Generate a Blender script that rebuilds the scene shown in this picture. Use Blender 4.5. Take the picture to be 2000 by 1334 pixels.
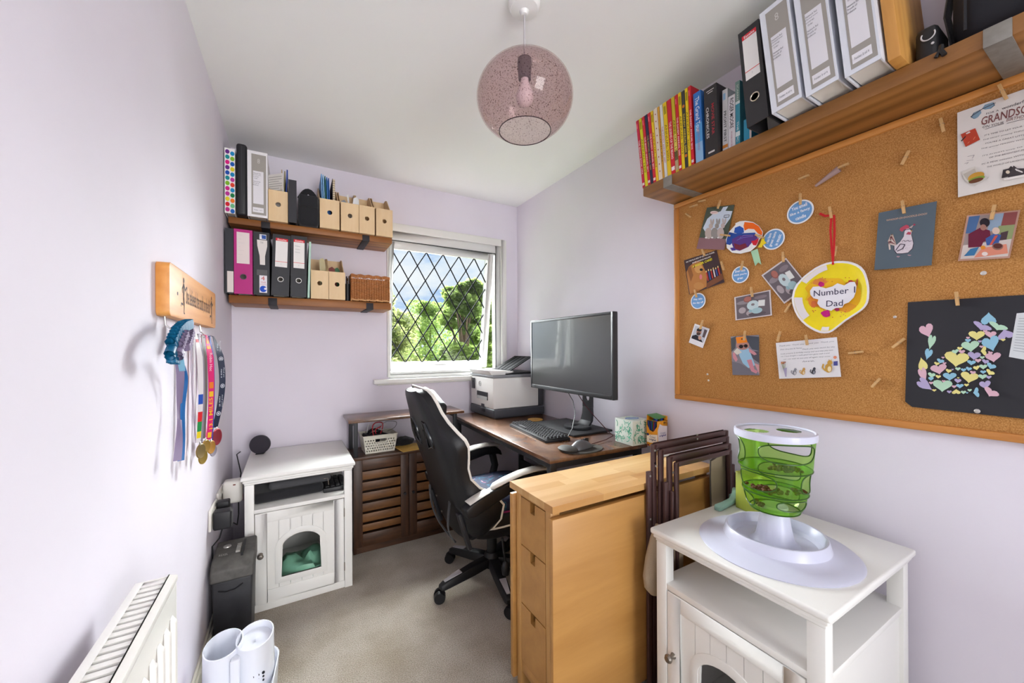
import bpy, bmesh, math, random
import numpy as np
from math import sin, cos, pi, radians, sqrt
from mathutils import Vector as V, Matrix

for o in list(bpy.data.objects): bpy.data.objects.remove(o, do_unlink=True)
SC = bpy.context.scene
COL = SC.collection
random.seed(7)

# ------------------------------------------------------------------ camera
FPX = 745.0; YAW = radians(29.8); ROLL = radians(-0.3); CY = 680.0; H = 1.195
Fv = V((sin(YAW), cos(YAW), 0)); R0 = V((cos(YAW), -sin(YAW), 0)); U0 = V((0, 0, 1))
Rv = R0 * cos(ROLL) + U0 * sin(ROLL); Uv = -R0 * sin(ROLL) + U0 * cos(ROLL)
cam = bpy.data.cameras.new('camera'); camo = bpy.data.objects.new('camera', cam); COL.objects.link(camo)
cam.sensor_width = 36; cam.lens = FPX / 2000 * 36; cam.shift_y = (CY - 667) / 2000; cam.clip_start = 0.02
m = Matrix((Rv, Uv, -Fv)).transposed().to_4x4(); m.translation = V((0, 0, H)); camo.matrix_world = m
SC.camera = camo

D = 2.62; XL = -0.298; W = 1.552; ZC = 2.32; YB = -1.05
def ray(u, v): return Fv + Rv * ((u - 1000) / FPX) + Uv * ((CY - v) / FPX)
def onx(u, v, x): r = ray(u, v); return r * (x / r.x) + V((0, 0, H))
def ony(u, v, y): r = ray(u, v); return r * (y / r.y) + V((0, 0, H))
def onz(u, v, z): r = ray(u, v); return r * ((z - H) / r.z) + V((0, 0, H))

# ------------------------------------------------------------------ colour / nodes
def lin(c): return c / 12.92 if c <= 0.04045 else ((c + 0.055) / 1.055) ** 2.4
def C(h):
    if isinstance(h, (tuple, list)): return tuple(h)[:3]
    h = h.lstrip('#'); return tuple(lin(int(h[i:i+2], 16) / 255) for i in (0, 2, 4))
def C4(h): return (*C(h), 1)

# ------------------------------------------------------------------ world and lights
def make_world():
    w = bpy.data.worlds.new('sky'); SC.world = w; w.use_nodes = True
    nt = w.node_tree; nt.nodes.clear(); N = nt.nodes.new; L = nt.links.new
    tc = N('ShaderNodeTexCoord'); mp = N('ShaderNodeMapping'); L(tc.outputs['Generated'], mp.inputs['Vector'])
    mp.inputs['Scale'].default_value = (1, 1, 2.6); mp.inputs['Location'].default_value = (0.13, 0.0, 0.35)
    no = N('ShaderNodeTexNoise'); no.inputs['Scale'].default_value = 5.5; no.inputs['Detail'].default_value = 8; no.inputs['Roughness'].default_value = .58
    L(mp.outputs['Vector'], no.inputs['Vector'])
    r = N('ShaderNodeValToRGB'); L(no.outputs['Fac'], r.inputs['Fac'])
    e = r.color_ramp.elements; e[0].position = .36; e[0].color = (.34, .55, .92, 1); e[1].position = .60; e[1].color = (.92, .94, .98, 1)
    a = e.new(.47); a.color = (.72, .82, .97, 1)
    bg = N('ShaderNodeBackground'); bg.inputs['Strength'].default_value = WORLD
    out = N('ShaderNodeOutputWorld'); L(r.outputs['Color'], bg.inputs['Color']); L(bg.outputs['Background'], out.inputs['Surface'])
WORLD = 0.52
make_world()
def lamp(name, kind, energy, loc, target=None, color=(1, 1, 1), **kw):
    d = bpy.data.lights.new(name, kind); d.energy = energy; d.color = color
    for k, v in kw.items(): setattr(d, k, v)
    o = bpy.data.objects.new(name, d); COL.objects.link(o); o.location = loc
    if target is not None: o.rotation_euler = (V(target) - V(loc)).to_track_quat('-Z', 'Y').to_euler()
    return o
# soft daylight through the window (sun behind thin cloud) and an added area fill shining in from behind the viewer
lamp('daylight_sun', 'SUN', 42.0, (2.6, 7, 3.6), (0.45, 1.0, 1.1), (.97, .985, 1.0), angle=radians(80))
lamp('rear_fill', 'AREA', 58.0, (0.95, YB - 1.45, 1.15), (0.1, 1.0, 1.9), (1.0, .99, .985), shape='RECTANGLE', size=1.6, size_y=2.0)
VS = SC.view_settings; VS.view_transform = 'Standard'; VS.look = 'None'; VS.gamma = 1; VS.exposure = 1.03; VS.use_curve_mapping = False

# ------------------------------------------------------------------ materials
MATS = {}
def _new(name):
    m = bpy.data.materials.new(name); m.use_nodes = True; nt = m.node_tree
    b = nt.nodes['Principled BSDF']; return m, nt, b
def mat(name, base, rough=.5, metal=0, var=0, vscale=8, bump=0, bscale=60, spec=.5, coat=0, trans=0, ior=1.45, alpha=1, emit=0, sheen=0, stretch=(1, 1, 1), sss=0):
    if name in MATS: return MATS[name]
    m, nt, b = _new(name); N = nt.nodes.new; L = nt.links.new; c = C(base)
    b.inputs['Base Color'].default_value = (*c, 1); b.inputs['Roughness'].default_value = rough; b.inputs['Metallic'].default_value = metal
    b.inputs['Specular IOR Level'].default_value = spec; b.inputs['Coat Weight'].default_value = coat; b.inputs['IOR'].default_value = ior
    b.inputs['Transmission Weight'].default_value = trans; b.inputs['Alpha'].default_value = alpha
    if sheen: b.inputs['Sheen Weight'].default_value = sheen
    if sss: b.inputs['Subsurface Weight'].default_value = sss; b.inputs['Subsurface Radius'].default_value = (.02, .02, .02)
    if emit: b.inputs['Emission Color'].default_value = (*c, 1); b.inputs['Emission Strength'].default_value = emit
    if var or bump:
        tc = N('ShaderNodeTexCoord'); mp = N('ShaderNodeMapping'); L(tc.outputs['Object'], mp.inputs['Vector']); mp.inputs['Scale'].default_value = stretch
    if var:
        no = N('ShaderNodeTexNoise'); no.inputs['Scale'].default_value = vscale; no.inputs['Detail'].default_value = 5; L(mp.outputs['Vector'], no.inputs['Vector'])
        r = N('ShaderNodeValToRGB'); L(no.outputs['Fac'], r.inputs['Fac'])
        r.color_ramp.elements[0].position = .3; r.color_ramp.elements[1].position = .7
        r.color_ramp.elements[0].color = (*[max(0, x * (1 - var)) for x in c], 1); r.color_ramp.elements[1].color = (*[min(1, x * (1 + var)) for x in c], 1)
        L(r.outputs['Color'], b.inputs['Base Color'])
    if bump:
        nb = N('ShaderNodeTexNoise'); nb.inputs['Scale'].default_value = bscale; nb.inputs['Detail'].default_value = 4; L(mp.outputs['Vector'], nb.inputs['Vector'])
        bp = N('ShaderNodeBump'); bp.inputs['Strength'].default_value = bump; bp.inputs['Distance'].default_value = .004
        L(nb.outputs['Fac'], bp.inputs['Height']); L(bp.outputs['Normal'], b.inputs['Normal'])
    MATS[name] = m; return m
def wood(name, c1, c2, axis='X', scale=14, rough=.45, stretch=10, c3=None, coat=0, bump=.15, ring=3.0, dist=2.0, wave=.12):
    if name in MATS: return MATS[name]
    m, nt, b = _new(name); N = nt.nodes.new; L = nt.links.new
    tc = N('ShaderNodeTexCoord'); mp = N('ShaderNodeMapping'); L(tc.outputs['Object'], mp.inputs['Vector'])
    s = [1.0, 1.0, 1.0]; s['XYZ'.index(axis)] = 1.0 / stretch; mp.inputs['Scale'].default_value = s
    n1 = N('ShaderNodeTexNoise'); n1.inputs['Scale'].default_value = scale; n1.inputs['Detail'].default_value = 8; n1.inputs['Roughness'].default_value = .65; n1.inputs['Distortion'].default_value = dist * .2
    L(mp.outputs['Vector'], n1.inputs['Vector'])
    wv = N('ShaderNodeTexWave'); wv.wave_type = 'RINGS'; wv.rings_direction = axis; wv.inputs['Scale'].default_value = scale * ring / 3; wv.inputs['Distortion'].default_value = dist * 3; wv.inputs['Detail'].default_value = 3
    L(mp.outputs['Vector'], wv.inputs['Vector'])
    mx = N('ShaderNodeMix'); mx.inputs[0].default_value = wave; L(n1.outputs['Fac'], mx.inputs[2]); L(wv.outputs['Fac'], mx.inputs[3])
    r = N('ShaderNodeValToRGB'); L(mx.outputs[0], r.inputs['Fac']); e = r.color_ramp.elements
    e[0].position = .28; e[0].color = C4(c1); e[1].position = .68; e[1].color = C4(c2)
    if c3: a = e.new(.2); a.color = C4(c3)
    L(r.outputs['Color'], b.inputs['Base Color']); b.inputs['Roughness'].default_value = rough; b.inputs['Coat Weight'].default_value = coat
    bp = N('ShaderNodeBump'); bp.inputs['Strength'].default_value = bump; bp.inputs['Distance'].default_value = .002; L(n1.outputs['Fac'], bp.inputs['Height']); L(bp.outputs['Normal'], b.inputs['Normal'])
    MATS[name] = m; return m
def flat(h, rough=.55, spec=.3):
    k = 'ink_%s_%g' % (h, rough)
    return mat(k, h, rough, spec=spec)
def facing_fac(nt, power=3.0, lo=.03, hi=.6):
    N = nt.nodes.new; L = nt.links.new; lw = N('ShaderNodeLayerWeight'); lw.inputs['Blend'].default_value = .5
    p = N('ShaderNodeMath'); p.operation = 'POWER'; L(lw.outputs['Facing'], p.inputs[0]); p.inputs[1].default_value = power
    q = N('ShaderNodeMath'); q.operation = 'MULTIPLY_ADD'; L(p.outputs[0], q.inputs[0]); q.inputs[1].default_value = hi - lo; q.inputs[2].default_value = lo
    return q.outputs[0]
def glass_thin(name, tint, gloss=.08, rough=.0, murk=0.0, murkcol='#ffffff'):
    if name in MATS: return MATS[name]
    m = bpy.data.materials.new(name); m.use_nodes = True; nt = m.node_tree; nt.nodes.clear(); N = nt.nodes.new; L = nt.links.new
    t = N('ShaderNodeBsdfTransparent'); t.inputs['Color'].default_value = C4(tint); g = N('ShaderNodeBsdfGlossy'); g.inputs['Roughness'].default_value = rough
    fr = facing_fac(nt, 4, .03, .6)
    x = N('ShaderNodeMixShader'); L(fr, x.inputs['Fac']); L(t.outputs[0], x.inputs[1]); L(g.outputs[0], x.inputs[2])
    last = x
    if murk:
        d = N('ShaderNodeBsdfDiffuse'); d.inputs['Color'].default_value = C4(murkcol)
        y = N('ShaderNodeMixShader'); y.inputs['Fac'].default_value = murk; L(x.outputs[0], y.inputs[1]); L(d.outputs[0], y.inputs[2]); last = y
    o = N('ShaderNodeOutputMaterial'); L(last.outputs[0], o.inputs['Surface']); MATS[name] = m; return m

# ------------------------------------------------------------------ mesh builder
class MB:
    def __init__(s): s.v = []; s.f = []; s.m = []
    def add(s, vs, fs, mi=0, M=None):
        n = len(s.v); s.v += [tuple(M @ V(p)) if M else tuple(p) for p in vs]
        for f in fs: s.f.append([i + n for i in f]); s.m.append(mi)
        return s
    def box(s, x0, x1, y0, y1, z0, z1, mi=0, M=None):
        if x0 > x1: x0, x1 = x1, x0
        if y0 > y1: y0, y1 = y1, y0
        if z0 > z1: z0, z1 = z1, z0
        return s.add([(x0, y0, z0), (x1, y0, z0), (x1, y1, z0), (x0, y1, z0), (x0, y0, z1), (x1, y0, z1), (x1, y1, z1), (x0, y1, z1)],
                     [(0, 3, 2, 1), (4, 5, 6, 7), (0, 1, 5, 4), (1, 2, 6, 5), (2, 3, 7, 6), (3, 0, 4, 7)], mi, M)
    def loft(s, rings, caps=True, mi=0, closed=True, loop=False):
        n = len(rings[0]); vs = [p for r in rings for p in r]; fs = []
        k = len(rings)
        for i in range(k if loop else k - 1):
            j = (i + 1) % k
            for a in range(n if closed else n - 1):
                b = (a + 1) % n; fs.append((i * n + a, i * n + b, j * n + b, j * n + a))
        if caps and not loop: fs.append(tuple(range(n - 1, -1, -1))); fs.append(tuple((k - 1) * n + a for a in range(n)))
        return s.add(vs, fs, mi)
    def cyl(s, p0, p1, r, r2=None, n=14, caps=True, mi=0):
        return s.tube([p0, p1], [r, r if r2 is None else r2], n, caps=caps, mi=mi)
    def tube(s, pts, r, n=8, caps=True, mi=0, closed=False, flat=None, up=None):
        pts = [V(p) for p in pts]; k = len(pts); rs = r if isinstance(r, (list, tuple)) else [r] * k
        tg = []
        for i in range(k):
            a = pts[(i - 1) % k] if (closed or i > 0) else pts[i]; b = pts[(i + 1) % k] if (closed or i < k - 1) else pts[i]
            t = (b - a); tg.append(t.normalized() if t.length > 1e-9 else V((0, 0, 1)))
        ref = V(up) if up else (V((0, 0, 1)) if abs(tg[0].z) < .9 else V((1, 0, 0)))
        nn = (ref - tg[0] * ref.dot(tg[0])).normalized(); rings = []
        for i in range(k):
            nn = (nn - tg[i] * nn.dot(tg[i]));  nn = nn.normalized() if nn.length > 1e-6 else tg[i].orthogonal().normalized()
            bb = tg[i].cross(nn); fa, fb = flat or (1, 1)
            rings.append([pts[i] + nn * (cos(2 * pi * a / n) * rs[i] * fa) + bb * (sin(2 * pi * a / n) * rs[i] * fb) for a in range(n)])
        return s.loft(rings, caps=caps, mi=mi, loop=closed)
    def lathe(s, prof, n=24, c=(0, 0, 0), mi=0, sx=1, sy=1, M=None):
        vs = []; fs = []; idx = []
        for r, z in prof:
            if r < 1e-6: idx.append([len(vs)]); vs.append((c[0], c[1], c[2] + z))
            else:
                idx.append(list(range(len(vs), len(vs) + n)))
                vs += [(c[0] + r * sx * cos(2 * pi * a / n), c[1] + r * sy * sin(2 * pi * a / n), c[2] + z) for a in range(n)]
        for i in range(len(idx) - 1):
            A, B = idx[i], idx[i + 1]
            for a in range(n):
                b = (a + 1) % n
                if len(A) == 1 and len(B) == 1: continue
                if len(A) == 1: fs.append((A[0], B[b], B[a]))
                elif len(B) == 1: fs.append((A[a], A[b], B[0]))
                else: fs.append((A[a], A[b], B[b], B[a]))
        return s.add(vs, fs, mi, M)
    def prism(s, poly, O, ex, ey, t0, t1, mi=0, mside=None):
        O = V(O); ex = V(ex); ey = V(ey); en = ex.cross(ey).normalized(); n = len(poly)
        vs = [O + ex * p[0] + ey * p[1] + en * t0 for p in poly] + [O + ex * p[0] + ey * p[1] + en * t1 for p in poly]
        s.add(vs, [tuple(range(n - 1, -1, -1)), tuple(range(n, 2 * n))], mi)
        s.add(vs, [(i, (i + 1) % n, n + (i + 1) % n, n + i) for i in range(n)], mi if mside is None else mside)
        return s
    def sphere(s, c, r, n=12, k=8, mi=0, sx=1, sy=1, sz=1):
        return s.lathe([(r * sin(pi * i / k), -r * cos(pi * i / k) * sz) for i in range(k + 1)], n, c, mi, sx, sy)
    def build(s, name, mats, parent=None, loc=None, rot=None, bevel=0, seg=2, smooth=38, weld=False):
        me = bpy.data.meshes.new(name); me.from_pydata([tuple(p) for p in s.v], [], s.f)
        if not isinstance(mats, (list, tuple)): mats = [mats]
        for q in mats: me.materials.append(q)
        me.polygons.foreach_set('material_index', s.m)
        bm = bmesh.new(); bm.from_mesh(me)
        if weld or bevel: bmesh.ops.remove_doubles(bm, verts=bm.verts, dist=1e-6)
        bmesh.ops.recalc_face_normals(bm, faces=bm.faces)
        if bevel:
            ed = [e for e in bm.edges if len(e.link_faces) == 2 and e.calc_face_angle(0) > radians(30)]
            bmesh.ops.bevel(bm, geom=ed, offset=bevel, offset_type='OFFSET', segments=seg, profile=.5, affect='EDGES', clamp_overlap=True)
        bm.to_mesh(me); bm.free()
        if smooth:
            me.polygons.foreach_set('use_smooth', [True] * len(me.polygons)); me.set_sharp_from_angle(angle=radians(smooth))
        me.update()
        o = bpy.data.objects.new(name, me); COL.objects.link(o)
        if parent is not None: o.parent = parent
        if loc is not None: o.location = loc
        if rot is not None: o.rotation_euler = rot
        return o
def holed_panel(q, hw, h, th, cz, r, n=24, x0=0.0, z0=0.0):
    """upright panel |x|<=hw, z0..z0+h, y 0..th with a round hole at height cz; angles include the corners"""
    h0, h1 = z0, z0 + h
    def edge(a):
        dx_, dz_ = cos(a), sin(a); k = []
        if dx_ > 1e-9: k.append(hw / dx_)
        if dx_ < -1e-9: k.append(-hw / dx_)
        if dz_ > 1e-9: k.append((h1 - cz) / dz_)
        if dz_ < -1e-9: k.append((h0 - cz) / dz_)
        m_ = min(k); return (dx_ * m_, cz + dz_ * m_)
    angs = sorted([2 * pi * i / n for i in range(n)] + [math.atan2(s2, s1) % (2 * pi) for s1 in (hw, -hw) for s2 in (h1 - cz, h0 - cz)])
    rings = []
    for a in angs:
        i_ = (r * cos(a), cz + r * sin(a)); o_ = edge(a); rings.append([V((x0 + i_[0], 0, i_[1])), V((x0 + o_[0], 0, o_[1])), V((x0 + o_[0], th, o_[1])), V((x0 + i_[0], th, i_[1]))])
    return q.loft(rings, loop=True)
def tag(o, label, cat, group=None, kind=None):
    o['label'] = label
    if cat: o['category'] = cat
    if group: o['group'] = group
    if kind: o['kind'] = kind
    return o
def struct(o, label=None):
    o['kind'] = 'structure'
    if label: o['label'] = label
    return o
def thing(name, label, cat, loc=(0, 0, 0), rz=0, group=None, rot=None):
    o = bpy.data.objects.new(name, None); COL.objects.link(o); o.location = loc; o.empty_display_size = .05
    o.rotation_euler = rot if rot is not None else (0, 0, rz)
    return tag(o, label, cat, group)
def copy_tree(o, parent=None):
    c = o.copy(); COL.objects.link(c); c.parent = parent
    for ch in list(o.children): copy_tree(ch, c)
    return c

# ------------------------------------------------------------------ lettering (converted to mesh at the end in one go)
TEXTS = []
def text(s, matl, parent, O, ex, ey, w, h, name='lettering', off=.0004, bold=0.0, shear=0.0):
    """lettering stretched to w x h, centred at O, reading along ex, up along ey (parent's local space)"""
    cu = bpy.data.curves.new(name, 'FONT'); cu.body = s; cu.size = 1; cu.offset = bold; cu.shear = shear; cu.resolution_u = 2; cu.align_x = 'CENTER'
    o = bpy.data.objects.new(name, cu); COL.objects.link(o)
    TEXTS.append((o, matl, parent, V(O), V(ex).normalized(), V(ey).normalized(), w, h, off, name))
def flush_text():
    dg = bpy.context.evaluated_depsgraph_get()
    res = []
    for t in TEXTS: res.append(bpy.data.meshes.new_from_object(t[0].evaluated_get(dg)))
    for t, me in zip(TEXTS, res):
        o, matl, parent, O, ex, ey, w, h, off, name = t
        cu = o.data; bpy.data.objects.remove(o); bpy.data.curves.remove(cu)
        if not len(me.vertices): bpy.data.meshes.remove(me); continue
        co = np.empty(len(me.vertices) * 3); me.vertices.foreach_get('co', co); co = co.reshape(-1, 3)
        lo = co.min(0); hi = co.max(0); sz = np.maximum(hi - lo, 1e-6); c = (lo + hi) / 2
        q = (co - c) / sz * [w, h, 0]
        en = ex.cross(ey).normalized(); E = np.array([ex, ey, en])
        q = q @ E + np.array(O + en * off)
        me.vertices.foreach_set('co', q.ravel()); me.materials.clear(); me.materials.append(matl); me.name = name; me.update()
        n = bpy.data.objects.new(name, me); COL.objects.link(n); n.parent = parent
    TEXTS.clear()

# ------------------------------------------------------------------ flat print on a surface
class Print:
    """flat print: fn(s,t) maps 0..1 (right, down) to a local point; en is the outward normal"""
    def __init__(s, fn, en, w, h, step=.00012, base=.0003): s.fn = fn; s.en = V(en).normalized(); s.w = w; s.h = h; s.mb = MB(); s.ml = []; s.off = base; s.step = step
    def mi(s, c):
        k = flat(c)
        if k not in s.ml: s.ml.append(k)
        return s.ml.index(k)
    def p(s, a, b): return s.fn(a, b) + s.en * s.off
    def poly(s, pts, c): s.off += s.step; s.mb.add([s.p(*q) for q in pts], [tuple(range(len(pts)))], s.mi(c)); return s
    def rect(s, x0, y0, x1, y1, c): return s.poly([(x0, y0), (x0, y1), (x1, y1), (x1, y0)], c)
    def ell(s, x, y, rx, ry, c, n=18, a0=0, rot=0):
        asp = s.h / s.w; P = []
        for i in range(n):
            t = 2 * pi * i / n; dx = rx * cos(t); dy = ry * sin(t) * asp
            dx, dy = dx * cos(rot) - dy * sin(rot), dx * sin(rot) + dy * cos(rot)
            P.append((x + dx, y + dy / asp))
        return s.poly(P, c)
    def line(s, pts, wd, c):
        s.off += s.step; k = s.mi(c)
        for a, b in zip(pts, pts[1:]):
            A = s.p(*a); B = s.p(*b); d = (B - A)
            if d.length < 1e-7: continue
            n = s.en.cross(d.normalized()) * (wd / 2); s.mb.add([A - n, B - n, B + n, A + n], [(0, 1, 2, 3)], k)
        return s
    def text(s, st, x, y, w, h, c, parent, bold=0.0, rot=0, shear=0, name='lettering'):
        s.off += s.step
        e = 1e-3; O = s.fn(x, y); ex = (s.fn(x + e, y) - O).normalized(); ey = (s.fn(x, y - e) - O).normalized()
        if rot: ex, ey = ex * cos(rot) + ey * sin(rot), ey * cos(rot) - ex * sin(rot)
        text(st, flat(c), parent, O, ex, ey, w * s.w, h * s.h, name, s.off, bold, shear)
    def build(s, parent, name='print'):
        if not s.mb.f: return None
        n = V(s.en)
        me = bpy.data.meshes.new(name); me.from_pydata([tuple(p) for p in s.mb.v], [], s.mb.f)
        for q in s.ml: me.materials.append(q)
        me.polygons.foreach_set('material_index', s.mb.m); me.update()
        o = bpy.data.objects.new(name, me); COL.objects.link(o); o.parent = parent; return o
def quadprint(TL, TR, BR, BL, en, **k):
    TL, TR, BR, BL = map(V, (TL, TR, BR, BL))
    fn = lambda a, b: (TL * (1 - a) + TR * a) * (1 - b) + (BL * (1 - a) + BR * a) * b
    return Print(fn, en, (TR - TL).length, (BL - TL).length, **k)
# ------------------------------------------------------------------ room shell
mWallL = mat('lilac_paint', '#e3dde7', .75, var=.02, vscale=3, bump=.05, bscale=120)
mCeil = mat('ceiling_paint', '#f7f7f5', .85, bump=.03, bscale=90)
mWhiteU = mat('window_plastic', '#dededb', .3)
mGloss = mat('white_gloss_paint', '#e6e5e0', .35)
mSkirt = mat('skirting_paint', '#dcd6c8', .4)
def carpet():
    m, nt, b = _new('carpet'); N = nt.nodes.new; L = nt.links.new
    tc = N('ShaderNodeTexCoord'); n1 = N('ShaderNodeTexNoise'); n1.inputs['Scale'].default_value = 260; n1.inputs['Detail'].default_value = 3
    n2 = N('ShaderNodeTexNoise'); n2.inputs['Scale'].default_value = 5; n2.inputs['Detail'].default_value = 5
    L(tc.outputs['Object'], n1.inputs['Vector']); L(tc.outputs['Object'], n2.inputs['Vector'])
    r1 = N('ShaderNodeValToRGB'); L(n1.outputs['Fac'], r1.inputs['Fac']); e = r1.color_ramp.elements
    e[0].position = .3; e[0].color = C4('#938878'); e[1].position = .7; e[1].color = C4('#d2c9bb')
    r2 = N('ShaderNodeValToRGB'); L(n2.outputs['Fac'], r2.inputs['Fac']); e = r2.color_ramp.elements
    e[0].position = .32; e[0].color = C4('#cfc6b8'); e[1].position = .6; e[1].color = (1, 1, 1, 1)
    x = N('ShaderNodeMix'); x.data_type = 'RGBA'; x.blend_type = 'MULTIPLY'; x.inputs[0].default_value = .7; L(r1.outputs['Color'], x.inputs[6]); L(r2.outputs['Color'], x.inputs[7])
    L(x.outputs[2], b.inputs['Base Color']); b.inputs['Roughness'].default_value = .95; b.inputs['Specular IOR Level'].default_value = .1; b.inputs['Sheen Weight'].default_value = .3
    bp = N('ShaderNodeBump'); bp.inputs['Strength'].default_value = .9; bp.inputs['Distance'].default_value = .006; L(n1.outputs['Fac'], bp.inputs['Height']); L(bp.outputs['Normal'], b.inputs['Normal'])
    return m
T = .12
struct(MB().box(XL - T, W + T, YB - T, D + T, -.1, 0).build('floor', carpet(), smooth=0), 'beige cut pile carpet floor')
struct(MB().box(XL - T, W + T, YB - T, D + T, ZC, ZC + .1).build('ceiling', mCeil, smooth=0), 'plain white ceiling')
struct(MB().box(XL - T, XL, YB - T, D + T, 0, ZC).build('wall_left', mWallL, smooth=0), 'pale lilac painted wall')
struct(MB().box(W, W + T, YB - T, D + T, 0, ZC).build('wall_right', mWallL, smooth=0), 'pale lilac painted wall with cork board')
WX0, WX1, WZ0, WZ1 = .553, 1.405, 1.005, 1.99          # hole in the window wall
b = MB()
b.box(XL, WX0, D, D + T, 0, ZC).box(WX1, W, D, D + T, 0, ZC).box(WX0, WX1, D, D + T, 0, WZ0).box(WX0, WX1, D, D + T, WZ1, ZC)
struct(b.build('wall_far', mWallL, smooth=0), 'pale lilac painted window wall')
b = MB(); b.box(XL, -.2, YB - T, YB, 0, ZC).box(1.1, W, YB - T, YB, 0, ZC).box(-.2, 1.1, YB - T, YB, 2.1, ZC)
struct(b.build('wall_back', mWallL, smooth=0), 'pale lilac wall with the doorway')
def skirting(name, x0, x1, y0, y1, ax):
    b = MB(); b.box(x0, x1, y0, y1, 0, .085)
    if ax == 'x-': b.box(x0, x0 + .009, y0, y1, .085, .1)
    if ax == 'x+': b.box(x1 - .009, x1, y0, y1, .085, .1)
    if ax == 'y+': b.box(x0, x1, y1 - .009, y1, .085, .1)
    struct(b.build(name, mSkirt, bevel=.003), 'cream painted skirting board')
skirting('baseboard_left', XL, XL + .016, YB, D, 'x-')
skirting('baseboard_right', W - .016, W, YB, D, 'x+')
skirting('baseboard_far', XL + .016, W - .016, D - .016, D, 'y+')

# ------------------------------------------------------------------ window: casing, sill, frame, open top-hung sash with diamond leaded panes
win = struct(bpy.data.objects.new('window_1', None), 'white window with diamond leaded panes, top-hung sash ajar'); COL.objects.link(win); win.location = ((WX0 + WX1) / 2, D, WZ0)
def wl(o): o.location = -win.location; return o
b = MB(); cw = .04
x0, x1, z0, z1 = .54, 1.445, 1.005, 2.035
b.box(x0, WX0 + .005, D - .018, D, z0, z1).box(WX1 - .005, x1, D - .018, D, z0, z1).box(WX0 + .005, WX1 - .005, D - .018, D, WZ1 - .005, z1)
wl(b.build('casing', mGloss, win, bevel=.004))
b = MB(); b.box(.45, 1.5, D - .05, D + .02, .965, .995).box(.47, 1.48, D - .03, D, .955, .965)
wl(b.build('sill', mGloss, win, bevel=.008, seg=3))
FY0, FY1 = D + .01, D + .075; fw = .042; fl_ = .012
b = MB(); b.box(WX0, WX0 + fl_, FY0, FY1, WZ0, WZ1).box(WX1 - fw, WX1, FY0, FY1, WZ0, WZ1).box(WX0 + fl_, WX1 - fw, FY0, FY1, WZ1 - .06, WZ1).box(WX0 + fl_, WX1 - fw, FY0, FY1, WZ0, WZ0 + .035)
b.box(WX0, WX1, D - .004, D + .012, WZ0 - .01, WZ0 + .012)
wl(b.build('frame', mWhiteU, win, bevel=.004))
# sash: local coords, hinge line on top at (x, D+.045, ZH), z downwards negative; tilted outwards
SX0, SX1 = WX0 + .014, WX1 - .05; ZH = WZ1 - .062; SH = ZH - (WZ0 + .03)
sash = bpy.data.objects.new('sash', None); COL.objects.link(sash); sash.parent = win
sash.location = V((SX0, D + .04, ZH)) - win.location; sash.rotation_euler = (radians(9), 0, 0)
SW = SX1 - SX0; sw = .048; swl = .028
b = MB(); b.box(0, swl, -.02, .03, -SH, 0).box(SW - sw, SW, -.02, .03, -SH, 0).box(swl, SW - sw, -.02, .03, -.05, 0).box(swl, SW - sw, -.02, .03, -SH, -SH + .05)
b.build('sash_frame', mWhiteU, sash, bevel=.005)
b = MB(); b.box(SW / 2 - .05, SW / 2 + .05, -.03, -.02, -SH + .014, -SH + .03).cyl((SW / 2, -.03, -SH + .022), (SW / 2, -.045, -SH + .022), .009).box(SW / 2 - .008, SW / 2 + .06, -.05, -.04, -SH + .014, -SH + .03)
b.build('window_handle', mWhiteU, sash, bevel=.003)
gx0, gx1, gz0, gz1 = swl - .004, SW - sw + .004, -SH + .046, -.046
GW = gx1 - gx0; GH = gz1 - gz0
wl(MB().box(WX0 + fl_, WX1 - fw, D + .009, D + .014, WZ1 - .0635, WZ1 - .0605).build('gap_strip', mat('dark_gap_strip', '#2a2a2c', .7), win)); wl(MB().box(WX1 - fw - .0035, WX1 - fw - .0005, D + .009, D + .014, WZ0 + .035, WZ1 - .0605).build('gap_strip', mat('dark_gap_strip', '#2a2a2c', .7), win))  # dark strips stand for the shaded gap between frame and sash
mPane = glass_thin('window_glass', '#f6fbfa', .05)
mLead = mat('lead_strip', '#1d1d22', .8, spec=.1)
def clip(poly, x0, x1, z0, z1):
    def cut(P, f, g):
        o = []
        for i in range(len(P)):
            a, b_ = P[i], P[(i + 1) % len(P)]; fa, fb = f(a), f(b_)
            if fa >= 0: o.append(a)
            if fa * fb < 0: t = fa / (fa - fb); o.append((a[0] + (b_[0] - a[0]) * t, a[1] + (b_[1] - a[1]) * t))
        return o
    for f in (lambda p: p[0] - x0, lambda p: x1 - p[0], lambda p: p[1] - z0, lambda p: z1 - p[1]):
        poly = cut(poly, f, None)
        if len(poly) < 3: return []
    return poly
NX = 5.8; dx = GW / NX; dz = GH / 4.0        # diamond width and height
ox = gx0 + dx * .42; oz = gz1
for j in range(-1, 10):
    for i in range(-2, 9):
        cx = ox + dx * (i + (.5 if j % 2 else 0)); cz = oz - dz * .5 * j
        P = clip([(cx - dx / 2 * .985, cz), (cx, cz - dz / 2 * .985), (cx + dx / 2 * .985, cz), (cx, cz + dz / 2 * .985)], gx0, gx1, gz0, gz1)
        if len(P) >= 3:
            ar = abs(sum(P[k][0] * P[(k + 1) % len(P)][1] - P[(k + 1) % len(P)][0] * P[k][1] for k in range(len(P)))) / 2
            if ar < 2e-5: continue
            MB().add([(p[0], .006, p[1]) for p in P], [tuple(range(len(P)))]).build('pane', mPane, sash, smooth=0)
def clipline(p, d):
    ts = []
    t0, t1 = -9, 9
    for a, lo, hi in ((0, gx0, gx1), (1, gz0, gz1)):
        ta, tb = (lo - p[a]) / d[a], (hi - p[a]) / d[a]
        if ta > tb: ta, tb = tb, ta
        t0 = max(t0, ta); t1 = min(t1, tb)
    return t0, t1
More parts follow.
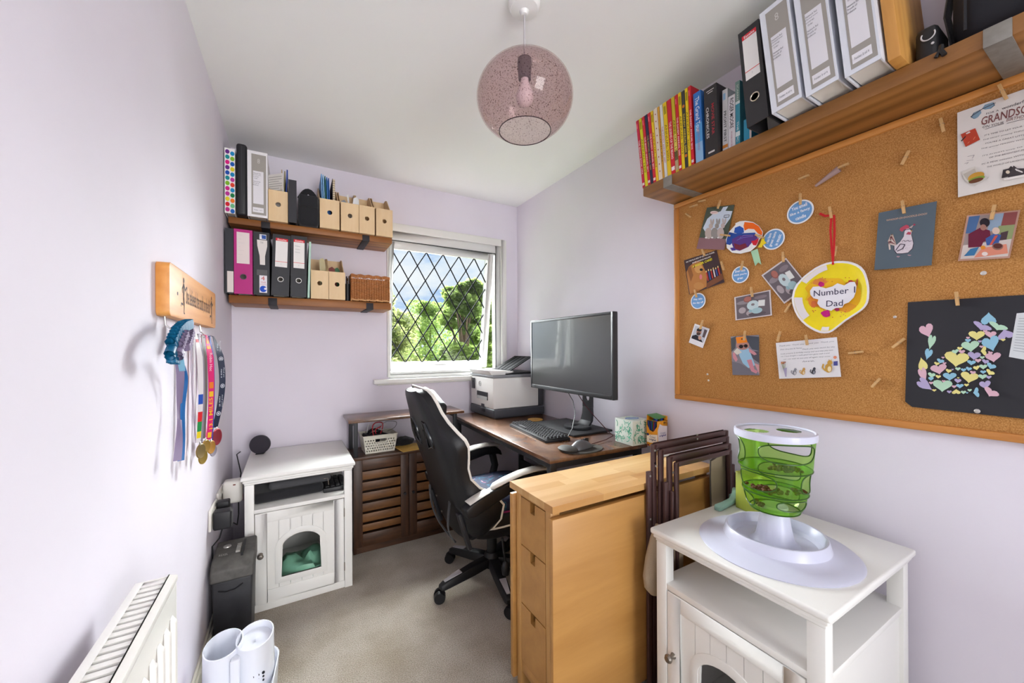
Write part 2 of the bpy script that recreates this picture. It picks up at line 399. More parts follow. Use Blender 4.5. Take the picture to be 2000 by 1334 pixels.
for sgn in (1, -1):
    for k in range(-12, 14):
        p = (ox + dx * (k + .5), oz); d = (dx / 2 * sgn, -dz / 2); t0, t1 = clipline(p, d)
        if t1 - t0 < .12: continue
        A = (p[0] + d[0] * t0, p[1] + d[1] * t0); B_ = (p[0] + d[0] * t1, p[1] + d[1] * t1)
        dd = V((B_[0] - A[0], 0, B_[1] - A[1])).normalized(); n = V((dd.z, 0, -dd.x)) * .0034
        A = V((A[0], 0, A[1])); B_ = V((B_[0], 0, B_[1])); q = MB()
        for y in (.001, .010):
            pass
        ring = lambda c: [c + n + V((0, .0025, 0)), c - n + V((0, .0025, 0)), c - n + V((0, .0095, 0)), c + n + V((0, .0095, 0))]
        q.loft([ring(A), ring(B_)]).build('lead_strip', mLead, sash, smooth=0)

# ------------------------------------------------------------------ outside: lawn and leafy trees
mLawn = mat('lawn', '#6f8f3a', .9, var=.3, vscale=2)
o = MB().box(-14, 16, D + T + .02, 22, -2.9, -2.8).build('lawn', mLawn, smooth=0); tag(o, 'grass lawn far below the window', 'lawn'); o['kind'] = 'structure'
o = MB().box(-6, 9, D + T + .02, 6.0, -2.8, -2.76).build('bounce_slab', mat('pale_bounce_slab', '#c9c2b2', .8, var=.1, vscale=1.5), smooth=0); o['kind'] = 'structure'; o['label'] = 'unseen pale slab added below the window to bounce light up'  # pale slab added out of view to throw light up onto the ceiling
def leafmat(name, c1, c2):
    m, nt, b = _new(name); N = nt.nodes.new; L = nt.links.new
    tc = N('ShaderNodeTexCoord'); n1 = N('ShaderNodeTexNoise'); n1.inputs['Scale'].default_value = 2.5; n1.inputs['Detail'].default_value = 4; L(tc.outputs['Object'], n1.inputs['Vector'])
    r = N('ShaderNodeValToRGB'); L(n1.outputs['Fac'], r.inputs['Fac']); r.color_ramp.elements[0].position = .3; r.color_ramp.elements[1].position = .7; r.color_ramp.elements[0].color = C4(c1); r.color_ramp.elements[1].color = C4(c2)
    L(r.outputs['Color'], b.inputs['Base Color']); b.inputs['Roughness'].default_value = .6
    t = N('ShaderNodeBsdfTranslucent'); L(r.outputs['Color'], t.inputs['Color'])
    x = N('ShaderNodeMixShader'); x.inputs['Fac'].default_value = .6; o = nt.nodes['Material Output']
    L(b.outputs[0], x.inputs[1]); L(t.outputs[0], x.inputs[2]); L(x.outputs[0], o.inputs['Surface']); return m
mLeafA = leafmat('leaf_green', '#587034', '#93a65c'); mLeafB = leafmat('leaf_olive', '#66733f', '#9ba268'); mBark = mat('bark', '#6b5a48', .9, var=.3, vscale=20, bump=.5)
def tree(name, label, x, y, zt, r, m, n, seed):
    rnd = random.Random(seed); t = thing(name, label, 'tree', (x, y, -2.8))
    q = MB(); hgt = zt + 2.8
    q.tube([(0, 0, 0), (.05, .02, hgt * .3), (-.03, .05, hgt * .6), (0, 0, hgt * .9)], [.13, .11, .07, .02], 8)
    blobs = []
    for k in range(60):
        a = rnd.uniform(0, 2 * pi); f = rnd.random(); zz = hgt * (.3 + .68 * f); rr = r * (1.15 - .8 * f * f) * sqrt(rnd.random())
        blobs.append((rr * cos(a), rr * sin(a), zz, rnd.uniform(.28, .5) * r * (1.1 - .5 * f)))
    for bx, by, bz, br in blobs[:14]: q.tube([(0, 0, max(.3, bz * .6)), (bx * .5, by * .5, bz * .85), (bx, by, bz)], [.045, .03, .012], 5)
    q.build('trunk', mBark, t)
    q = MB(); vs = []; fs = []
    for i in range(n):
        bx, by, bz, br = blobs[rnd.randrange(len(blobs))]
        d = V((rnd.gauss(0, 1), rnd.gauss(0, 1), rnd.gauss(0, 1))).normalized() * br * (rnd.random() ** .4)
        c = V((bx, by, min(bz + d.z * .8, hgt)))  + V((d.x, d.y, 0)); s = rnd.uniform(.04, .085)
        a = V((rnd.gauss(0, 1), rnd.gauss(0, 1), rnd.gauss(0, .6))).normalized(); e = a.orthogonal().normalized(); e = Matrix.Rotation(rnd.uniform(0, 6.28), 3, a) @ e
        k = len(vs); vs += [c - a * s, c + e * s * .45, c + a * s, c - e * s * .45]; fs.append((k, k + 1, k + 2, k + 3))
    q.add(vs, fs); f = q.build('foliage', m, t, smooth=0); f['kind'] = 'stuff'
tree('garden_tree', 'tall bright green leafy tree rising in the middle of the window view', 3.35, 8.0, 2.75, .82, mLeafA, 26000, 3)
tree('garden_tree', 'olive green leafy tree showing beside the shelves in the window view', 0.75, 8.0, 2.55, .95, mLeafB, 26000, 4)
tree('garden_tree', 'green leafy tree seen in the gap beside the open sash', 5.95, 8.0, 2.3, .8, mLeafA, 24000, 5)
tree('garden_tree', 'pale olive leafy tree further back beside the bright green tree', 1.95, 11.0, 2.95, 1.3, mLeafB, 26000, 6)
tree('garden_tree', 'darker leafy tree further back behind the bright green tree', 5.8, 11.0, 2.8, 1.3, mLeafA, 26000, 8)
tree('garden_tree', 'distant leafy tree filling the low part of the window view', 5.0, 15.6, 3.1, 1.9, mLeafA, 26000, 9)
# ------------------------------------------------------------------ common furniture materials
mWhiteF = mat('white_lacquer', '#ecebe6', .38, var=.015, vscale=6)
mSteelK = mat('brushed_nickel', '#8d857c', .3, metal=.9)
mBlackP = mat('black_plastic', '#1b1b1e', .45)
mBlackM = mat('black_powder_coated_steel', '#242428', .5, bump=.05, bscale=300)
mDarkFab = mat('dark_fabric', '#1e1e22', .9, bump=.25, bscale=350, sheen=.2)
mRustic = wood('rustic_brown_wood', '#2e1c12', '#5c3a22', 'X', 11, .42, 3, '#21140d', bump=.2, wave=.08)
mRusticV = wood('rustic_brown_wood_upright', '#2a1a13', '#54341f', 'Z', 11, .45, 3, '#1f130d', bump=.2, wave=.08)
mRusticTop = wood('rustic_desk_top', '#3a2a22', '#80583c', 'Y', 10, .27, 1.6, '#2b1f1a', coat=.25, bump=.1, wave=.04)
mSlat = wood('rustic_slat_wood', '#4a2c14', '#855629', 'X', 10, .45, 3, '#2c1a0c', bump=.2, wave=.05)
mBirch = wood('birch', '#a8773c', '#c29050', 'X', 10, .38, 9, bump=.05, wave=.0)
BIRCHES = [wood('birch_stave_%d' % i, a, c, 'X', 12, .36, 12, bump=.05, wave=0) for i, (a, c) in enumerate([('#c4955a', '#d8b27a'), ('#bd8b4e', '#d0a468'), ('#cca36a', '#e0be8a'), ('#b27f45', '#c8985c')])]
mBirchV = wood('birch_upright', '#b08043', '#cb9a5a', 'Z', 10, .4, 12, bump=.05, wave=0)

# ------------------------------------------------------------------ white litter cabinets (front faces local -y, width along x)
def litter_cabinet(label, loc, rz, w, d, h=.625, knob=-1):
    t = thing('litter_cabinet', label, 'cabinet', loc, rz, 'white cat litter cabinets')
    hw = w / 2; p = .036; x0, x1 = -hw + .014, hw - .014; y0, y1 = .014, d - .012
    b = MB(); b.box(-hw, hw, 0, d, h - .018, h); b.build('top', mWhiteF, t, bevel=.006, seg=3)
    b = MB(); b.box(-hw + .007, hw - .007, .007, d - .006, h - .03, h - .018).box(x0 - .002, x1 + .002, y0 - .002, y1 + .002, h - .04, h - .03); b.build('top_moulding', mWhiteF, t, bevel=.004)
    for sx in (x0, x1 - p):
        for sy in (y0, y1 - p): MB().box(sx, sx + p, sy, sy + p, 0, h - .04).build('leg', mWhiteF, t, bevel=.002)
    b = MB(); b.box(x0 + .004, x1 - .004, y0 + .002, y1 - .002, h - .175, h - .157); b.build('shelf', mWhiteF, t, bevel=.002)
    zs = h - .175
    for sx in (x0 + .01, x1 - .022): MB().box(sx, sx + .012, y0 + p, y1 - p, .04, zs).build('side_panel', mWhiteF, t)
    MB().box(x0 + p, x1 - p, y1 - .022, y1 - .01, .04, zs).build('back_panel', mWhiteF, t)
    MB().box(x0 + .01, x1 - .01, y0 + .02, y1 - .01, .03, .042).build('bottom_panel', mWhiteF, t)
    MB().box(x0 + p, x1 - p, y0 + .006, y0 + .02, 0, .035).build('plinth_rail', mWhiteF, t, bevel=.002)
    # door with tongue and groove panel and arched opening
    dx0, dx1, dz0, dz1 = x0 + p + .002, x1 - p - .002, .037, zs - .003; yd = y0 + .001
    door = thing_part('door', t)
    fr = .046
    b = MB(); b.box(dx0, dx0 + fr, yd, yd + .018, dz0, dz1).box(dx1 - fr, dx1, yd, yd + .018, dz0, dz1).box(dx0 + fr, dx1 - fr, yd, yd + .018, dz1 - fr, dz1).box(dx0 + fr, dx1 - fr, yd, yd + .018, dz0, dz0 + fr + .01)
    b.build('door_frame', mWhiteF, door, bevel=.0025)
    ax0, ax1 = dx0 + fr, dx1 - fr; az0, az1 = dz0 + fr + .01, dz1 - fr
    hwid = .083; hz0 = .135; hz1 = .325; cx = (dx0 + dx1) / 2; n = 14; cz = hz1 - .06
    arch = [(cx - hwid, hz0)] + [(cx - hwid * cos(pi * i / n), cz + .06 * sin(pi * i / n)) for i in range(n + 1)] + [(cx + hwid, hz0)]
    # boards either side / above / below the opening
    nb = 6; bw = (ax1 - ax0) / nb
    def archz(x):
        u = max(-1, min(1, (x - cx) / hwid)); return cz + .06 * sqrt(max(0, 1 - u * u))
    for i in range(nb):
        xa, xb = ax0 + i * bw + .0007, ax0 + (i + 1) * bw - .0007; q = MB()
        ya, yb = yd + .0035, yd + .0115
        if xb <= cx - hwid + .002 or xa >= cx + hwid - .002: q.box(xa, xb, ya, yb, az0, az1)
        else:
            MB().box(xa, xb, ya, yb, az0, hz0).build('board', mWhiteF, door, smooth=0)
            xs = sorted(set([xa, xb] + [xa + (xb - xa) * k / 6 for k in range(1, 6)] + [z for z in (cx - hwid, cx + hwid) if xa < z < xb]))
            lo = [(x, archz(x) if abs(x - cx) < hwid else hz0) for x in xs]
            q.prism(lo + [(xb, az1), (xa, az1)], (0, yb, 0), (1, 0, 0), (0, 0, 1), 0, .008)
        q.build('board', mWhiteF, door, smooth=0)
    # arched trim
    ow = hwid + .026; o2 = [(cx - ow, hz0 - .026)] + [(cx - ow * cos(pi * i / n), cz + .088 * sin(pi * i / n)) for i in range(n + 1)] + [(cx + ow, hz0 - .026)]
    q = MB(); k = len(arch); rings = []
    for a, c in zip(arch, o2):
        rings.append([V((a[0], yd + .014, a[1])), V((a[0], yd + .0012, a[1])), V((c[0], yd + .0012, c[1])), V((c[0], yd + .014, c[1]))])
    q.loft(rings, loop=True); q.build('arch_trim', mWhiteF, door, bevel=.0015)
    kx = dx0 + .022 if knob < 0 else dx1 - .022; kz = (dz0 + dz1) / 2 + .02
    MB().lathe([(0, 0), (.009, 0), (.006, .008), (.0055, .014), (.011, .018), (.0125, .024), (.009, .03), (0, .032)], 16, M=Matrix.Translation((kx, yd, kz)) @ Matrix.Rotation(pi / 2, 4, 'X')).build('knob', mSteelK, door)
    for hz in (dz0 + .07, dz1 - .07):
        hx = dx1 + .001 if knob < 0 else dx0 - .001
        MB().box(hx - .002, hx + .002, yd - .003, yd + .004, hz - .02, hz + .02).build('hinge', mSteelK, door)
    return t
def thing_part(name, parent):
    o = bpy.data.objects.new(name, None); COL.objects.link(o); o.parent = parent; return o
cabL = litter_cabinet('white litter cabinet with arched door beside the paper shredder', (.03, 2.06, 0), radians(.5), .475, .545, .625, -1)
cabR = litter_cabinet('white litter cabinet under the green tower feeder', (.978, .6, 0), radians(-90), .47, .532, .625, -1)
mGreenBag = mat('green_plastic_bag', '#7fb79a', .4, bump=.9, bscale=14)
def blob(name, label, cat, c, r, m, seed, sz=1, noise=.25):
    rnd = random.Random(seed); n, k = 20, 12; rings = []
    ph = [(rnd.uniform(0, 6.28), rnd.uniform(0, 6.28), rnd.randint(2, 5), rnd.randint(2, 5)) for _ in range(5)]
    q = MB(); vs = []
    prof = []
    for i in range(k + 1):
        th = pi * i / k
        ring = []
        for a in range(n):
            f = 1 + noise * sum(sin(p[2] * 2 * pi * a / n + p[0]) * sin(p[3] * th + p[1]) for p in ph) / 2.5
            ring.append(V((r[0] * sin(th) * cos(2 * pi * a / n) * f, r[1] * sin(th) * sin(2 * pi * a / n) * f, max(0, r[2] * (1 - cos(th)) * f))))
        rings.append(ring)
    q.loft(rings[1:-1]); o = q.build(name, m, None, loc=c, smooth=60)
    return tag(o, label, cat)
blob('plastic_bag', 'crumpled green plastic bag inside the litter cabinet beside the shredder', 'bag', (.04, 2.2, .043), (.13, .1, .062), mGreenBag, 5)

# things in the open compartment of that cabinet
def softbox(name, label, cat, c, dims, m, rz=0, bev=.02, seed=0, parts=None):
    t = MB().box(-dims[0] / 2, dims[0] / 2, -dims[1] / 2, dims[1] / 2, 0, dims[2]).build(name, m, None, loc=c, rot=(0, 0, rz), bevel=bev, seg=4, smooth=60)
    return tag(t, label, cat)
lb = softbox('laptop_bag', 'flat black laptop bag lying in the litter cabinet compartment', 'bag', (-.03, 2.27, .4685), (.3, .25, .05), mDarkFab, radians(5), .018)
mGreyFab = mat('grey_fabric', '#4a4a4d', .9, bump=.3, bscale=300)
gb = softbox('fabric_pouch', 'grey fabric pouch lying on top of the black laptop bag', 'pouch', (.025, 2.25, .5187), (.27, .2, .04), mGreyFab, radians(3), .018)
MB().tube([(.1, -.101, .02), (.118, -.107, .02), (.122, -.108, -.012)], .0022, 6).build('zip_pull', mSteelK, gb)
kb2 = MB().box(-.055, .055, -.1, .1, 0, .022).build('spare_keypad', mBlackP, None, loc=(.182, 2.24, .4685), rot=(0, 0, 0), bevel=.004)
tag(kb2, 'small black spare keypad lying next to the laptop bag', 'keypad')
for i in range(4):
    for j in range(7): MB().box(-.045 + i * .024, -.045 + i * .024 + .019, -.088 + j * .026, -.088 + j * .026 + .02, .022, .029).build('key', mBlackP, kb2, bevel=.002, seg=1)

# smart speaker disc
sp = thing('smart_speaker', 'round dark smart speaker standing on the white cabinet', 'speaker', (-.16, 2.5, .625), radians(-10))
Mx = Matrix.Translation((0, 0, .051)) @ Matrix.Rotation(radians(84), 4, 'X')
MB().lathe([(0, -.022), (.03, -.022), (.045, -.014), (.0495, -.002), (.05, .008), (.0485, .014)], 36, M=Mx).build('body', mBlackP, sp)
MB().lathe([(.0485, .0142), (.046, .017), (.03, .0185), (0, .019)], 36, M=Mx).build('grille_cloth', mat('speaker_cloth', '#38343c', .95, bump=.5, bscale=600), sp)
MB().box(-.02, .02, -.02, .025, 0, .004).build('foot', mBlackP, sp, bevel=.002)

# ------------------------------------------------------------------ rustic cabinet with slatted doors on the window wall
RX0, RX1, RY0, RY1, RZ = .296, .93, 2.355, 2.6, .568
rc = thing('slatted_cabinet', 'rustic brown cabinet with two slatted doors under the window', 'cabinet', ((RX0 + RX1) / 2, RY0, 0))
hw = (RX1 - RX0) / 2; dd = RY1 - RY0
MB().box(-hw - .006, hw + .006, -.006, dd, RZ - .018, RZ).build('top', mRustic, rc, bevel=.002)
for x in (-hw, hw - .018): MB().box(x, x + .018, .02, dd, 0, RZ - .018).build('side_panel', mRusticV, rc, bevel=.001)
MB().box(-hw + .018, hw - .018, .02, dd, .05, .068).build('bottom_panel', mRustic, rc)
MB().box(-hw + .018, hw - .018, dd - .01, dd, .05, RZ - .018).build('back_panel', mRustic, rc)
MB().box(-hw + .018, hw - .018, .022, .036, 0, .05).build('plinth', mRustic, rc)
for s in (-1, 1):
    dr = thing_part('door', rc); a, c = (-hw, -.0015) if s < 0 else (.0015, hw); st = .048; z0, z1 = .045, RZ - .02
    for xa in (a, c - st): MB().box(xa, xa + st, 0, .018, z0, z1).build('stile', mRusticV, dr, bevel=.001)
    MB().box(a + st, c - st, 0, .018, z1 - .06, z1).build('rail', mRustic, dr, bevel=.001)
    MB().box(a + st, c - st, 0, .018, z0, z0 + .072).build('rail', mRustic, dr, bevel=.001)
    q0 = z0 + .072; n = 6; ph = (z1 - .06 - q0) / n
    for i in range(n):
        MB().box(a + st, c - st, .006, .014, q0 + i * ph + (.012 if i == 0 else .004), q0 + (i + 1) * ph - .010).build('slat', mSlat, dr, bevel=.001)
    kx = (c - st / 2) if s < 0 else (a + st / 2)
    MB().cyl((kx, 0, .31), (kx, -.012, .31), .008).build('knob', mBlackM, dr)
# riser bench standing over the cabinet
bx = .268, .975; by = 2.34, 2.6; bz = .785
rs = thing('desk_riser', 'narrow rustic shelf unit with black legs over the slatted cabinet', 'shelf unit', ((bx[0] + bx[1]) / 2, by[0], 0))
hw2 = (bx[1] - bx[0]) / 2
MB().box(-hw2, hw2, 0, .26, bz - .016, bz).build('top', mRusticTop, rs, bevel=.0015)
for s in (-1, 1):
    for y in (.012, .225):
        x = -hw2 + .03 if s < 0 else hw2 - .046; MB().box(x - .011 * (1 + s), x + .011 * (1 - s), y, y + .022, RZ, bz - .016).build('leg', mBlackM, rs, bevel=.0015)
    x = -hw2 + .03 if s < 0 else hw2 - .046; MB().box(x - .011 * (1 + s), x + .011 * (1 - s), .034, .225, bz - .036, bz - .016).build('leg_rail', mBlackM, rs)

# ------------------------------------------------------------------ desk along the right wall
dk = thing('desk', 'rustic brown desk with black steel legs along the lilac wall', 'desk', (.915, 1.29, 0), radians(-2.2))
DW, DL, DZ = .56, 1.235, .733     # local x to the wall, y to the window
MB().box(0, DW, 0, DL, DZ - .018, DZ).build('top', mRusticTop, dk, bevel=.0015)
for x in (.018, DW - .048):
    for y in (.02, DL - .05): MB().box(x, x + .03, y, y + .03, 0, DZ - .018).build('leg', mBlackM, dk, bevel=.0015)
q = MB(); q.box(.018, .048, .05, DL - .05, DZ - .048, DZ - .018).box(DW - .048, DW - .018, .05, DL - .05, DZ - .048, DZ - .018).box(.048, DW - .048, .02, .05, DZ - .048, DZ - .018).box(.048, DW - .048, DL - .05, DL - .02, DZ - .048, DZ - .018)
q.build('apron_frame', mBlackM, dk)
for y in (.02, DL - .05): MB().box(.048, DW - .048, y, y + .03, .12, .15).build('foot_rail', mBlackM, dk)
MB().box(DW - .05, DW - .03, .05, DL - .05, .3, .36).build('back_rail', mBlackM, dk)
def ondesk(u, v, z=DZ): return onz(u, v, z)

# ------------------------------------------------------------------ gateleg table, folded, with drawers
TX0, TX1, TY0, TY1, TZ = .668, 1.468, .928, 1.188, .72
tb = thing('gateleg_table', 'folded birch gateleg table with small drawers behind the folding chairs', 'table', ((TX0 + TX1) / 2, (TY0 + TY1) / 2, 0))
hx, hy = (TX1 - TX0) / 2, (TY1 - TY0) / 2
top = thing_part('tabletop', tb); rows = 6; rw = 2 * hy / rows; rnd = random.Random(11)
for r in range(rows):
    x = -hx
    k = 0
    while x < hx - 1e-6:
        ln = rnd.uniform(.18, .34); 
        if k == 0: ln = rnd.uniform(.08, .3)
        e = min(hx, x + ln)
        if hx - e < .07: e = hx
        MB().box(x, e, -hy + r * rw, -hy + (r + 1) * rw, TZ - .022, TZ).build('stave', BIRCHES[rnd.randrange(4)], top, smooth=0)
        x = e; k += 1
lh = .648
for s in (-1, 1):
    lf = MB().box(-hx, hx, s * hy - .0 if s > 0 else -hy - .0, s * (hy - .02), TZ - .04 - lh, TZ - .04)
    # one leaf per long side, hanging just below the top edge
    lf.build('drop_leaf', mBirch, tb, bevel=.002)
fy = hy - .026
for x in (-hx + .012, hx - .046):
    for y in (-fy, fy - .03): MB().box(x, x + .034, y, y + .03, 0, TZ - .022).build('leg', mBirchV, tb, bevel=.002)
MB().box(-hx + .046, hx - .046, -fy + .05, fy - .05, TZ - .05, TZ - .022).build('top_rail', mBirch, tb)
MB().box(-hx + .014, -hx + .03, -fy + .03, fy - .03, TZ - .036, TZ - .022).build('end_rail', mBirch, tb)
MB().box(-hx + .014, -hx + .03, -fy + .03, fy - .03, .075, .115).build('end_rail', mBirch, tb, bevel=.002)
MB().box(-hx + .03, hx - .046, -fy + .03, fy - .03, .09, .11).build('bottom_panel', mBirch, tb)
dzs = [(.118, .315), (.319, .516), (.52, TZ - .038)]
for z0, z1 in dzs:
    d_ = thing_part('drawer', tb); ya, yb = -fy + .031, fy - .031; nt_ = .014
    # drawer front with finger notch cut in the top edge
    poly = [(ya, z0), (yb, z0), (yb, z1), (nt_, z1), (nt_, z1 - .035), (-nt_, z1 - .035), (-nt_, z1), (ya, z1)]
    MB().prism(poly, (-hx + .012, 0, 0), (0, 1, 0), (0, 0, 1), 0, .016).build('drawer_front', mBirchV if False else mBirch, d_, smooth=0)
    MB().box(-hx + .036, hx - .1, ya + .005, yb - .005, z0 + .01, z1 - .05).build('drawer_box', mBirch, d_)
# ------------------------------------------------------------------ gaming chair (local +x is forward)
mPU = mat('black_faux_leather', '#18181b', .42, bump=.12, bscale=220, spec=.4)
mPUw = mat('white_faux_leather', '#e6e2da', .4)
mCushFab = None
def cushion_mat():
    m, nt, b = _new('floral_cushion_fabric'); N = nt.nodes.new; L = nt.links.new
    tc = N('ShaderNodeTexCoord'); vo = N('ShaderNodeTexNoise'); vo.inputs['Scale'].default_value = 11; vo.inputs['Detail'].default_value = 3; vo.inputs['Distortion'].default_value = 1.6; L(tc.outputs['Object'], vo.inputs['Vector'])
    r = N('ShaderNodeValToRGB'); L(vo.outputs['Fac'], r.inputs['Fac']); e = r.color_ramp.elements
    e[0].position = 0; e[0].color = C4('#151d3f'); e[1].position = 1; e[1].color = C4('#e8d3cf')
    for p, c in ((.5, '#141f45'), (.56, '#215f7c'), (.6, '#19254f'), (.645, '#c76a86'), (.68, '#7fc4bd'), (.73, '#efe0da')): q = e.new(p); q.color = C4(c)
    r.color_ramp.interpolation = 'CONSTANT'
    L(r.outputs['Color'], b.inputs['Base Color']); b.inputs['Roughness'].default_value = .75; return m
ch = thing('gaming_chair', 'black gaming chair with white piping pulled up to the desk', 'chair', (.885, 1.765, 0), radians(2))
# star base and casters
cs = thing_part('star_base', ch)
MB().lathe([(0, .075), (.04, .075), (.045, .1), (.04, .135), (.03, .15), (0, .15)], 20).build('hub', mBlackP, cs)
for i, adeg in enumerate((113, 185, 257, 329, 41)):
    a = radians(adeg); d = V((cos(a), sin(a), 0)); n = V((-sin(a), cos(a), 0)); q = MB(); rings = []
    for rr, zt, zb, hwid in ((.03, .128, .088, .03), (.12, .118, .075, .029), (.22, .1, .065, .026), (.275, .088, .058, .022), (.295, .078, .058, .018)):
        rings.append([d * rr + n * hwid + V((0, 0, zb)), d * rr + n * hwid * .75 + V((0, 0, zt)), d * rr - n * hwid * .75 + V((0, 0, zt)), d * rr - n * hwid + V((0, 0, zb))])
    leg = q.loft(rings).build('leg', mBlackP, cs, bevel=.004)
    z = lambda rr: .1005 + (.22 - rr) * .2; q = MB()
    P = [d * .185 + n * .016 + V((0, 0, .1085)), d * .185 - n * .016 + V((0, 0, .1085)), d * .272 - n * .008 + V((0, 0, .0905)), d * .272 + n * .008 + V((0, 0, .0905))]
    q.add([p for p in P] + [p + V((0, 0, .003)) for p in P], [(0, 1, 2, 3), (4, 7, 6, 5), (0, 4, 5, 1), (1, 5, 6, 2), (2, 6, 7, 3), (3, 7, 4, 0)]).build('grey_insert', mat('silver_grey_plastic', '#b9b6bb', .4), cs)
    q = MB(); c = d * .283; aa = a + radians([30, -25, 40, 10, 70][i]); w = V((-sin(aa), cos(aa), 0)); f = V((cos(aa), sin(aa), 0)) * .012
    for s in (-1, 1): q.tube([c + f + w * (s * .008) + V((0, 0, .028)), c + f + w * (s * .026) + V((0, 0, .028))], [.028, .025], 18)
    q.cyl(c + f - w * .022 + V((0, 0, .028)), c + f + w * .022 + V((0, 0, .028)), .008, n=8)
    q.cyl(c + V((0, 0, .03)), c + V((0, 0, .066)), .008, n=8); q.build('caster', mBlackP, cs)
MB().cyl((0, 0, .14), (0, 0, .25), .026, n=18).cyl((0, 0, .25), (0, 0, .34), .016, n=14).build('gas_lift', mBlackP, ch)
q = MB(); q.box(-.14, .14, -.1, .1, .295, .32).box(-.08, .08, -.05, .05, .27, .295); q.build('mechanism_plate', mBlackM, ch, bevel=.003)
MB().tube([(.0, -.05, .285), (.02, -.2, .28), (.03, -.25, .275)], .006, 8).build('tilt_lever', mBlackP, ch)
q = MB(); q.tube([(-.06, -.21, .32), (-.058, -.218, .27), (-.05, -.222, .21)], .006, 6).lathe([(0, -.032), (.016, -.026), (.02, 0), (.015, .024), (.006, .034), (0, .035)], 12, (-.05, -.222, .18)); q.build('pump_hose', mBlackP, ch)
# seat shell
def superellipse(hw, hd, n=36, p=4.0):
    return [(math.copysign(abs(cos(2 * pi * i / n)) ** (2 / p), cos(2 * pi * i / n)) * hd, math.copysign(abs(sin(2 * pi * i / n)) ** (2 / p), sin(2 * pi * i / n)) * hw) for i in range(n)]
q = MB(); rings = []
for k, (z, f) in enumerate(((.32, .9), (.33, .97), (.37, 1.0), (.402, .985), (.415, .93), (.418, .8))):
    rings.append([V((x * f + .045, y * f, z + .012 * max(0, abs(y) / .228 - .75) * 4 * (k >= 3))) for x, y in superellipse(.228, .255)])
q.loft(rings).build('seat', mPU, ch, smooth=60)
q = MB(); q.tube([V((x * 1.003 + .045, y * 1.003, .377)) for x, y in superellipse(.228, .255)], .0045, 6, closed=True); q.build('seat_piping', mPUw, ch)
mCushFab = cushion_mat()
q = MB(); rings = []
for z, f in ((.419, .85), (.426, .97), (.45, 1.0), (.478, .95), (.493, .82), (.5, .6), (.502, .3)): rings.append([V((x * f + .05, y * f, z)) for x, y in superellipse(.205, .215, 36, 3.2)])
cu = q.loft(rings).build('seat_cushion', mCushFab, None, smooth=70)
cu.location = ch.location; cu.rotation_euler = ch.rotation_euler
tag(cu, 'navy floral seat cushion on the black gaming chair', 'cushion')
MB().tube([V((x * 1.0 + .05, y * 1.0,   .43)) for x, y in superellipse(.205, .215, 36, 3.2)], .005, 6, closed=True).build('pink_trim', mat('magenta_trim', '#8a1f5c', .7), cu)
# reclined backrest, lofted from cross sections (u: height along the back)
LEAN = radians(17.5); Bo = V((-.21, 0, .315)); up = V((-sin(LEAN), 0, cos(LEAN))); fw = V((cos(LEAN), 0, sin(LEAN)))
prof = [ # u, half width, wing forward, thickness
 (.0, .16, .03, .06), (.03, .215, .075, .08), (.08, .25, .12, .09), (.15, .266, .145, .095), (.21, .256, .125, .095), (.27, .228, .075, .09), (.33, .222, .05, .09), (.39, .228, .05, .092), (.45, .243, .062, .095),
 (.50, .258, .068, .095), (.54, .257, .062, .092), (.58, .235, .048, .088), (.63, .195, .036, .082), (.68, .165, .03, .078), (.73, .148, .028, .074), (.77, .132, .024, .068), (.795, .108, .018, .055), (.805, .075, .012, .04)]
prof = [(u * .895, w, wf, th) for u, w, wf, th in prof]
rings = []; edgeL = []; edgeR = []
for u, w, wf, th in prof:
    b0 = Bo + up * u; P = []
    back = [(-1.0, wf * .75), (-.94, wf * .35 + .008), (-.8, .004), (-.4, -.004), (0, -.006), (.4, -.004), (.8, .004), (.94, wf * .35 + .008), (1.0, wf * .75)]
    front = [(.985, wf + .03), (.86, wf + .035), (.68, th * .62 + wf * .25), (.35, th * .8), (0, th * .82), (-.35, th * .8), (-.68, th * .62 + wf * .25), (-.86, wf + .035), (-.985, wf + .03)]
    for s, f in back + front: P.append(b0 + V((0, 1, 0)) * (s * w) + fw * f)
    rings.append(P); edgeL.append(P[9] ); edgeR.append(P[17])
bk = MB().loft(rings).build('backrest', mPU, ch, smooth=50)
MB().tube([p + fw * .002 for p in edgeR] + [p + up * .004 for p in reversed(edgeL)], .0055, 7).build('back_piping', mPUw, bk)
# white headrest edge panel along the upper rim of the front
q = MB(); r_ = []
for i in range(9, len(prof)):
    u, w, wf, th = prof[i]; b0 = Bo + up * (u + .004)
    r_.append([b0 + V((0, -1, 0)) * (w * .99) + fw * (wf + .029), b0 + V((0, -1, 0)) * (w * .995) + fw * (wf + .04), b0 + V((0, -1, 0)) * (w * .88) + fw * (wf + .044), b0 + V((0, -1, 0)) * (w * .88) + fw * (wf + .03)])
q.loft(r_).build('white_side_panel', mPUw, bk, smooth=60)
# two belt slots near the shoulders with glossy rims
mGlossB = mat('gloss_black_plastic', '#101012', .12, spec=.6)
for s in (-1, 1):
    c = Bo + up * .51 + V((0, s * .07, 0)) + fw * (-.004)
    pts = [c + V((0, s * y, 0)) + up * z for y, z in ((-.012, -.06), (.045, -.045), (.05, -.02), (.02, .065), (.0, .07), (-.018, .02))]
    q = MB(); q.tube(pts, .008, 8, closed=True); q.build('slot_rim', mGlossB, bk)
    q = MB(); q.add([p + fw * .003 for p in pts], [tuple(range(6))]); q.build('slot_shade_sheet', mDarkFab, bk, smooth=0)  # dark sheet stands for the shade inside the open slot
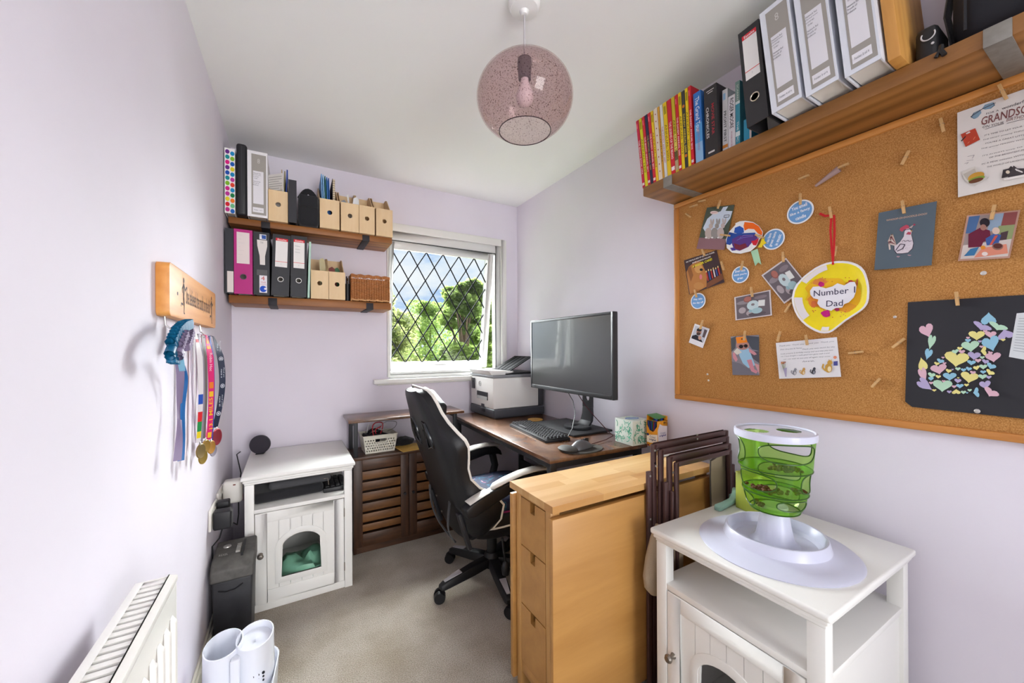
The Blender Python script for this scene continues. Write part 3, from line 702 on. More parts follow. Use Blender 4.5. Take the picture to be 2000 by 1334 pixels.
# headrest pillow hanging at the front, straps on the back
MB().box(-.1, .1, -.03, .03, -.05, .05).build('head_pillow', mPU, bk, loc=Bo + up * .61 + fw * .09, rot=(0, -LEAN, pi / 2), bevel=.024, seg=4, smooth=60)
q = MB(); c = Bo + up * .43 + fw * .11
q.tube([c + V((0, -.15, 0)), c + V((0, .15, 0))], [.035, .035], 14); q.build('lumbar_bar', mGlossB, bk, bevel=.006)
# hinge plates with bolts low on the back and loose straps
for y in (-.19, .16): MB().box(-.006, .012, y, y + .03, -.02, .16).build('hinge_bracket', mBlackM, bk, loc=Bo + fw * (-.008), rot=(0, -LEAN, 0), bevel=.003)
for y, z in ((-.15, .16), (.1, .17), (-.15, .08), (.1, .08)):
    p = Bo + up * (z - .02) + V((0, y, 0)) + fw * (-.002); MB().cyl(p, p - fw * .007, .006, n=10).build('bolt', mSteelK, bk)
for y0, y1, s in ((-.12, .02, .0), (.14, .0, .02)):
    q = MB(); pts = [Bo + up * (.2 - .27 * t) + V((0, y0 + (y1 - y0) * t ** 1.5, 0)) + fw * (-.012 - .03 * sin(pi * t)) for t in [i / 8 for i in range(9)]]
    q.tube(pts, .012, 8, flat=(.25, 1), up=(1, 0, 0)); q.build('strap', mDarkFab, bk)
# arm rests
for s in (-1, 1):
    ar = thing_part('armrest', ch); ar.location.x = -.055 if s < 0 else -.035; y = s * .262
    path = [V((-.225, y, .522)), V((-.19, y, .543)), V((-.1, y, .575)), (V((.0, y, .6))), V((.12, y, .618)), V((.2, y, .612)), V((.23, y - s * .0, .585))]
    q = MB(); rr = []
    for i, p in enumerate(path):
        hgt = [.04, .062, .06, .05, .045, .045, .03][i]; wd = .027
        rr.append([p + V((0, -wd, 0)), p + V((0, wd, 0)), p + V((.01, wd, -hgt)), p + V((.01, -wd, -hgt))])
    q.loft(rr).build('arm_body', mPU, ar, bevel=.008, seg=3, smooth=60)
    q = MB(); rr = []
    for x, z, wd in ((-.09, .578, .012), (-.075, .588, .024), (-.02, .604, .028), (.06, .62, .029), (.14, .626, .029), (.2, .621, .026), (.225, .612, .014)):
        rr.append([V((x, y - wd, z)), V((x, y - wd * .7, z + .009)), V((x, y + wd * .7, z + .009)), V((x, y + wd, z)), V((x, y, z - .02))])
    q.loft(rr).build('white_pad', mPUw, ar, smooth=60)
    q = MB(); rr = []
    for x, z in ((-.205, .54), (-.17, .554), (-.11, .574)): rr.append([V((x, y - .028, z)), V((x, y + .028, z)), V((x, y + .02, z + .004)), V((x, y - .02, z + .004))])
    q.loft(rr).build('white_rear_panel', mPUw, ar)
    MB().tube([(.18, y, .585), (.2, y * .99, .5), (.14, y * .88, .37), (.05, y * .6, .315)], .018, 10, flat=(1.3, .7)).build('arm_support', mBlackP, ar)
# ------------------------------------------------------------------ things on the desk
mGreyP = mat('dark_grey_plastic', '#45464c', .45); mPrWhite = mat('printer_white', '#e9e7e3', .4)
pr = thing('printer', 'white and grey inkjet printer on the desk corner by the window', 'printer', (1.125, 2.205, DZ), 0)
PW, PD = .4, .385   # x depth of machine (front faces -x), y width
MB().box(0, PW, 0, PD, 0, .062).build('paper_tray', mGreyP, pr, bevel=.012, seg=3)
MB().box(-.002, .004, .13, .2, .03, .052).build('tray_grip', mBlackP, pr, bevel=.002)
q = MB(); q.box(.004, PW - .045, .012, PD - .01, .062, .265); q.build('body', mPrWhite, pr, bevel=.006, seg=3)
MB().box(PW - .045, PW + .004, .02, PD - .02, .062, .25).build('rear_cover', mGreyP, pr, bevel=.006)
q = MB(); q.box(.001, .0045, .095, .265, .112, .165); ot = q.build('output_slot', mBlackP, pr)
q = MB(); q.add([(-.002, .1, .113), (-.002, .26, .113), (.0006, .26, .135), (.0006, .1, .135)], [(0, 1, 2, 3)]); q.build('output_tray', mat('grey_tray', '#a9a8a5', .4), pr, smooth=0)
MB().box(-.001, .0035, .15, .19, .064, .082).build('front_notch', mGreyP, pr)
MB().box(-.002, .004, PD - .085, PD - .03, .175, .25).build('touch_screen', mat('screen_gloss', '#1c1d24', .12), pr, bevel=.002)
q = MB(); q.tube([(0.0035, .218 + .016 * cos(a), .217 + .016 * sin(a)) for a in [2 * pi * i / 20 for i in range(20)]], .0018, 6, closed=True); q.build('round_badge', mat('badge_grey', '#8d8d90', .3), pr)
text('hp', flat('#8d8d90'), pr, (.0035, .218, .217), (0, -1, 0), (0, 0, 1), .016, .018, 'badge_lettering')
q = MB(); q.box(.0, PW - .03, .008, PD - .006, .265, .284); q.build('scanner_lid', mat('lid_grey', '#86888c', .35), pr, bevel=.005)
q = MB(); rr = []
for x, zl, zh in ((.02, .284, .318), (.1, .284, .322), (.16, .284, .306)): rr.append([V((x, .02, zl)), V((x, PD - .02, zl)), V((x - .03, PD - .03, zh)), V((x - .03, .03, zh))])
q = MB(); q.prism([(.0, .284), (.1, .284), (.17, .3), (.16, .306), (.09, .312), (-.02, .318), (-.02, .312)], (0, PD - .03, 0), (1, 0, 0), (0, 0, 1), 0, PD - .06); q.build('feeder_cover', mPrWhite, pr, bevel=.003)
MB().box(.1, PW - .04, .03, PD - .03, .284, .298).build('feeder_tray', mBlackP, pr, bevel=.004)
q = MB(); q.box(0, .21, 0, .24, 0, .006); 
for i in range(4): q.box(.012, .2, .02 + i * .055, .062 + i * .055, .006, .0085)
q.build('document_support', mat('matt_black_plastic', '#17171a', .8, spec=.2), pr, loc=(.15, .06, .3), rot=(0, radians(-28), 0))

# monitor parallel to the wall, screen faces -x
mBez = mat('monitor_bezel', '#2e3033', .45); mScr = mat('monitor_screen', '#1d2122', .3, spec=.9, coat=.6)
mo = thing('computer_monitor', 'black widescreen monitor on a stand with its screen off', 'monitor', (1.43, 1.69, DZ + .012), radians(-.5))
mx = -.118; y0, y1, z0, z1 = -.366, .366, .2, .622; bz_ = .014
scr = MB().box(mx + .002, mx + .02, y0 + bz_, y1 - bz_, z0 + .022, z1 - bz_).build('screen', mScr, mo)
q = MB(); q.box(mx, mx + .03, y0, y0 + bz_, z0, z1).box(mx, mx + .03, y1 - bz_, y1, z0, z1).box(mx, mx + .03, y0 + bz_, y1 - bz_, z1 - bz_, z1).box(mx - .002, mx + .03, y0 + bz_, y1 - bz_, z0, z0 + .022)
q.build('bezel', mBez, mo, bevel=.002)
q = MB(); q.box(mx + .02, mx + .036, y0 + .003, y1 - .003, z0 + .003, z1 - .003).box(mx + .034, mx + .06, y0 + .05, y1 - .06, z0 + .02, z0 + .24); q.build('back_housing', mBlackP, mo, bevel=.006)
text('BenQ', flat('#c9c9cc'), mo, (mx - .002, y1 - .03, z0 + .011), (0, -1, 0), (0, 0, 1), .028, .008, 'maker_lettering')
for i in range(5): MB().box(mx - .003, mx, -.05 + i * .018, -.041 + i * .018, z0 + .003, z0 + .006).build('button', mBlackP, mo)
q = MB(); fr = []
for z, x, wd in ((.0, -.03, .05), (.012, .0, .05), (.035, .022, .046), (.07, .03, .042), (.11, .031, .038)):
    fr.append([V((x, -wd, z)), V((x, wd, z)), V((x + .016, wd, z)), V((x + .016, -wd, z))])
q.loft(fr).build('stand_column', mBez, mo, bevel=.002)
q = MB(); holed_panel(q, .038, .29, .016, .165, .021, 28, 0, .11); q.build('stand_upright', mBez, mo, loc=(.047, 0, 0), rot=(0, 0, pi / 2), smooth=30)
MB().box(-.08, .03, -.04, .04, .36, .46).build('neck_bracket', mBlackP, mo, bevel=.004)
q = MB(); q.lathe([(.036, .0), (.078, .0), (.08, .006), (.078, .013), (.038, .013), (.036, .008), (.036, 0)], 36, (-.035, 0, 0)); q.build('stand_base', mBez, mo)

# black mat/plate under the stand
dm = MB().box(-.135, .135, -.205, .205, 0, .011).build('desk_mat', mat('black_rubber', '#232326', .6, bump=.1, bscale=400), None, loc=(1.386, 1.752, DZ + .0005), bevel=.003)
tag(dm, 'black rectangular mat beneath the monitor stand', 'mat')
cst = MB().lathe([(0, 0), (.046, 0), (.048, .003), (.047, .007), (.044, .0075), (0, .0065)], 28).build('coaster', mat('brass_wood', '#b98b3f', .4), None, loc=(1.34, 2.045, DZ + .0005)); tag(cst, 'round golden brown coaster between keyboard and printer', 'coaster')

# keyboard: keys are parts
ka = onz(1000, 824, DZ + .01); kbv = onz(1066, 864, DZ + .01); kang = math.atan2(-(kbv.x - ka.x), kbv.y - ka.y) + 0
ky = thing('keyboard', 'black mechanical keyboard in front of the monitor', 'keyboard', (1.152, 1.738, DZ + .0005), radians(-6.5))
q = MB(); q.box(-.07, .07, -.225, .225, 0, .014).box(-.06, .06, -.222, .222, .014, .018); q.build('case', mBlackP, ky, bevel=.004)
mKey = mat('key_plastic', '#222226', .5); rows6 = [(0, 18), (1, 18), (2, 18), (3, 18), (4, 18), (5, 13)]
kmesh = MB().loft([[V((-.0088, -.0092, 0)), V((.0088, -.0092, 0)), V((.0088, .0092, 0)), V((-.0088, .0092, 0))], [V((-.006, -.0065, .0095)), V((.006, -.0065, .0095)), V((.006, .0065, .0095)), V((-.006, .0065, .0095))]]).build('key', mKey, ky, smooth=0)
first = True
for r, n in rows6:
    x = .053 - r * .0205
    for i in range(18):
        if r == 5 and i in (4, 5, 6, 7): continue
        y = .206 - i * .0242
        if first: kk = kmesh; first = False
        else: kk = kmesh.copy(); COL.objects.link(kk)
        kk.location = (x, y, .0175)
        kk.parent = ky
        if i in (14,): kk.location.y -= .002
MB().box(.053 - 5 * .0205 - .0088, .053 - 5 * .0205 + .0088, .206 - 7.4 * .0242, .206 - 3.6 * .0242, .0175, .027).build('space_bar', mKey, ky, bevel=.002)

# mouse mat with wrist rest, mouse, cable
mm = thing('mouse_mat', 'dark round mouse mat with padded wrist rest', 'mouse mat', (1.135, 1.345, DZ + .0005), 0)
q = MB(); q.lathe([(0, 0), (.1, 0), (.102, .003), (.1, .005), (0, .005)], 36, sx=1.05, sy=.72); q.build('pad', mat('mat_cloth', '#39352f', .85), mm)
MB().lathe([(0, .004), (.04, .004), (.046, .012), (.036, .02), (0, .023)], 28, (-.075, .01, 0), sx=.85, sy=1.15).build('wrist_rest', mat('mat_cloth2', '#35322e', .7), mm)
ms = thing('computer_mouse', 'grey and black wired mouse on the round mat', 'mouse', (1.14, 1.355, DZ + .006), radians(12))
q = MB(); rr = []
for x, w, h_ in ((-.058, .012, .012), (-.05, .024, .024), (-.025, .03, .036), (.005, .03, .037), (.035, .028, .026), (.052, .022, .014), (.058, .012, .008)):
    rr.append([V((x, w * cos(pi * i / 8), h_ * sin(pi * i / 8))) for i in range(9)])
q.loft(rr).build('shell', mat('mouse_grey', '#5a5a5c', .35), ms, smooth=60)
q = MB(); q.box(-.005, .05, -.0016, .0016, .02, .0375); q.build('button_split', mBlackP, ms)
MB().cyl((.025, -.004, .031), (.025, .004, .031), .009, n=14).build('scroll_wheel', mBlackP, ms)
MB().tube([(1.19, 1.36, .744), (1.25, 1.38, .742), (1.33, 1.40, .742), (1.40, 1.42, .75), (1.41, 1.47, .765), (1.385, 1.54, .83), (1.36, 1.59, .89), (1.345, 1.63, .945)], .0022, 6).build('cord', mat('red_black_cord', '#4a1f26', .7), ms).parent = None
cc = bpy.data.objects['cord']; cc.name = 'braided_cable'; cc.data.name = 'braided_cable'; tag(cc, 'thin red braided cord looping from the mouse to the monitor', 'cable')
kc = MB().tube([(1.19, 1.52, .748), (1.25, 1.56, .775), (1.32, 1.62, .84), (1.345, 1.67, .9), (1.352, 1.73, .95)], .0022, 6).build('data_cable', mBlackP); tag(kc, 'thin black cord rising from the keyboard behind the monitor', 'cable')

# tissue box with green squiggles
tx = MB().box(-.055, .055, -.058, .058, 0, .117).build('tissue_box', mat('tissue_card', '#dfe8df', .6), None, loc=(1.428, 1.322, DZ + .0005), rot=(0, 0, radians(-2)), bevel=.002)
tag(tx, 'cube tissue box with green squiggle pattern', 'tissue box')
rnd = random.Random(3)
def squiggle(P, n, c, wd=.0032):
    for i in range(n):
        x, y = rnd.uniform(.08, .92), rnd.uniform(.08, .92); a = rnd.uniform(0, 6.28); r = rnd.uniform(.08, .16); k = rnd.choice((-1, 1)) * rnd.uniform(.6, 1.1)
        pts = []
        for j in range(7):
            t = j / 6 - .5; px_, py_ = r * 1.6 * t, k * r * t * t * 1.6
            pts.append((min(.98, max(.02, x + px_ * cos(a) - py_ * sin(a))), min(.98, max(.02, y + px_ * sin(a) + py_ * cos(a)))))
        P.line(pts, wd, c)
P = quadprint((-.055, .058, .117), (-.055, -.058, .117), (-.055, -.058, 0), (-.055, .058, 0), (-1, 0, 0)); squiggle(P, 34, '#4fb493'); P.build(tx, 'squiggle_print')
P = quadprint((-.055, -.058, .117), (.055, -.058, .117), (.055, -.058, 0), (-.055, -.058, 0), (0, -1, 0)); squiggle(P, 34, '#4fae8f'); P.build(tx, 'squiggle_print')
P = quadprint((-.055, .058, .117), (.055, .058, .117), (.055, -.058, .117), (-.055, -.058, .117), (0, 0, 1)); P.ell(.5, .5, .36, .22, '#6f93cf').ell(.5, .5, .3, .16, '#b9cfe9').line([(.25, .5), (.5, .47), (.75, .5)], .003, '#3a62a8'); squiggle(P, 6, '#8fd0b8', .002); P.build(tx, 'opening_print')

# carton of ballpoint pens, on the table end
pb = thing('pen_carton', 'orange and white carton full of ballpoint pens', 'carton', (1.478, 1.215, .7345), radians(2))
w2, d2, h2 = .036, .03, .14
q = MB(); q.box(-w2, w2, -d2, d2, 0, h2 - .02).box(-w2, w2, d2 - .002, d2, h2 - .02, h2 + .002).box(w2 - .002, w2, -d2, d2, h2 - .02, h2)
q.build('box', mat('orange_card', '#e79a1e', .45), pb, bevel=.001)
q = MB(); q.add([(-w2, -d2 + .006, h2 - .012), (w2, -d2 + .006, h2 - .006), (w2, d2, h2 + .004), (-w2, d2, h2 + .004)], [(0, 1, 2, 3)]); q.add([(-w2, -d2 + .006, h2 - .0105), (w2, -d2 + .006, h2 - .0045), (w2, d2, h2 + .0055), (-w2, d2, h2 + .0055)], [(3, 2, 1, 0)]); q.build('lid_flap', mat('green_card', '#4e8f4a', .45), pb, smooth=0)
P = quadprint((-w2, d2, h2 - .02), (-w2, -d2, h2 - .02), (-w2, -d2, 0), (-w2, d2, 0), (-1, 0, 0))
P.poly([(.05, .0), (.05, .18), (.3, .38), (.6, .42), (.95, .2), (.95, 0)], '#1c1c20'); 
for i in range(6): P.line([(.15 + i * .13, .02), (.28 + i * .09, .36)], .0028, ['#1f3fb0', '#1b1b1e', '#1f3fb0', '#1d7a44', '#c22a2a', '#1f3fb0'][i])
P.poly([(.0, .62), (.3, .55), (1, .5), (1, .82), (.3, .86), (0, .84)], '#f3e6cf'); P.ell(.12, .55, .1, .05, '#1d2a63'); P.text('Cristal', .55, .62, .5, .08, '#2a2a66', pb); P.text('original', .55, .73, .6, .1, '#2a2a66', pb, bold=.02); P.rect(.05, .93, .25, .98, '#7a2a3a').rect(.35, .93, .5, .98, '#33246a'); P.build(pb)
P = quadprint((-w2, -d2, h2 - .02), (w2, -d2, h2 - .02), (w2, -d2, 0), (-w2, -d2, 0), (0, -1, 0))
P.poly([(.0, .35), (.2, .1), (.5, .18), (.95, .22), (.95, .95), (.05, .95)], '#ece4e4'); P.text('BIC', .75, .07, .3, .07, '#3a2a10', pb, bold=.03); P.text('Cristal', .5, .46, .5, .07, '#43408a', pb); P.text('original', .48, .56, .66, .1, '#3b3688', pb, bold=.02); P.line([(.97, .1), (.97, .95)], .002, '#2a2a2e'); P.build(pb)
for i in range(9):
    q = MB(); q.cyl((-.026 + (i % 5) * .012, -.015 + (i // 5) * .02, .06), (-.028 + (i % 5) * .012, -.018 + (i // 5) * .02, h2 - .008 - .004 * (i % 3)), .004, n=8); q.build('pen', flat(['#1f3fb0', '#1b1b1e', '#1d7a44'][i % 3]), pb)
# small white card lying on the far end of the gateleg table
o = MB().box(-.05, .05, -.012, .012, 0, .004).build('white_plastic_strip', mPrWhite, None, loc=(1.42, 1.12, .7205), rot=(0, 0, .05), bevel=.0015); tag(o, 'small white plastic strip lying on the birch table near the wall', 'strip')

# ------------------------------------------------------------------ things on the slatted cabinet
bk_ = thing('storage_basket', 'white perforated plastic basket holding cables', 'basket', (.452, 2.47, .5685), radians(1))
mBask = mat('cream_plastic', '#dcd8c8', .45)
bw, bd, bh = .085, .068, .105; tw, td = .1, .08
def bq(s, t, side):   # side wall param
    w = bw + (tw - bw) * t; d = bd + (td - bd) * t; z = .004 + (bh - .004) * t
    return {'f': V((-w + 2 * w * s, -d, z)), 'b': V((w - 2 * w * s, d, z)), 'l': V((-w, d - 2 * d * s, z)), 'r': V((w, -d + 2 * d * s, z))}[side]
for side in 'fblr':
    q = MB(); nx, nz = (26, 13) if side in 'fb' else (20, 13); vs = []; fs = []
    for j in range(nz + 1):
        for i in range(nx + 1): vs.append(bq(i / nx, j / nz, side))
    for j in range(nz):
        for i in range(nx):
            s_, t_ = (i + .5) / nx, (j + .5) / nz
            hole = (j % 2 == 1 and (i + (j // 2)) % 2 == 1 and 0 < j < nz - 2 and 0 < i < nx - 1)
            hand = side in 'fb' and .33 < s_ < .67 and .6 < t_ < .82
            if not hole and not hand: a = j * (nx + 1) + i; fs.append((a, a + 1, a + nx + 2, a + nx + 1))
    q.add(vs, fs); o = q.build('side_wall', mBask, bk_, smooth=0); md = o.modifiers.new('solid', 'SOLIDIFY'); md.thickness = .002
q = MB(); q.box(-bw, bw, -bd, bd, 0, .004); q.build('base', mBask, bk_)
q = MB(); q.tube([(-tw, -td, bh), (tw, -td, bh), (tw, td, bh), (-tw, td, bh)], .0035, 6, closed=True); q.build('rim', mBask, bk_)
q = MB(); q.tube([bq(.33, .6, 'f'), bq(.33, .82, 'f'), bq(.67, .82, 'f'), bq(.67, .6, 'f')], .0028, 6, closed=True); q.build('handle_rim', mBask, bk_)
for i, (nm, col, pts, r) in enumerate((('black charger cable bundle lying in the white basket', '#17171a', [(-.07, .0, .07), (-.02, .03, .1), (.05, .0, .09), (.07, -.03, .08), (.0, -.04, .1), (-.06, .02, .09), (-.02, .05, .12), (.04, .03, .1)], .009),
        ('red looped cable sticking out of the white basket', '#a3222c', [(-.03, -.03, .09), (-.035, -.02, .15), (-.01, .0, .17), (.03, .01, .16), (.02, .0, .11), (-.005, -.02, .09), (-.02, -.03, .13), (.02, -.02, .15)], .0035),
        ('thin white cable looping above the basket', '#cfcfcc', [(-.06, .03, .09), (-.05, .04, .15), (-.02, .03, .13), (.01, .02, .17), (.05, .03, .15), (.03, .0, .12), (-.02, .02, .14)], .002),
        ('thin grey cable arching out beyond the basket', '#55555a', [(.0, .03, .1), (.05, .04, .16), (.12, .04, .155), (.11, .04, .12), (.06, .04, .1)], .0016))):
    P3 = [V(p) for p in pts]; sm = []
    for k in range(len(P3) - 1):
        a, b_, c_, d_ = P3[max(0, k - 1)], P3[k], P3[k + 1], P3[min(len(P3) - 1, k + 2)]
        for t in [j / 6 for j in range(6)]: sm.append(.5 * ((2 * b_) + (c_ - a) * t + (2 * a - 5 * b_ + 4 * c_ - d_) * t * t + (3 * b_ - a - 3 * c_ + d_) * t ** 3))
    o = MB().tube(sm, r, 7).build('cable', mat('cable_' + col, col, .5), None, loc=bk_.location); tag(o, nm, 'cable', 'cables in the basket')
o = MB().box(-.035, .035, -.05, .05, 0, .03).build('power_adapter', mBlackP, None, loc=(.405, 2.475, .63), rot=(.2, .3, .4), bevel=.005); tag(o, 'black power adapter among the cables in the basket', 'adapter')
fl = blob('black_pouch', 'soft black fabric pouch slumped beside the basket', 'pouch', (.615, 2.5, .5685), (.065, .06, .027), mDarkFab, 4, noise=.12)
ev = thing('padded_envelope', 'yellow padded envelope lying over the cabinet edge', 'envelope', (.63, 2.41, .5735), radians(8))
q = MB(); n = 8; top_ = []; vs = []; fs = []
for j in range(n + 1):
    for i in range(n + 1):
        x = -.075 + .18 * i / n; y = -.09 + .16 * j / n; z = .003 + .005 * sin(pi * i / n) * sin(pi * j / n) + .0012 * sin(i * 2.1 + j) + (0.0 if y > -.06 else 0)
        vs.append((x, y, z))
k = len(vs); vs2 = [(x, y, -.0) for x, y, z in vs]
fs = [(j * (n + 1) + i, j * (n + 1) + i + 1, (j + 1) * (n + 1) + i + 1, (j + 1) * (n + 1) + i) for j in range(n) for i in range(n)]
q.add(vs, fs); q.add(vs2, [tuple(reversed(f)) for f in fs])
bd_ = [i for i in range(n + 1)] + [(j + 1) * (n + 1) + n for j in range(n)] + [n * (n + 1) + n - 1 - i for i in range(n)] + [(n - 1 - j) * (n + 1) for j in range(n - 1)]
q.add([vs[i] for i in bd_] + [vs2[i] for i in bd_], [(a, (a + 1) % len(bd_), len(bd_) + (a + 1) % len(bd_), len(bd_) + a) for a in range(len(bd_))])
q.build('paper', mat('manila_paper', '#d9b15a', .6, bump=.5, bscale=40), ev, smooth=60)
# dark bags and box pushed under the desk
o = MB().box(-.16, .16, -.2, .2, 0, .28).build('storage_box', mat('dark_box', '#1d1f24', .7, bump=.2, bscale=30), None, loc=(1.32, 2.24, .0005), bevel=.02, seg=3); tag(o, 'dark storage box pushed under the desk behind the chair', 'box')
pc = thing('computer_tower', 'black computer tower standing under the desk', 'computer', (1.315, 1.62, .0005)); MB().box(-.1, .1, -.21, .21, 0, .4).build('case', mBlackP, pc, bevel=.006); MB().box(-.1, .1, -.211, -.209, .02, .38).build('front_panel', mat('tower_panel', '#26262b', .3), pc)
# ------------------------------------------------------------------ wall shelves
mShelf = wood('stained_pine', '#6b3c18', '#ad6f32', 'X', 9, .5, 7, '#3c210e', bump=.25, wave=.2, ring=2)
mShelfY = wood('oiled_pine', '#8a5722', '#c08540', 'Y', 9, .5, 7, '#4a2c10', bump=.25, wave=.2, ring=2)
mIron = mat('galvanised_steel', '#8f8b84', .55, metal=.35, var=.1, vscale=60); mIronB = mat('black_iron', '#2f2d31', .6, metal=.3)
def wall_shelf(name, label, loc, rz, L_, dep, th, mwood, brs, mbr, lip=.05):
    """plank along local x, back at local y=0, front at y=-dep, top at z=0"""
    t = thing(name, label, 'shelf', loc, rz)
    MB().box(0, L_, -dep, 0, -th, 0).build('plank', mwood, t, bevel=.004)
    for bx_ in brs:
        q = MB(); w = .02
        q.box(bx_ - w, bx_ + w, -dep - .004, -.002, -th - .004, -th).box(bx_ - w, bx_ + w, -dep - .005, -dep - .001, -th - .004, -th + min(lip, th * .92))
        q.build('bracket', mbr, t, bevel=.001)
    return t
ZU, ZL = 1.872, 1.475
wall_shelf('wall_shelf', 'upper dark stained wooden shelf beside the window', (-.285, D - .001, ZU), 0, .813, .228, .034, mShelf, (.16, .66), mIronB, .03)
wall_shelf('wall_shelf', 'lower dark stained wooden shelf beside the window', (-.285, D - .001, ZL), 0, .805, .228, .042, mShelf, (.19, .68), mIronB, .035)
RSZ = 1.9
wall_shelf('wall_shelf', 'long oiled wooden shelf above the cork board', (W - .001, 1.169, RSZ), radians(-90), 1.45, .213, .041, mShelfY and wood('oiled_pine_x', '#7a4f22', '#b27b40', 'X', 9, .5, 7, '#4a2c10', bump=.25, wave=.2, ring=2), (.13, .975), mIron, .04)

# ------------------------------------------------------------------ office files (spine at local y=0 facing -y, width along x, leaning about the spine base)
mPaper = mat('paper_block', '#e4e0d6', .8)
def base(name, label, cat, x, yf, z, wall, lean=0, group=None):
    if wall == 'far': loc = (x, yf, z); rz = 0
    else: loc = (yf, x, z); rz = -pi / 2
    M = Matrix.Translation(loc) @ Matrix.Rotation(rz, 4, 'Z') @ Matrix.Rotation(lean, 4, 'Y')
    t = thing(name, label, cat, (0, 0, 0), 0, group); t.matrix_world = M; return t
def binder(label, x0, x1, wall, yf, z, h=.318, dep=.28, colr='#232328', lean=0, style='lever', lab=None, inner='#34343a', group='ring binders', ring='#b9b4ad'):
    w = abs(x1 - x0); xc = (x0 + x1) / 2
    t = base('ring_binder', label, 'binder', xc, yf, z + abs(math.sin(lean)) * w / 2 + .0004, wall, lean, group)
    hw = w / 2; c = .0032; mc = mat('cover_' + colr, colr, .5, bump=.08, bscale=500)
    q = MB()
    if style == 'lever': holed_panel(q, hw, h, c, h * .265, .0118)
    else: q.box(-hw, hw, 0, c, 0, h)
    q.box(-hw, -hw + c, c, dep, 0, h).box(hw - c, hw, c, dep, 0, h); q.build('cover', mc, t)
    MB().box(-hw + .006, hw - .006, .12 if style == 'lever' else .018, dep - .012, .008, h - .016).build('pages', mPaper if style != 'plain' else mc, t)
    if style == 'lever':
        P = quadprint((-hw, 0, h), (hw, 0, h), (hw, 0, 0), (-hw, 0, 0), (0, -1, 0))
        if lab: lab(P, t)
        P.build(t, 'spine_print')
        q = MB(); q.tube([(.0125 * cos(a), -.0012, h * .265 + .0125 * sin(a)) for a in [2 * pi * i / 24 for i in range(24)]], .0017, 6, closed=True); q.build('finger_ring', mat('ring_' + ring, ring, .3, metal=.8), t)
    elif lab:
        P = quadprint((-hw, 0, h), (hw, 0, h), (hw, 0, 0), (-hw, 0, 0), (0, -1, 0)); lab(P, t); P.build(t, 'spine_print')
    return t
def esselte(P, t, lines=0):
    P.rect(.17, .06, .85, .53, '#ece9e6').rect(.17, .06, .85, .105, '#d8313c').rect(.17, .44, .85, .447, '#d8313c'); P.text('Esselte', .52, .083, .5, .028, '#f6efee', t, bold=.01)
    for i in range(lines): P.text(['Policies', 'Insurance', 'House'][i], .42, .17 + i * .05, .3, .014, '#8a8a90', t)
    P.text('7', .5, .485, .06, .02, '#b8b6ba', t)
def grey_lab(folder, big=True):
    def f(P, t):
        P.rect(.2, .045, .93, .965, '#a19c95').rect(.28, .30, .8, .80, '#e3e1e6').rect(.26, .855, .8, .93, '#e8e6ea')
        P.text('8', .56, .145, .13, .07, '#c9c6c2', t)
        for i, s in enumerate(('Network Rail', '(Tactical Lever', 'Locking)', 'Order')): P.text(s, .48 - (.06 if i > 1 else 0), .335 + i * .026, [.36, .4, .26, .16][i], .016, '#55555c', t)
        for i, s in enumerate(('Network Rail', 'Proofs of', 'Evidence')): P.text(s, .47 - .03 * i, .462 + i * .026, [.34, .28, .26][i], .016, '#55555c', t)
        P.text(folder, .53, .895, .4, .018, '#66666c', t)
    return f
# upper shelf on the window wall
YF = 2.338
dots = ['#6a2a86', '#1787bf', '#178f92', '#8dbf2c', '#df1a84', '#1b5fb8', '#6a2a86', '#e0cf22', '#1b50b0', '#1787bf', '#178f92', '#c23a9c', '#7fb92a', '#e0432f', '#cf1f86', '#1787bf', '#bb2f96', '#17804a', '#e2cf2a', '#ef7a1e', '#d81e2e', '#6fc08a', '#c02a86', '#1f5fb0']
def dotlab(P, t):
    for i in range(24): P.ell(.28 + .48 * (i % 2), .055 + (i // 2) * .081 + .02 * (i % 2), .21, .034, dots[i % 24])
binder('white binder with bright multicoloured dots in the shelf corner', -.292, -.25, 'far', YF, ZU, .322, .27, '#efeceb', 0, 'panel', dotlab)
bb = thing('zip_portfolio', 'tall black zip portfolio case beside the dotted binder', 'portfolio', (-.223, YF + .002, ZU + .0004)); MB().box(-.023, .023, 0, .26, 0, .362).build('case', mat('black_vinyl', '#232327', .45, bump=.1, bscale=300), bb, bevel=.014, seg=4, smooth=60)
MB().box(-.0015, .0015, -.0012, 0, .012, .35).build('zip', mat('zip_tape', '#38383d', .7), bb)
binder('white binder with grey spine panel beside the black portfolio on the upper shelf', -.199, -.113, 'far', YF, ZU, .335, .28, '#e9e7ea', 0, 'panel', grey_lab('Folder 1 of 4'))
mPly = wood('birch_ply', '#dcb98a', '#ecd3aa', 'Z', 8, .55, 6, bump=.05, wave=0); mPly2 = wood('birch_ply_side', '#cda876', '#dfc096', 'Y', 8, .55, 6, bump=.05, wave=0); mPlyEdge = mat('ply_edge', '#a97f4e', .7)
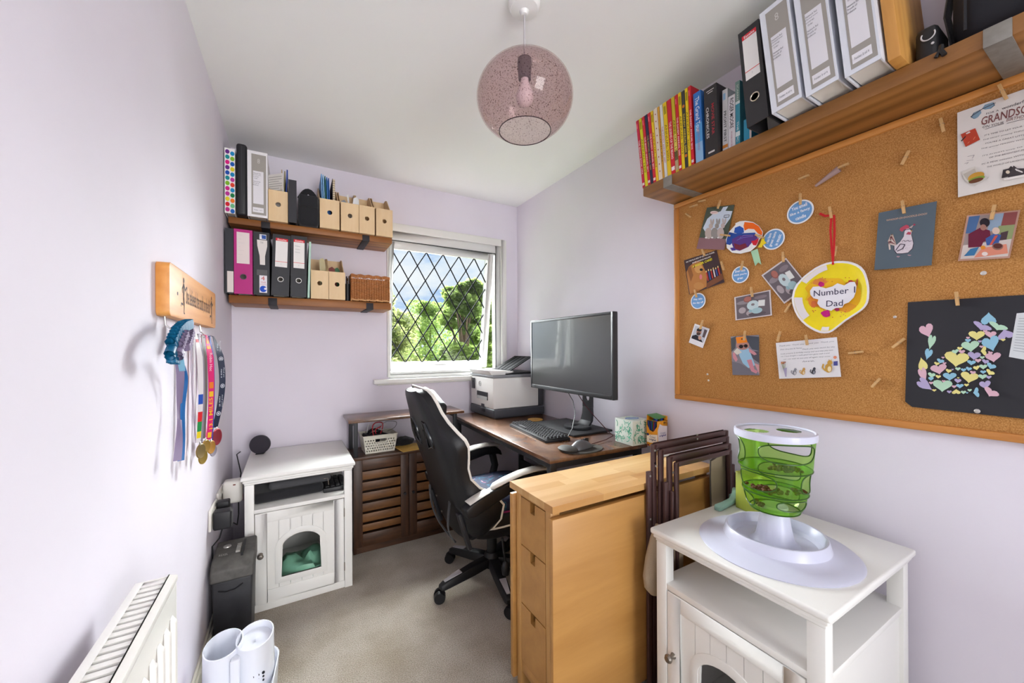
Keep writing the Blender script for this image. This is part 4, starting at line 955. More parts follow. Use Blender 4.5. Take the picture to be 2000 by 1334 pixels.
def magfile(label, x0, x1, yf, z, h=.163, hb=.285, dep=.245, hole='#2a2018', fill=None):
    t = thing('magazine_file', label, 'magazine file', ((x0 + x1) / 2, yf, z + .0004), 0, 'birch magazine files'); hw = (x1 - x0) / 2; th = .004
    n = 24; cz = h * .55; r = .0125
    # front panel with a finger hole
    q = MB(); inn = [(r * cos(2 * pi * i / n), cz + r * sin(2 * pi * i / n)) for i in range(n)]
    def edge(a):
        dx_, dz_ = cos(a), sin(a); k = []
        if dx_ > 1e-9: k.append(hw / dx_)
        if dx_ < -1e-9: k.append(-hw / dx_)
        if dz_ > 1e-9: k.append((h - cz) / dz_)
        if dz_ < -1e-9: k.append(-cz / dz_)
        m_ = min(k); return (dx_ * m_, cz + dz_ * m_)
    angs = sorted([2 * pi * i / n for i in range(n)] + [math.atan2(s2, s1) % (2 * pi) for s1 in (hw, -hw) for s2 in (h - cz, -cz)])
    inn = [(r * cos(a), cz + r * sin(a)) for a in angs]; out = [edge(a) for a in angs]; rings = [[V((i_[0], 0, i_[1])), V((o_[0], 0, o_[1])), V((o_[0], th, o_[1])), V((i_[0], th, i_[1]))] for i_, o_ in zip(inn, out)]
    q.loft(rings, loop=True); q.build('front_panel', mPly, t, smooth=0)
    prof = [(th, 0), (dep, 0), (dep, hb), (dep - .05, hb), (dep - .085, hb - .012), (dep - .12, hb - .045), (th + .05, h + .012), (th + .02, h), (th, h)]
    for x in (-hw, hw - th): MB().prism(prof, (x, 0, 0), (0, 1, 0), (0, 0, 1), 0, th).build('side_panel', mPly2, t, smooth=0)
    MB().box(-hw + th, hw - th, dep - th, dep, 0, hb).build('back_panel', mPly, t); MB().box(-hw + th, hw - th, th, dep - th, 0, th).build('bottom_panel', mPly, t)
    if fill: fill(t, hw, dep)
    return t
def paper_in(label, name, cat, x, yf, z, w, dep, h, colr, tilt=0, group='papers and folders in the magazine files', y0=.03):
    o = MB().box(-w / 2, w / 2, 0, dep, 0, h).build(name, mat('sheet_' + colr, colr, .6), None, loc=(x, yf + y0, z + .006), rot=(0, tilt, 0)); return tag(o, label, cat, group)
F1 = magfile('birch magazine file stuffed with papers next to the white and grey binder', -.111, -.023, 2.366, ZU)
for i, (c, w, h_, t_, nm, lb_) in enumerate((('#e7e2dc', .002, .26, -.06, 'printed_sheet', 'printed white sheet leaning in the first birch magazine file'), ('#b49a6d', .004, .285, .03, 'card_folder', 'buff card folder in the first birch magazine file'), ('#8a8258', .005, .28, .04, 'card_folder', 'olive card folder in the first birch magazine file'), ('#2a4596', .006, .29, .04, 'card_folder', 'navy blue folder in the first birch magazine file'))):
    if i: paper_in(lb_, nm, 'folder', -.07 + i * .011, 2.366, ZU, w, .19, h_, c, t_)
    else:
        o = MB().box(-.05, .05, 0, .0015, 0, .262).build(nm, mat('sheet_' + c, c, .6), None, loc=(-.072, 2.428, ZU + .0065), rot=(.06, 0, -.75)); tag(o, lb_, 'paper', 'papers and folders in the magazine files')
        for k in range(9): MB().box(-.042, .042 - .02 * (k % 3 == 2), -.0004, 0, .245 - k * .012, .2475 - k * .012).build('printed_line', flat('#9a9690'), o, smooth=0)
bs = binder('slim black box file between the magazine file and the black bag', -.02, .018, 'far', 2.35, ZU, .228, .24, '#2a2a2f', 0, 'plain', None)
bgp = thing('camera_bag', 'small black fabric bag on the upper shelf', 'bag', (.076, 2.36, ZU + .0004)); MB().box(-.05, .05, 0, .16, 0, .17).build('body', mDarkFab, bgp, bevel=.022, seg=4, smooth=60)
q = MB(); q.tube([(-.04 + .08 * t, .07, .16 + .05 * sin(pi * t)) for t in [i / 10 for i in range(11)]], .016, 8, flat=(1, .35)); q.build('handle', mDarkFab, bgp); MB().box(-.046, .046, -.004, .05, .1, .165).build('flap', mDarkFab, bgp, bevel=.008)
F2 = magfile('birch magazine file holding blue folders and a spiral notebook', .13, .23, 2.366, ZU)
for i, (c, nm, lb_) in enumerate((('#6fa5d8', 'card_folder', 'light blue folder at the edge of the second birch magazine file'), ('#8fc3ea', 'card_folder', 'pale blue folder in the second birch magazine file'), ('#2f6a66', 'card_folder', 'dark teal folder in the second birch magazine file'), ('#3a78c0', 'card_folder', 'mid blue folder in the second birch magazine file'), ('#2860a8', 'card_folder', 'deep blue folder in the second birch magazine file'))):
    paper_in(lb_, nm, 'folder', .15 + i * .009, 2.366, ZU, .005, .2, .305 - i * .004, c, -.03)
nb = thing('spiral_notebook', 'brown spiral bound notebook in the second birch magazine file', 'notebook', (.204, 2.392, ZU + .006)); MB().box(-.006, .006, 0, .2, 0, .285).build('pages', mat('notebook_pages', '#d9c9ae', .8), nb); MB().box(-.008, -.006, -.002, .2, 0, .288).build('cover', mat('notebook_cover', '#2c211f', .6), nb)
q = MB()
for i in range(22): q.tube([(.0 + .006 * cos(a), -.002 + .005 * sin(a), .01 + i * .0125) for a in [2 * pi * j / 8 for j in range(8)]], .0011, 4, closed=True)
sp_ = q.build('spiral_binding', mSteelK, nb); sp_['kind'] = 'stuff'
F3 = magfile('birch magazine file with crumpled white papers, left of the plain hole ones', .238, .334, 2.37, ZU)
def leafpaper(label, x, y, z, w, h, colr, rx, ry, bend=.02):
    q = MB(); n = 6; rr = []
    for i in range(n + 1):
        t = i / n; zz = h * t; off = bend * t * t; ww = w * (1 - .35 * t * t)
        rr.append([V((-ww / 2, off, zz)), V((0, off - .006 * t, zz + .01 * t)), V((ww / 2, off, zz)), V((ww / 2, off + .001, zz)), V((0, off - .005 * t, zz + .01 * t)), V((-ww / 2, off + .001, zz))])
    o = q.loft(rr).build('loose_paper', mat('sheet_' + colr, colr, .6), None, loc=(x, y, z), rot=(rx, 0, ry), smooth=60); return tag(o, label, 'paper', 'papers and folders in the magazine files')
leafpaper('upright folded white paper standing in the third birch magazine file', .3, 2.44, ZU + .006, .03, .225, '#e9e8e4', 0, 1.2)
leafpaper('curled white paper drooping over the third birch magazine file', .318, 2.42, ZU + .006, .05, .2, '#e3e5e6', .05, .3, -.01)
leafpaper('grey plastic wallet in the third birch magazine file', .262, 2.42, ZU + .006, .05, .18, '#8b939c', .05, .2)
F4 = magfile('empty birch magazine file pressed against the paper filled one', .336, .422, 2.37, ZU)
F5 = magfile('empty birch magazine file at the window end of the shelf', .43, .526, 2.37, ZU)
# lower shelf
def l_blk(P, t): P.rect(.25, .66, 1, .985, '#e2d8d2')
binder('black file with white label at its foot in the lower shelf corner', -.292, -.258, 'far', YF, ZL, .322, .28, '#2b2d34', 0, 'panel', l_blk)
def l_pink(P, t):
    P.rect(.15, .045, .84, .53, '#e6d9d6')
    for i in range(6): P.line([(.22, .09 + i * .06), (.22 + .45 * random.random() + .1, .09 + i * .06)], .0006, '#c4b7b6')
binder('magenta lever arch file on the lower shelf', -.256, -.179, 'far', YF, ZL, .324, .28, '#b81d7c', 0, 'lever', l_pink, ring='#5a5a60')
def l_hour(P, t):
    P.rect(.38, .035, .8, .115, '#e9ecf2').rect(.52, .045, .78, .105, '#2f56a0'); P.text('OXF', .5, .06, .2, .02, '#223f80', t)
    P.poly([(.22, .125), (.24, .22), (.38, .38), (.4, .52), (.72, .52), (.72, .38), (.86, .22), (.86, .125)], '#e3ddd8'); P.text('Yr 4', .52, .165, .16, .04, '#6a6a70', t)
    P.rect(.2, .6, .86, .69, '#5d5c5e').rect(.36, .69, .84, .965, '#eae6ec'); P.text('4', .58, .735, .22, .065, '#c8453c', t); P.text('YEAR', .6, .8, .34, .03, '#d98a94', t); P.text('GUARANTEE', .6, .835, .4, .014, '#d98a94', t)
    P.ell(.6, .905, .22, .05, '#1f4fc0').ell(.74, .9, .09, .018, '#eae6ec')
binder('black file with hourglass white label and four year sticker', -.175, -.106, 'far', YF, ZL, .322, .28, '#2a2b30', 0, 'panel', l_hour)
binder('black lever arch file with blank red headed label', -.1, -.02, 'far', YF, ZL, .32, .28, '#26272c', .03, 'lever', lambda P, t: esselte(P, t, 0), ring='#c9c6c2')
binder('black lever arch file with written red headed label', -.013, .062, 'far', YF, ZL, .325, .28, '#26272c', .012, 'lever', lambda P, t: esselte(P, t, 3), ring='#c9c6c2')
gf = paper_in('pale mint green card folder standing beside the lever arch file', 'card_folder', 'folder', .072, YF, ZL - .0055, .01, .22, .305, '#b9dccb', .03, 'folders on the lower shelf', .01)
M1 = magfile('birch magazine file next to the mint green folder on the lower shelf', .084, .172, 2.366, ZL, .156, .265)
M2 = magfile('birch magazine file next to the pen pot on the lower shelf', .174, .258, 2.366, ZL, .156, .265)
leafpaper('crumpled cream paper bag poking out of the lower birch file', .155, 2.44, ZL + .006, .05, .23, '#cbbf98', .0, .5)
leafpaper('dark red wrapper in the lower birch file beside the pen pot', .2, 2.44, ZL + .006, .05, .185, '#7c3f3d', .0, .2)
leafpaper('dark green wrapper in the lower birch file beside the pen pot', .23, 2.45, ZL + .006, .045, .185, '#3f6a4c', .0, .3)
pp = thing('pen_pot', 'black pen pot between the birch file and the wicker basket', 'pen pot', (.276, 2.42, ZL + .0004)); MB().lathe([(0, 0), (.014, 0), (.0155, .1), (.0145, .1), (.013, .004), (0, .004)], 18).build('pot', mBlackP, pp)
for i in range(4):
    o = MB().cyl((0, 0, 0), (0, 0, .14), .003, n=8).build('pen', flat(['#e7e5e6', '#1d1d22', '#77777c', '#26262b'][i]), None, loc=(.271 + .004 * i, 2.418 + .003 * (i % 2), ZL + .006), rot=(.04 * (i - 1.5), .05 * (i - 1.5), 0)); tag(o, ['white pen standing in the black pot', 'black pen standing in the black pot', 'grey pen standing in the black pot', 'dark charcoal pen standing in the black pot'][i], 'pen', 'pens in the pot')
# wicker basket: stakes and woven rods
wk = thing('wicker_basket', 'brown wicker basket at the window end of the lower shelf', 'basket', (.4, 2.455, ZL + .0004)); mWick = mat('wicker', '#a86a38', .6, var=.25, vscale=60); mWick2 = mat('wicker_light', '#cf9a66', .6, var=.2, vscale=60)
hwx, hwy, hh = .107, .085, .148
def per(t, gx=hwx, gy=hwy):
    t = t % 1; L4 = [2 * gx, 2 * gy, 2 * gx, 2 * gy]; s = t * sum(L4)
    for k, (p0, p1) in enumerate((((-gx, -gy), (gx, -gy)), ((gx, -gy), (gx, gy)), ((gx, gy), (-gx, gy)), ((-gx, gy), (-gx, -gy)))):
        if s <= L4[k]: f = s / L4[k]; return V((p0[0] + (p1[0] - p0[0]) * f, p0[1] + (p1[1] - p0[1]) * f, 0)), V(((0, -1), (1, 0), (0, 1), (-1, 0))[k]).to_3d()
        s -= L4[k]
    return V((-gx, -gy, 0)), V((0, -1, 0))
NS = 56
st_ = MB().cyl((0, 0, 0), (0, 0, hh), .0024, n=6).build('stake', mWick2, wk)
for i in range(NS):
    p, n_ = per((i + .5) / NS)
    if i == 0: o = st_
    else: o = st_.copy(); COL.objects.link(o)
    o.parent = wk; o.location = p
for r in range(24):
    q = MB(); pts = []
    for i in range(NS * 2):
        p, n_ = per((i / 2 + .5) / NS); s = (1 if (i // 2 + r) % 2 else -1) if i % 2 == 0 else 0
        pts.append(p + n_ * (.0034 * s) + V((0, 0, .014 + r * .0049)))
    q.tube(pts, .0023, 4, closed=True).build('weaver', mWick, wk)
for z_, rr_ in ((.006, .005), (hh - .008, .0055), (hh + .001, .005)):
    q = MB(); q.tube([per(i / 80)[0] + per(i / 80)[1] * (.003 * sin(i * 1.3)) + V((0, 0, z_ + .0025 * cos(i * 1.3))) for i in range(80)], rr_, 6, closed=True); q.build('border', mWick2 if z_ < .1 else mWick, wk)
MB().box(-hwx + .003, hwx - .003, -hwy + .003, hwy - .003, .004, .01).build('base', mWick, wk)

# ------------------------------------------------------------------ right hand shelf: books, binders, camera things
BX = 1.347
def yb(u, v=300, x=BX): return onx(u, v, x).y
bks = [ # zoom coords: top x0,x1,y ; bottom x0,x1 ; colour; title; title colour; label
 (62, 88, 487, 150, 180, '#c8153f', 'THE BEANO BOOK 1994', '#f0d8da', 'slim red comic annual at the free end of the high shelf'),
 (105, 155, 450, 182, 214, '#d9d21c', 'ANNUAL 1998', '#6a6a20', 'lime yellow comic annual second from the free shelf end'),
 (156, 188, 420, 216, 246, '#d01f32', 'THE BEANO ANNUAL 2011', '#f4dede', 'red comic annual next to the lime yellow one'),
 (190, 218, 400, 247, 278, '#252a47', 'THE OFFICIAL ANNUAL 2009', '#c9a24a', 'navy annual with gold lettering among red comics'),
 (219, 246, 385, 279, 312, '#cf1d36', 'THE DANDY ANNUAL 2011', '#f4dede', 'red comic annual between the navy and the yellow one'),
 (247, 272, 365, 313, 340, '#ecc41c', 'ANNUAL 2004', '#7a6a18', 'thin golden yellow comic annual beside the cream dotted book'),
 (290, 326, 268, 344, 388, '#e7d6c4', '. : . : .', '#a8434a', 'cream book with small red dots on its spine'),
 (330, 358, 275, 389, 412, '#d29a2c', 'ANNUAL', '#8a5a18', 'thin ochre yellow book beside the cream dotted book'),
 (360, 385, 292, 414, 446, '#dad8d6', 'THE DANDY ANNUAL 2007', '#c03a60', 'white comic annual with pink lettering'),
 (392, 438, 245, 448, 492, '#e8c317', 'ANNUAL 2002', '#7a6a18', 'thick yellow comic annual beside the wide red one'),
 (440, 505, 190, 494, 542, '#d21f30', 'THE LEGEND OF THE BEANO', '#f4dede', 'wide red comic annual with white lettering'),
 (508, 550, 182, 544, 582, '#c9b31f', 'ANNUAL 1996', '#5a5218', 'dull yellow comic annual with picture band at the foot'),
 (553, 590, 160, 584, 618, '#cf1f2c', 'THE DANDY ANNUAL 2005', '#f4dede', 'red comic annual with a yellow one on each side'),
 (596, 634, 140, 620, 655, '#ecca12', 'ANNUAL 2003', '#7a6a18', 'bright yellow comic annual beside the charcoal one'),
 (637, 676, 150, 656, 693, '#3b3836', 'DANDY ANNUAL 2009', '#e8cf3a', 'charcoal comic annual with yellow lettering'),
 (680, 711, 82, 695, 728, '#efcf12', 'ANNUAL 2006', '#7a6a18', 'tall yellow comic annual beside the tallest red one'),
 (712, 745, 58, 730, 764, '#d51b2b', 'THE DANDY ANNUAL 2010', '#f6e2e2', 'tallest red comic annual beside the blue book'),
 (775, 868, 165, 784, 874, '#2f74c4', 'The Grand Tour', '#eef2f6', 'thick blue book with white lettering'),
]
SCB = 160 / 970
def make_book(label, y0, y1, h, lean, colr, dep=.195, xs=BX, title=None, tcol='#ffffff', tw=.55, th=.6, tpos=.5, extra=None, group='books on the high shelf', dz=0):
    th_ = abs(y0 - y1) - .0006
    t = base('book', label, 'book', (y0 + y1) / 2, xs, RSZ + .0004 + abs(sin(lean)) * th_ / 2 + dz, 'right', lean, group); hw = th_ / 2; c = .002; mc = mat('cloth_' + colr, colr, .4)
    q = MB(); q.box(-hw, hw, 0, c, 0, h).box(-hw, -hw + c, c, dep, 0, h).box(hw - c, hw, c, dep, 0, h); q.build('cover', mc, t)
    MB().box(-hw + c, hw - c, c, dep - .004, .003, h - .003).build('pages', mPaper, t)
    P = quadprint((-hw, 0, h), (hw, 0, h), (hw, 0, 0), (-hw, 0, 0), (0, -1, 0))
    if title: text(title, flat(tcol), t, (0, 0, h * tpos), (0, 0, -1), (1, 0, 0), h * tw, th_ * th, 'title', .0006, .008)
    if extra: extra(P, t, h, hw)
    P.build(t, 'spine_print'); return t
for i, (a0, a1, ay, b0, b1, colr, ti, tc_, lb_) in enumerate(bks):
    yA, yB = yb(1230 + b0 * SCB), yb(1230 + b1 * SCB); ub = 1230 + (b0 + b1) / 2 * SCB; ut = 1230 + (a0 + a1) / 2 * SCB; vt = 150 + ay * SCB
    top_ = onx(ut, vt, BX); h_ = min(.315, top_.z - RSZ - .0004); lean = -math.atan2(top_.y - (yA + yB) / 2, h_); h_ /= cos(lean)
    if i == 0: prevl = lean
    lean = -.115 + .075 * i / 17
    h_ = min(.315, top_.z - RSZ - .0004) / cos(lean)
    prevl = lean
    def ex(P, t, h, hw, i=i, tc_=tc_):
        if i in (0, 2, 4, 12, 16): P.rect(.1, .93, .9, .965, '#f0dada'); P.rect(.1, .05, .5, .12, '#ef6a78')
        if i in (1, 5, 9, 13, 15): P.rect(.2, .05, .8, .16, '#a3931c')
        if i == 11: P.rect(0, .5, 1, .72, '#e0c860').rect(0, .72, 1, .84, '#6a5a3c').rect(0, .84, 1, .97, '#b9a37c')
        if i == 10: P.rect(.1, .9, .9, .95, '#f3e6e6')
        if i == 14: P.ell(.5, .2, .4, .05 * .4, '#d97a2c').ell(.5, .84, .4, .05 * .4, '#d97a2c')
        if i == 6:
            for k in range(9): P.ell(.5, .08 + k * .1, .14, .01, '#a8434a')
        if i == 17: P.rect(0, .45, 1, 1, '#5aa0d8').rect(0, .72, 1, 1, '#8fb8dd'); text('GUIDE TO THE WORLD', flat('#b98aa8'), t, (0, 0, h * .33), (0, 0, -1), (1, 0, 0), h * .32, hw * .6, 'subtitle', .0012)
    make_book(lb_, yA, yB, h_, lean, colr, .19, BX, ti if i != 6 else None, tc_, .5, .55, .45 if i != 17 else .68, ex)
s2 = 140 / 934
def U2(x): return 1340 + x * s2
def ex_movie(P, t, h, hw):
    text('CHRONICLES', flat('#e6e2e0'), t, (-hw * .5, 0, h * .5), (0, 0, -1), (1, 0, 0), h * .44, hw * .42, 'title', .0008, .005); text('MOVIE STAR', flat('#c33a44'), t, (hw * .35, 0, h * .52), (0, 0, -1), (1, 0, 0), h * .44, hw * .42, 'title', .0008, .005)
    P.rect(.2, .05, .8, .06, '#d8d4d2').rect(.3, .08, .7, .09, '#d8d4d2').rect(.25, .92, .75, .945, '#cfcac8')
make_book('thick black film reference book', yb(U2(252)), yb(U2(418)), onx(U2(330), 130 + 250 * s2, BX).z - RSZ, -.02, '#2d2a2c', .2, BX, None, extra=ex_movie)
def ex_pf(P, t, h, hw): P.rect(0, .86, 1, .91, '#d98a3a').rect(.15, .06, .6, .16, '#9cc3e0')
make_book('white paperback with orange band and dark title', yb(U2(476), x=1.37), yb(U2(546), x=1.37), .235, -.0, '#d9d9da', .14, 1.37, 'PROFIT FIRST', '#3c4046', .48, .5, .42, ex_pf)
def ex_rm(P, t, h, hw): text('MY WORD IS MY BOND', flat('#b0627a'), t, (0, 0, h * .2), (0, 0, -1), (1, 0, 0), h * .3, hw * .4, 'subtitle', .001)
make_book('white paperback with bold black author name', yb(U2(552), x=1.372), yb(U2(642), x=1.372), .2, 0, '#e6e3e6', .14, 1.372, 'ROGER MOORE', '#2c2a33', .54, .55, .68, ex_rm)
def ex_tl(P, t, h, hw): P.rect(0, .0, 1, .3, '#7a9a92').rect(0, .3, 1, .34, '#dfeceb').rect(0, .75, 1, .82, '#e3efee'); text('SCARRED', flat('#e8efe6'), t, (0, 0, h * .82), (0, 0, -1), (1, 0, 0), h * .26, hw * .8, 'title', .001)
make_book('teal and sea blue paperback next to the black lever arch', yb(U2(646), x=1.372), yb(U2(706), x=1.372), .238, 0, '#3f98ad', .14, 1.372, 'THE EPIC', '#e6f0ee', .3, .4, .25, ex_tl)
make_book('small sky blue paperback standing behind the black lever arch', yb(U2(752), x=1.375), yb(U2(855), x=1.375), .09, 0, '#2f9cc4', .12, 1.375, None, group='books on the high shelf', extra=lambda P, t, h, hw: P.rect(.75, 0, 1, 1, '#e8ddd6'))

# binders on the high shelf (they overhang the front edge)
SBX = 1.262
def yy(u, x=SBX): return onx(u, 150, x).y
binder('black lever arch file with red headed label on the high shelf', yy(1455), yy(1497), 'right', 1.272, RSZ, .322, .275, '#2d2c2e', -.085, 'lever', lambda P, t: esselte(P, t, 0), group='binders on the high shelf', ring='#d8cbb8')
binder('white and grey binder marked folder four leaning on the black lever arch', yy(1507), yy(1566), 'right', SBX, RSZ, .33, .285, '#dfe2ea', -.105, 'panel', grey_lab('Folder 4 of 4'), group='binders on the high shelf')
binder('white and grey binder marked folder three between two like it', yy(1574), yy(1638), 'right', SBX, RSZ, .335, .285, '#dfe2ea', -.10, 'panel', grey_lab('Folder 3 of 4'), group='binders on the high shelf')
binder('white and grey binder marked folder two next to the wooden bookend', yy(1650), yy(1722), 'right', SBX, RSZ, .335, .285, '#dfe2ea', -.09, 'panel', grey_lab('Folder 2 of 4'), group='binders on the high shelf')
be = base('wooden_block', 'leaning pine block used as a bookend beside the binders', 'bookend', .345, 1.285, RSZ + .002, 'right', -.085); MB().box(-.012, .012, 0, .24, 0, .34).build('block', wood('pine_block', '#b97d38', '#d9a355', 'Z', 9, .55, 8, wave=.1), be, bevel=.002)
cb = base('compact_camera', 'black camera lying beside the wooden bookend', 'camera', .308, 1.36, RSZ + .0005, 'right', 0); MB().box(-.02, .02, 0, .1, 0, .085).build('body', mBlackP, cb, bevel=.012, seg=3); q = MB(); q.tube([(.004 + .012 * cos(a), -.001, .06 + .012 * sin(a)) for a in [2 * pi * i / 16 * .7 + 2.6 for i in range(16)]], .0016, 5); q.build('dial_mark', mat('silver_mark', '#c9c9cc', .3), cb); MB().cyl((.012, .0, .035), (.012, -.002, .035), .003, n=10).build('button', mat('silver_mark', '#c9c9cc', .3), cb)
bg2 = base('camera_case', 'large rounded black camera case at the near end of the high shelf', 'case', .075, 1.365, RSZ + .0005, 'right', 0); MB().box(-.2, .17, 0, .175, 0, .3).build('body', mat('black_nylon', '#1f2026', .8, bump=.15, bscale=300), bg2, bevel=.06, seg=5, smooth=60)
q = MB(); q.tube([(-.17, -.002, .03), (-.17, -.004, .2), (-.12, -.004, .28), (.1, -.004, .28)], .003, 6); q.build('zip', mBlackM, bg2)
q = MB(); q.tube([(-.2, .09, .02), (-.212, .07, .12), (-.2, .06, .2), (-.16, .06, .26)], .02, 8, flat=(.3, 1)); q.build('shoulder_strap', mDarkFab, bg2)
tm = base('strap_end', 'short black strap toggle hanging over the shelf edge', 'strap', onx(1838, 100, 1.335).y, 1.337, RSZ - .03, 'right', 0); q = MB(); q.tube([(0, .012, .034), (0, .0, .036), (0, -.004, .024), (.006, -.004, .01)], .005, 6).tube([(0, -.002, .03), (-.008, -.005, .012)], .004, 6); q.build('cord', mBlackP, tm)
# ------------------------------------------------------------------ cork notice board on the right wall
def corkmat():
    m, nt, b = _new('cork'); N = nt.nodes.new; L = nt.links.new
    tc = N('ShaderNodeTexCoord'); n1 = N('ShaderNodeTexNoise'); n1.inputs['Scale'].default_value = 330; n1.inputs['Detail'].default_value = 3; n2 = N('ShaderNodeTexVoronoi'); n2.inputs['Scale'].default_value = 160
    L(tc.outputs['Object'], n1.inputs['Vector']); L(tc.outputs['Object'], n2.inputs['Vector'])
    r = N('ShaderNodeValToRGB'); L(n1.outputs['Fac'], r.inputs['Fac']); e = r.color_ramp.elements; e[0].position = .33; e[0].color = C4('#a06d3a'); e[1].position = .68; e[1].color = C4('#c8945a'); q = e.new(.5); q.color = C4('#b78248')
    x = N('ShaderNodeMix'); x.data_type = 'RGBA'; x.blend_type = 'MULTIPLY'; x.inputs[0].default_value = .25; L(r.outputs['Color'], x.inputs[6]); L(n2.outputs['Distance'], x.inputs[7]); L(x.outputs[2], b.inputs['Base Color'])
    L(r.outputs['Color'], b.inputs['Base Color']); b.inputs['Roughness'].default_value = .9; b.inputs['Specular IOR Level'].default_value = .15
    bp = N('ShaderNodeBump'); bp.inputs['Strength'].default_value = .35; bp.inputs['Distance'].default_value = .002; L(n1.outputs['Fac'], bp.inputs['Height']); L(bp.outputs['Normal'], b.inputs['Normal']); return m
CX = W - .012                      # cork face
KB = thing('cork_board', 'large cork notice board in a light wooden frame under the shelf', 'notice board', (W, .61, .94))
ky0, ky1, kz0, kz1 = 0.0, 1.16, .957, 1.856; fwid = .021
mFrame = wood('frame_pine', '#b06a28', '#d4924a', 'Y', 12, .45, 10, wave=.05); mFrameZ = wood('frame_pine_z', '#b06a28', '#d4924a', 'Z', 12, .45, 10, wave=.05)
def kl(o): o.location = -KB.location; return o
kl(MB().box(CX, W - .0005, ky0 + .01, ky1 - .01, kz0 + .01, kz1 - .01).build('cork_sheet', corkmat(), KB, smooth=0))
for nm, bx_, mm_ in (('frame_rail', (W - .022, W - .0005, ky0, ky1, kz0, kz0 + fwid), mFrame), ('frame_rail', (W - .022, W - .0005, ky0, ky1, kz1 - fwid, kz1), mFrame), ('frame_stile', (W - .022, W - .0005, ky1 - fwid, ky1, kz0 + fwid, kz1 - fwid), mFrameZ), ('frame_stile', (W - .022, W - .0005, ky0, ky0 + fwid, kz0 + fwid, kz1 - fwid), mFrameZ)):
    kl(MB().box(*bx_).build(nm, mm_, KB, bevel=.004))

class Card:
    """a flat paper thing on the board; outline and print are given by photograph pixels, mapped onto its own plane in front of the cork"""
    def __init__(s, name, label, cat, poly, col, lift=.0035, thick=.0006, group=None, rough=.5, tilt=0):
        s.X = CX - lift; pts = [onx(u, v, s.X) for u, v in poly]
        c = sum(pts, V((0, 0, 0))) / len(pts); zb_ = min(p.z for p in pts); s.c = V((s.X, c.y, zb_)); s.tilt = tilt
        q = MB(); q.prism([(-(p.y - c.y), p.z - zb_) for p in pts], (0, 0, 0), (0, -1, 0), (0, 0, 1), 0, thick)
        s.o = q.build(name, mat('card_%s_%g' % (col, rough), col, rough), None, loc=s.c, smooth=0); tag(s.o, label, cat, group)
        s.o.rotation_euler = (0, tilt, 0)
        s.mb = MB(); s.ml = []; s.off = thick + .0001; s.mpp = (s.X / ray(*poly[0]).x) / FPX
    def P(s, u, v, d=0): return onx(u, v, s.X) - s.c + V((-s.off - d, 0, 0))
    def mi(s, c):
        k = flat(c)
        if k not in s.ml: s.ml.append(k)
        return s.ml.index(k)
    def poly(s, pts, c): s.off += .00008; s.mb.add([s.P(*p) for p in pts], [tuple(range(len(pts)))], s.mi(c)); return s
    def ell(s, u, v, ru, rv, c, rot=0, n=16):
        return s.poly([(u + ru * cos(t) * cos(rot) - rv * sin(t) * sin(rot), v + ru * cos(t) * sin(rot) + rv * sin(t) * cos(rot)) for t in [2 * pi * i / n for i in range(n)]], c)
    def line(s, pts, w, c):
        s.off += .00008; k = s.mi(c)
        for a, b in zip(pts, pts[1:]):
            A, B_ = s.P(*a), s.P(*b); d = B_ - A
            if d.length < 1e-7: continue
            n = V((-1, 0, 0)).cross(d.normalized()) * (w * s.mpp / 2); s.mb.add([A - n, B_ - n, B_ + n, A + n], [(0, 1, 2, 3)], k)
        return s
    def text(s, st, u0, v0, u1, v1, h, c, bold=0, shear=0, name='lettering'):
        s.off += .00008; A, B_ = s.P(u0, v0), s.P(u1, v1); ex = (B_ - A); ey = V((-1, 0, 0)).cross(ex).normalized()
        if ey.z < 0 and abs(ex.y) > abs(ex.z): ey = -ey
        # readable from the room: ex x ey must face -x
        if ex.cross(ey).x > 0: ey = -ey
        hm = h * s.mpp; text(st, flat(c), s.o, (A + B_) / 2, ex, ey, ex.length, hm, name, .0001, bold, shear)
    def heart(s, u, v, w, h, c, rot=0):
        pts = []
        for i in range(20):
            t = 2 * pi * i / 20; x = .5 * sin(t) ** 3 * 1.08; y = -(13 * cos(t) - 5 * cos(2 * t) - 2 * cos(3 * t) - cos(4 * t)) / 29.5 - .09
            x *= w; y *= h; pts.append((u + x * cos(rot) - y * sin(rot), v + x * sin(rot) + y * cos(rot)))
        return s.poly(pts, c)
    def done(s, name='print'):
        if s.mb.f:
            me = bpy.data.meshes.new(name); me.from_pydata([tuple(p) for p in s.mb.v], [], s.mb.f)
            for q in s.ml: me.materials.append(q)
            me.polygons.foreach_set('material_index', s.mb.m); me.update(); o = bpy.data.objects.new(name, me); COL.objects.link(o); o.parent = s.o; s.mb = MB(); s.ml = []
        return s
def lerpq(q, a, b):
    TL, TR, BR, BL = q; t = (TL[0] * (1 - a) + TR[0] * a, TL[1] * (1 - a) + TR[1] * a); k = (BL[0] * (1 - a) + BR[0] * a, BL[1] * (1 - a) + BR[1] * a)
    return (t[0] * (1 - b) + k[0] * b, t[1] * (1 - b) + k[1] * b)
def Z(o, s): return lambda *ps: [(o[0] + x * s, o[1] + y * s) for x, y in ps]
z2 = Z((1320, 370), .18736); z3 = Z((1400, 310), .18742); z4 = Z((1400, 480), .20984)
rnd = random.Random(21)

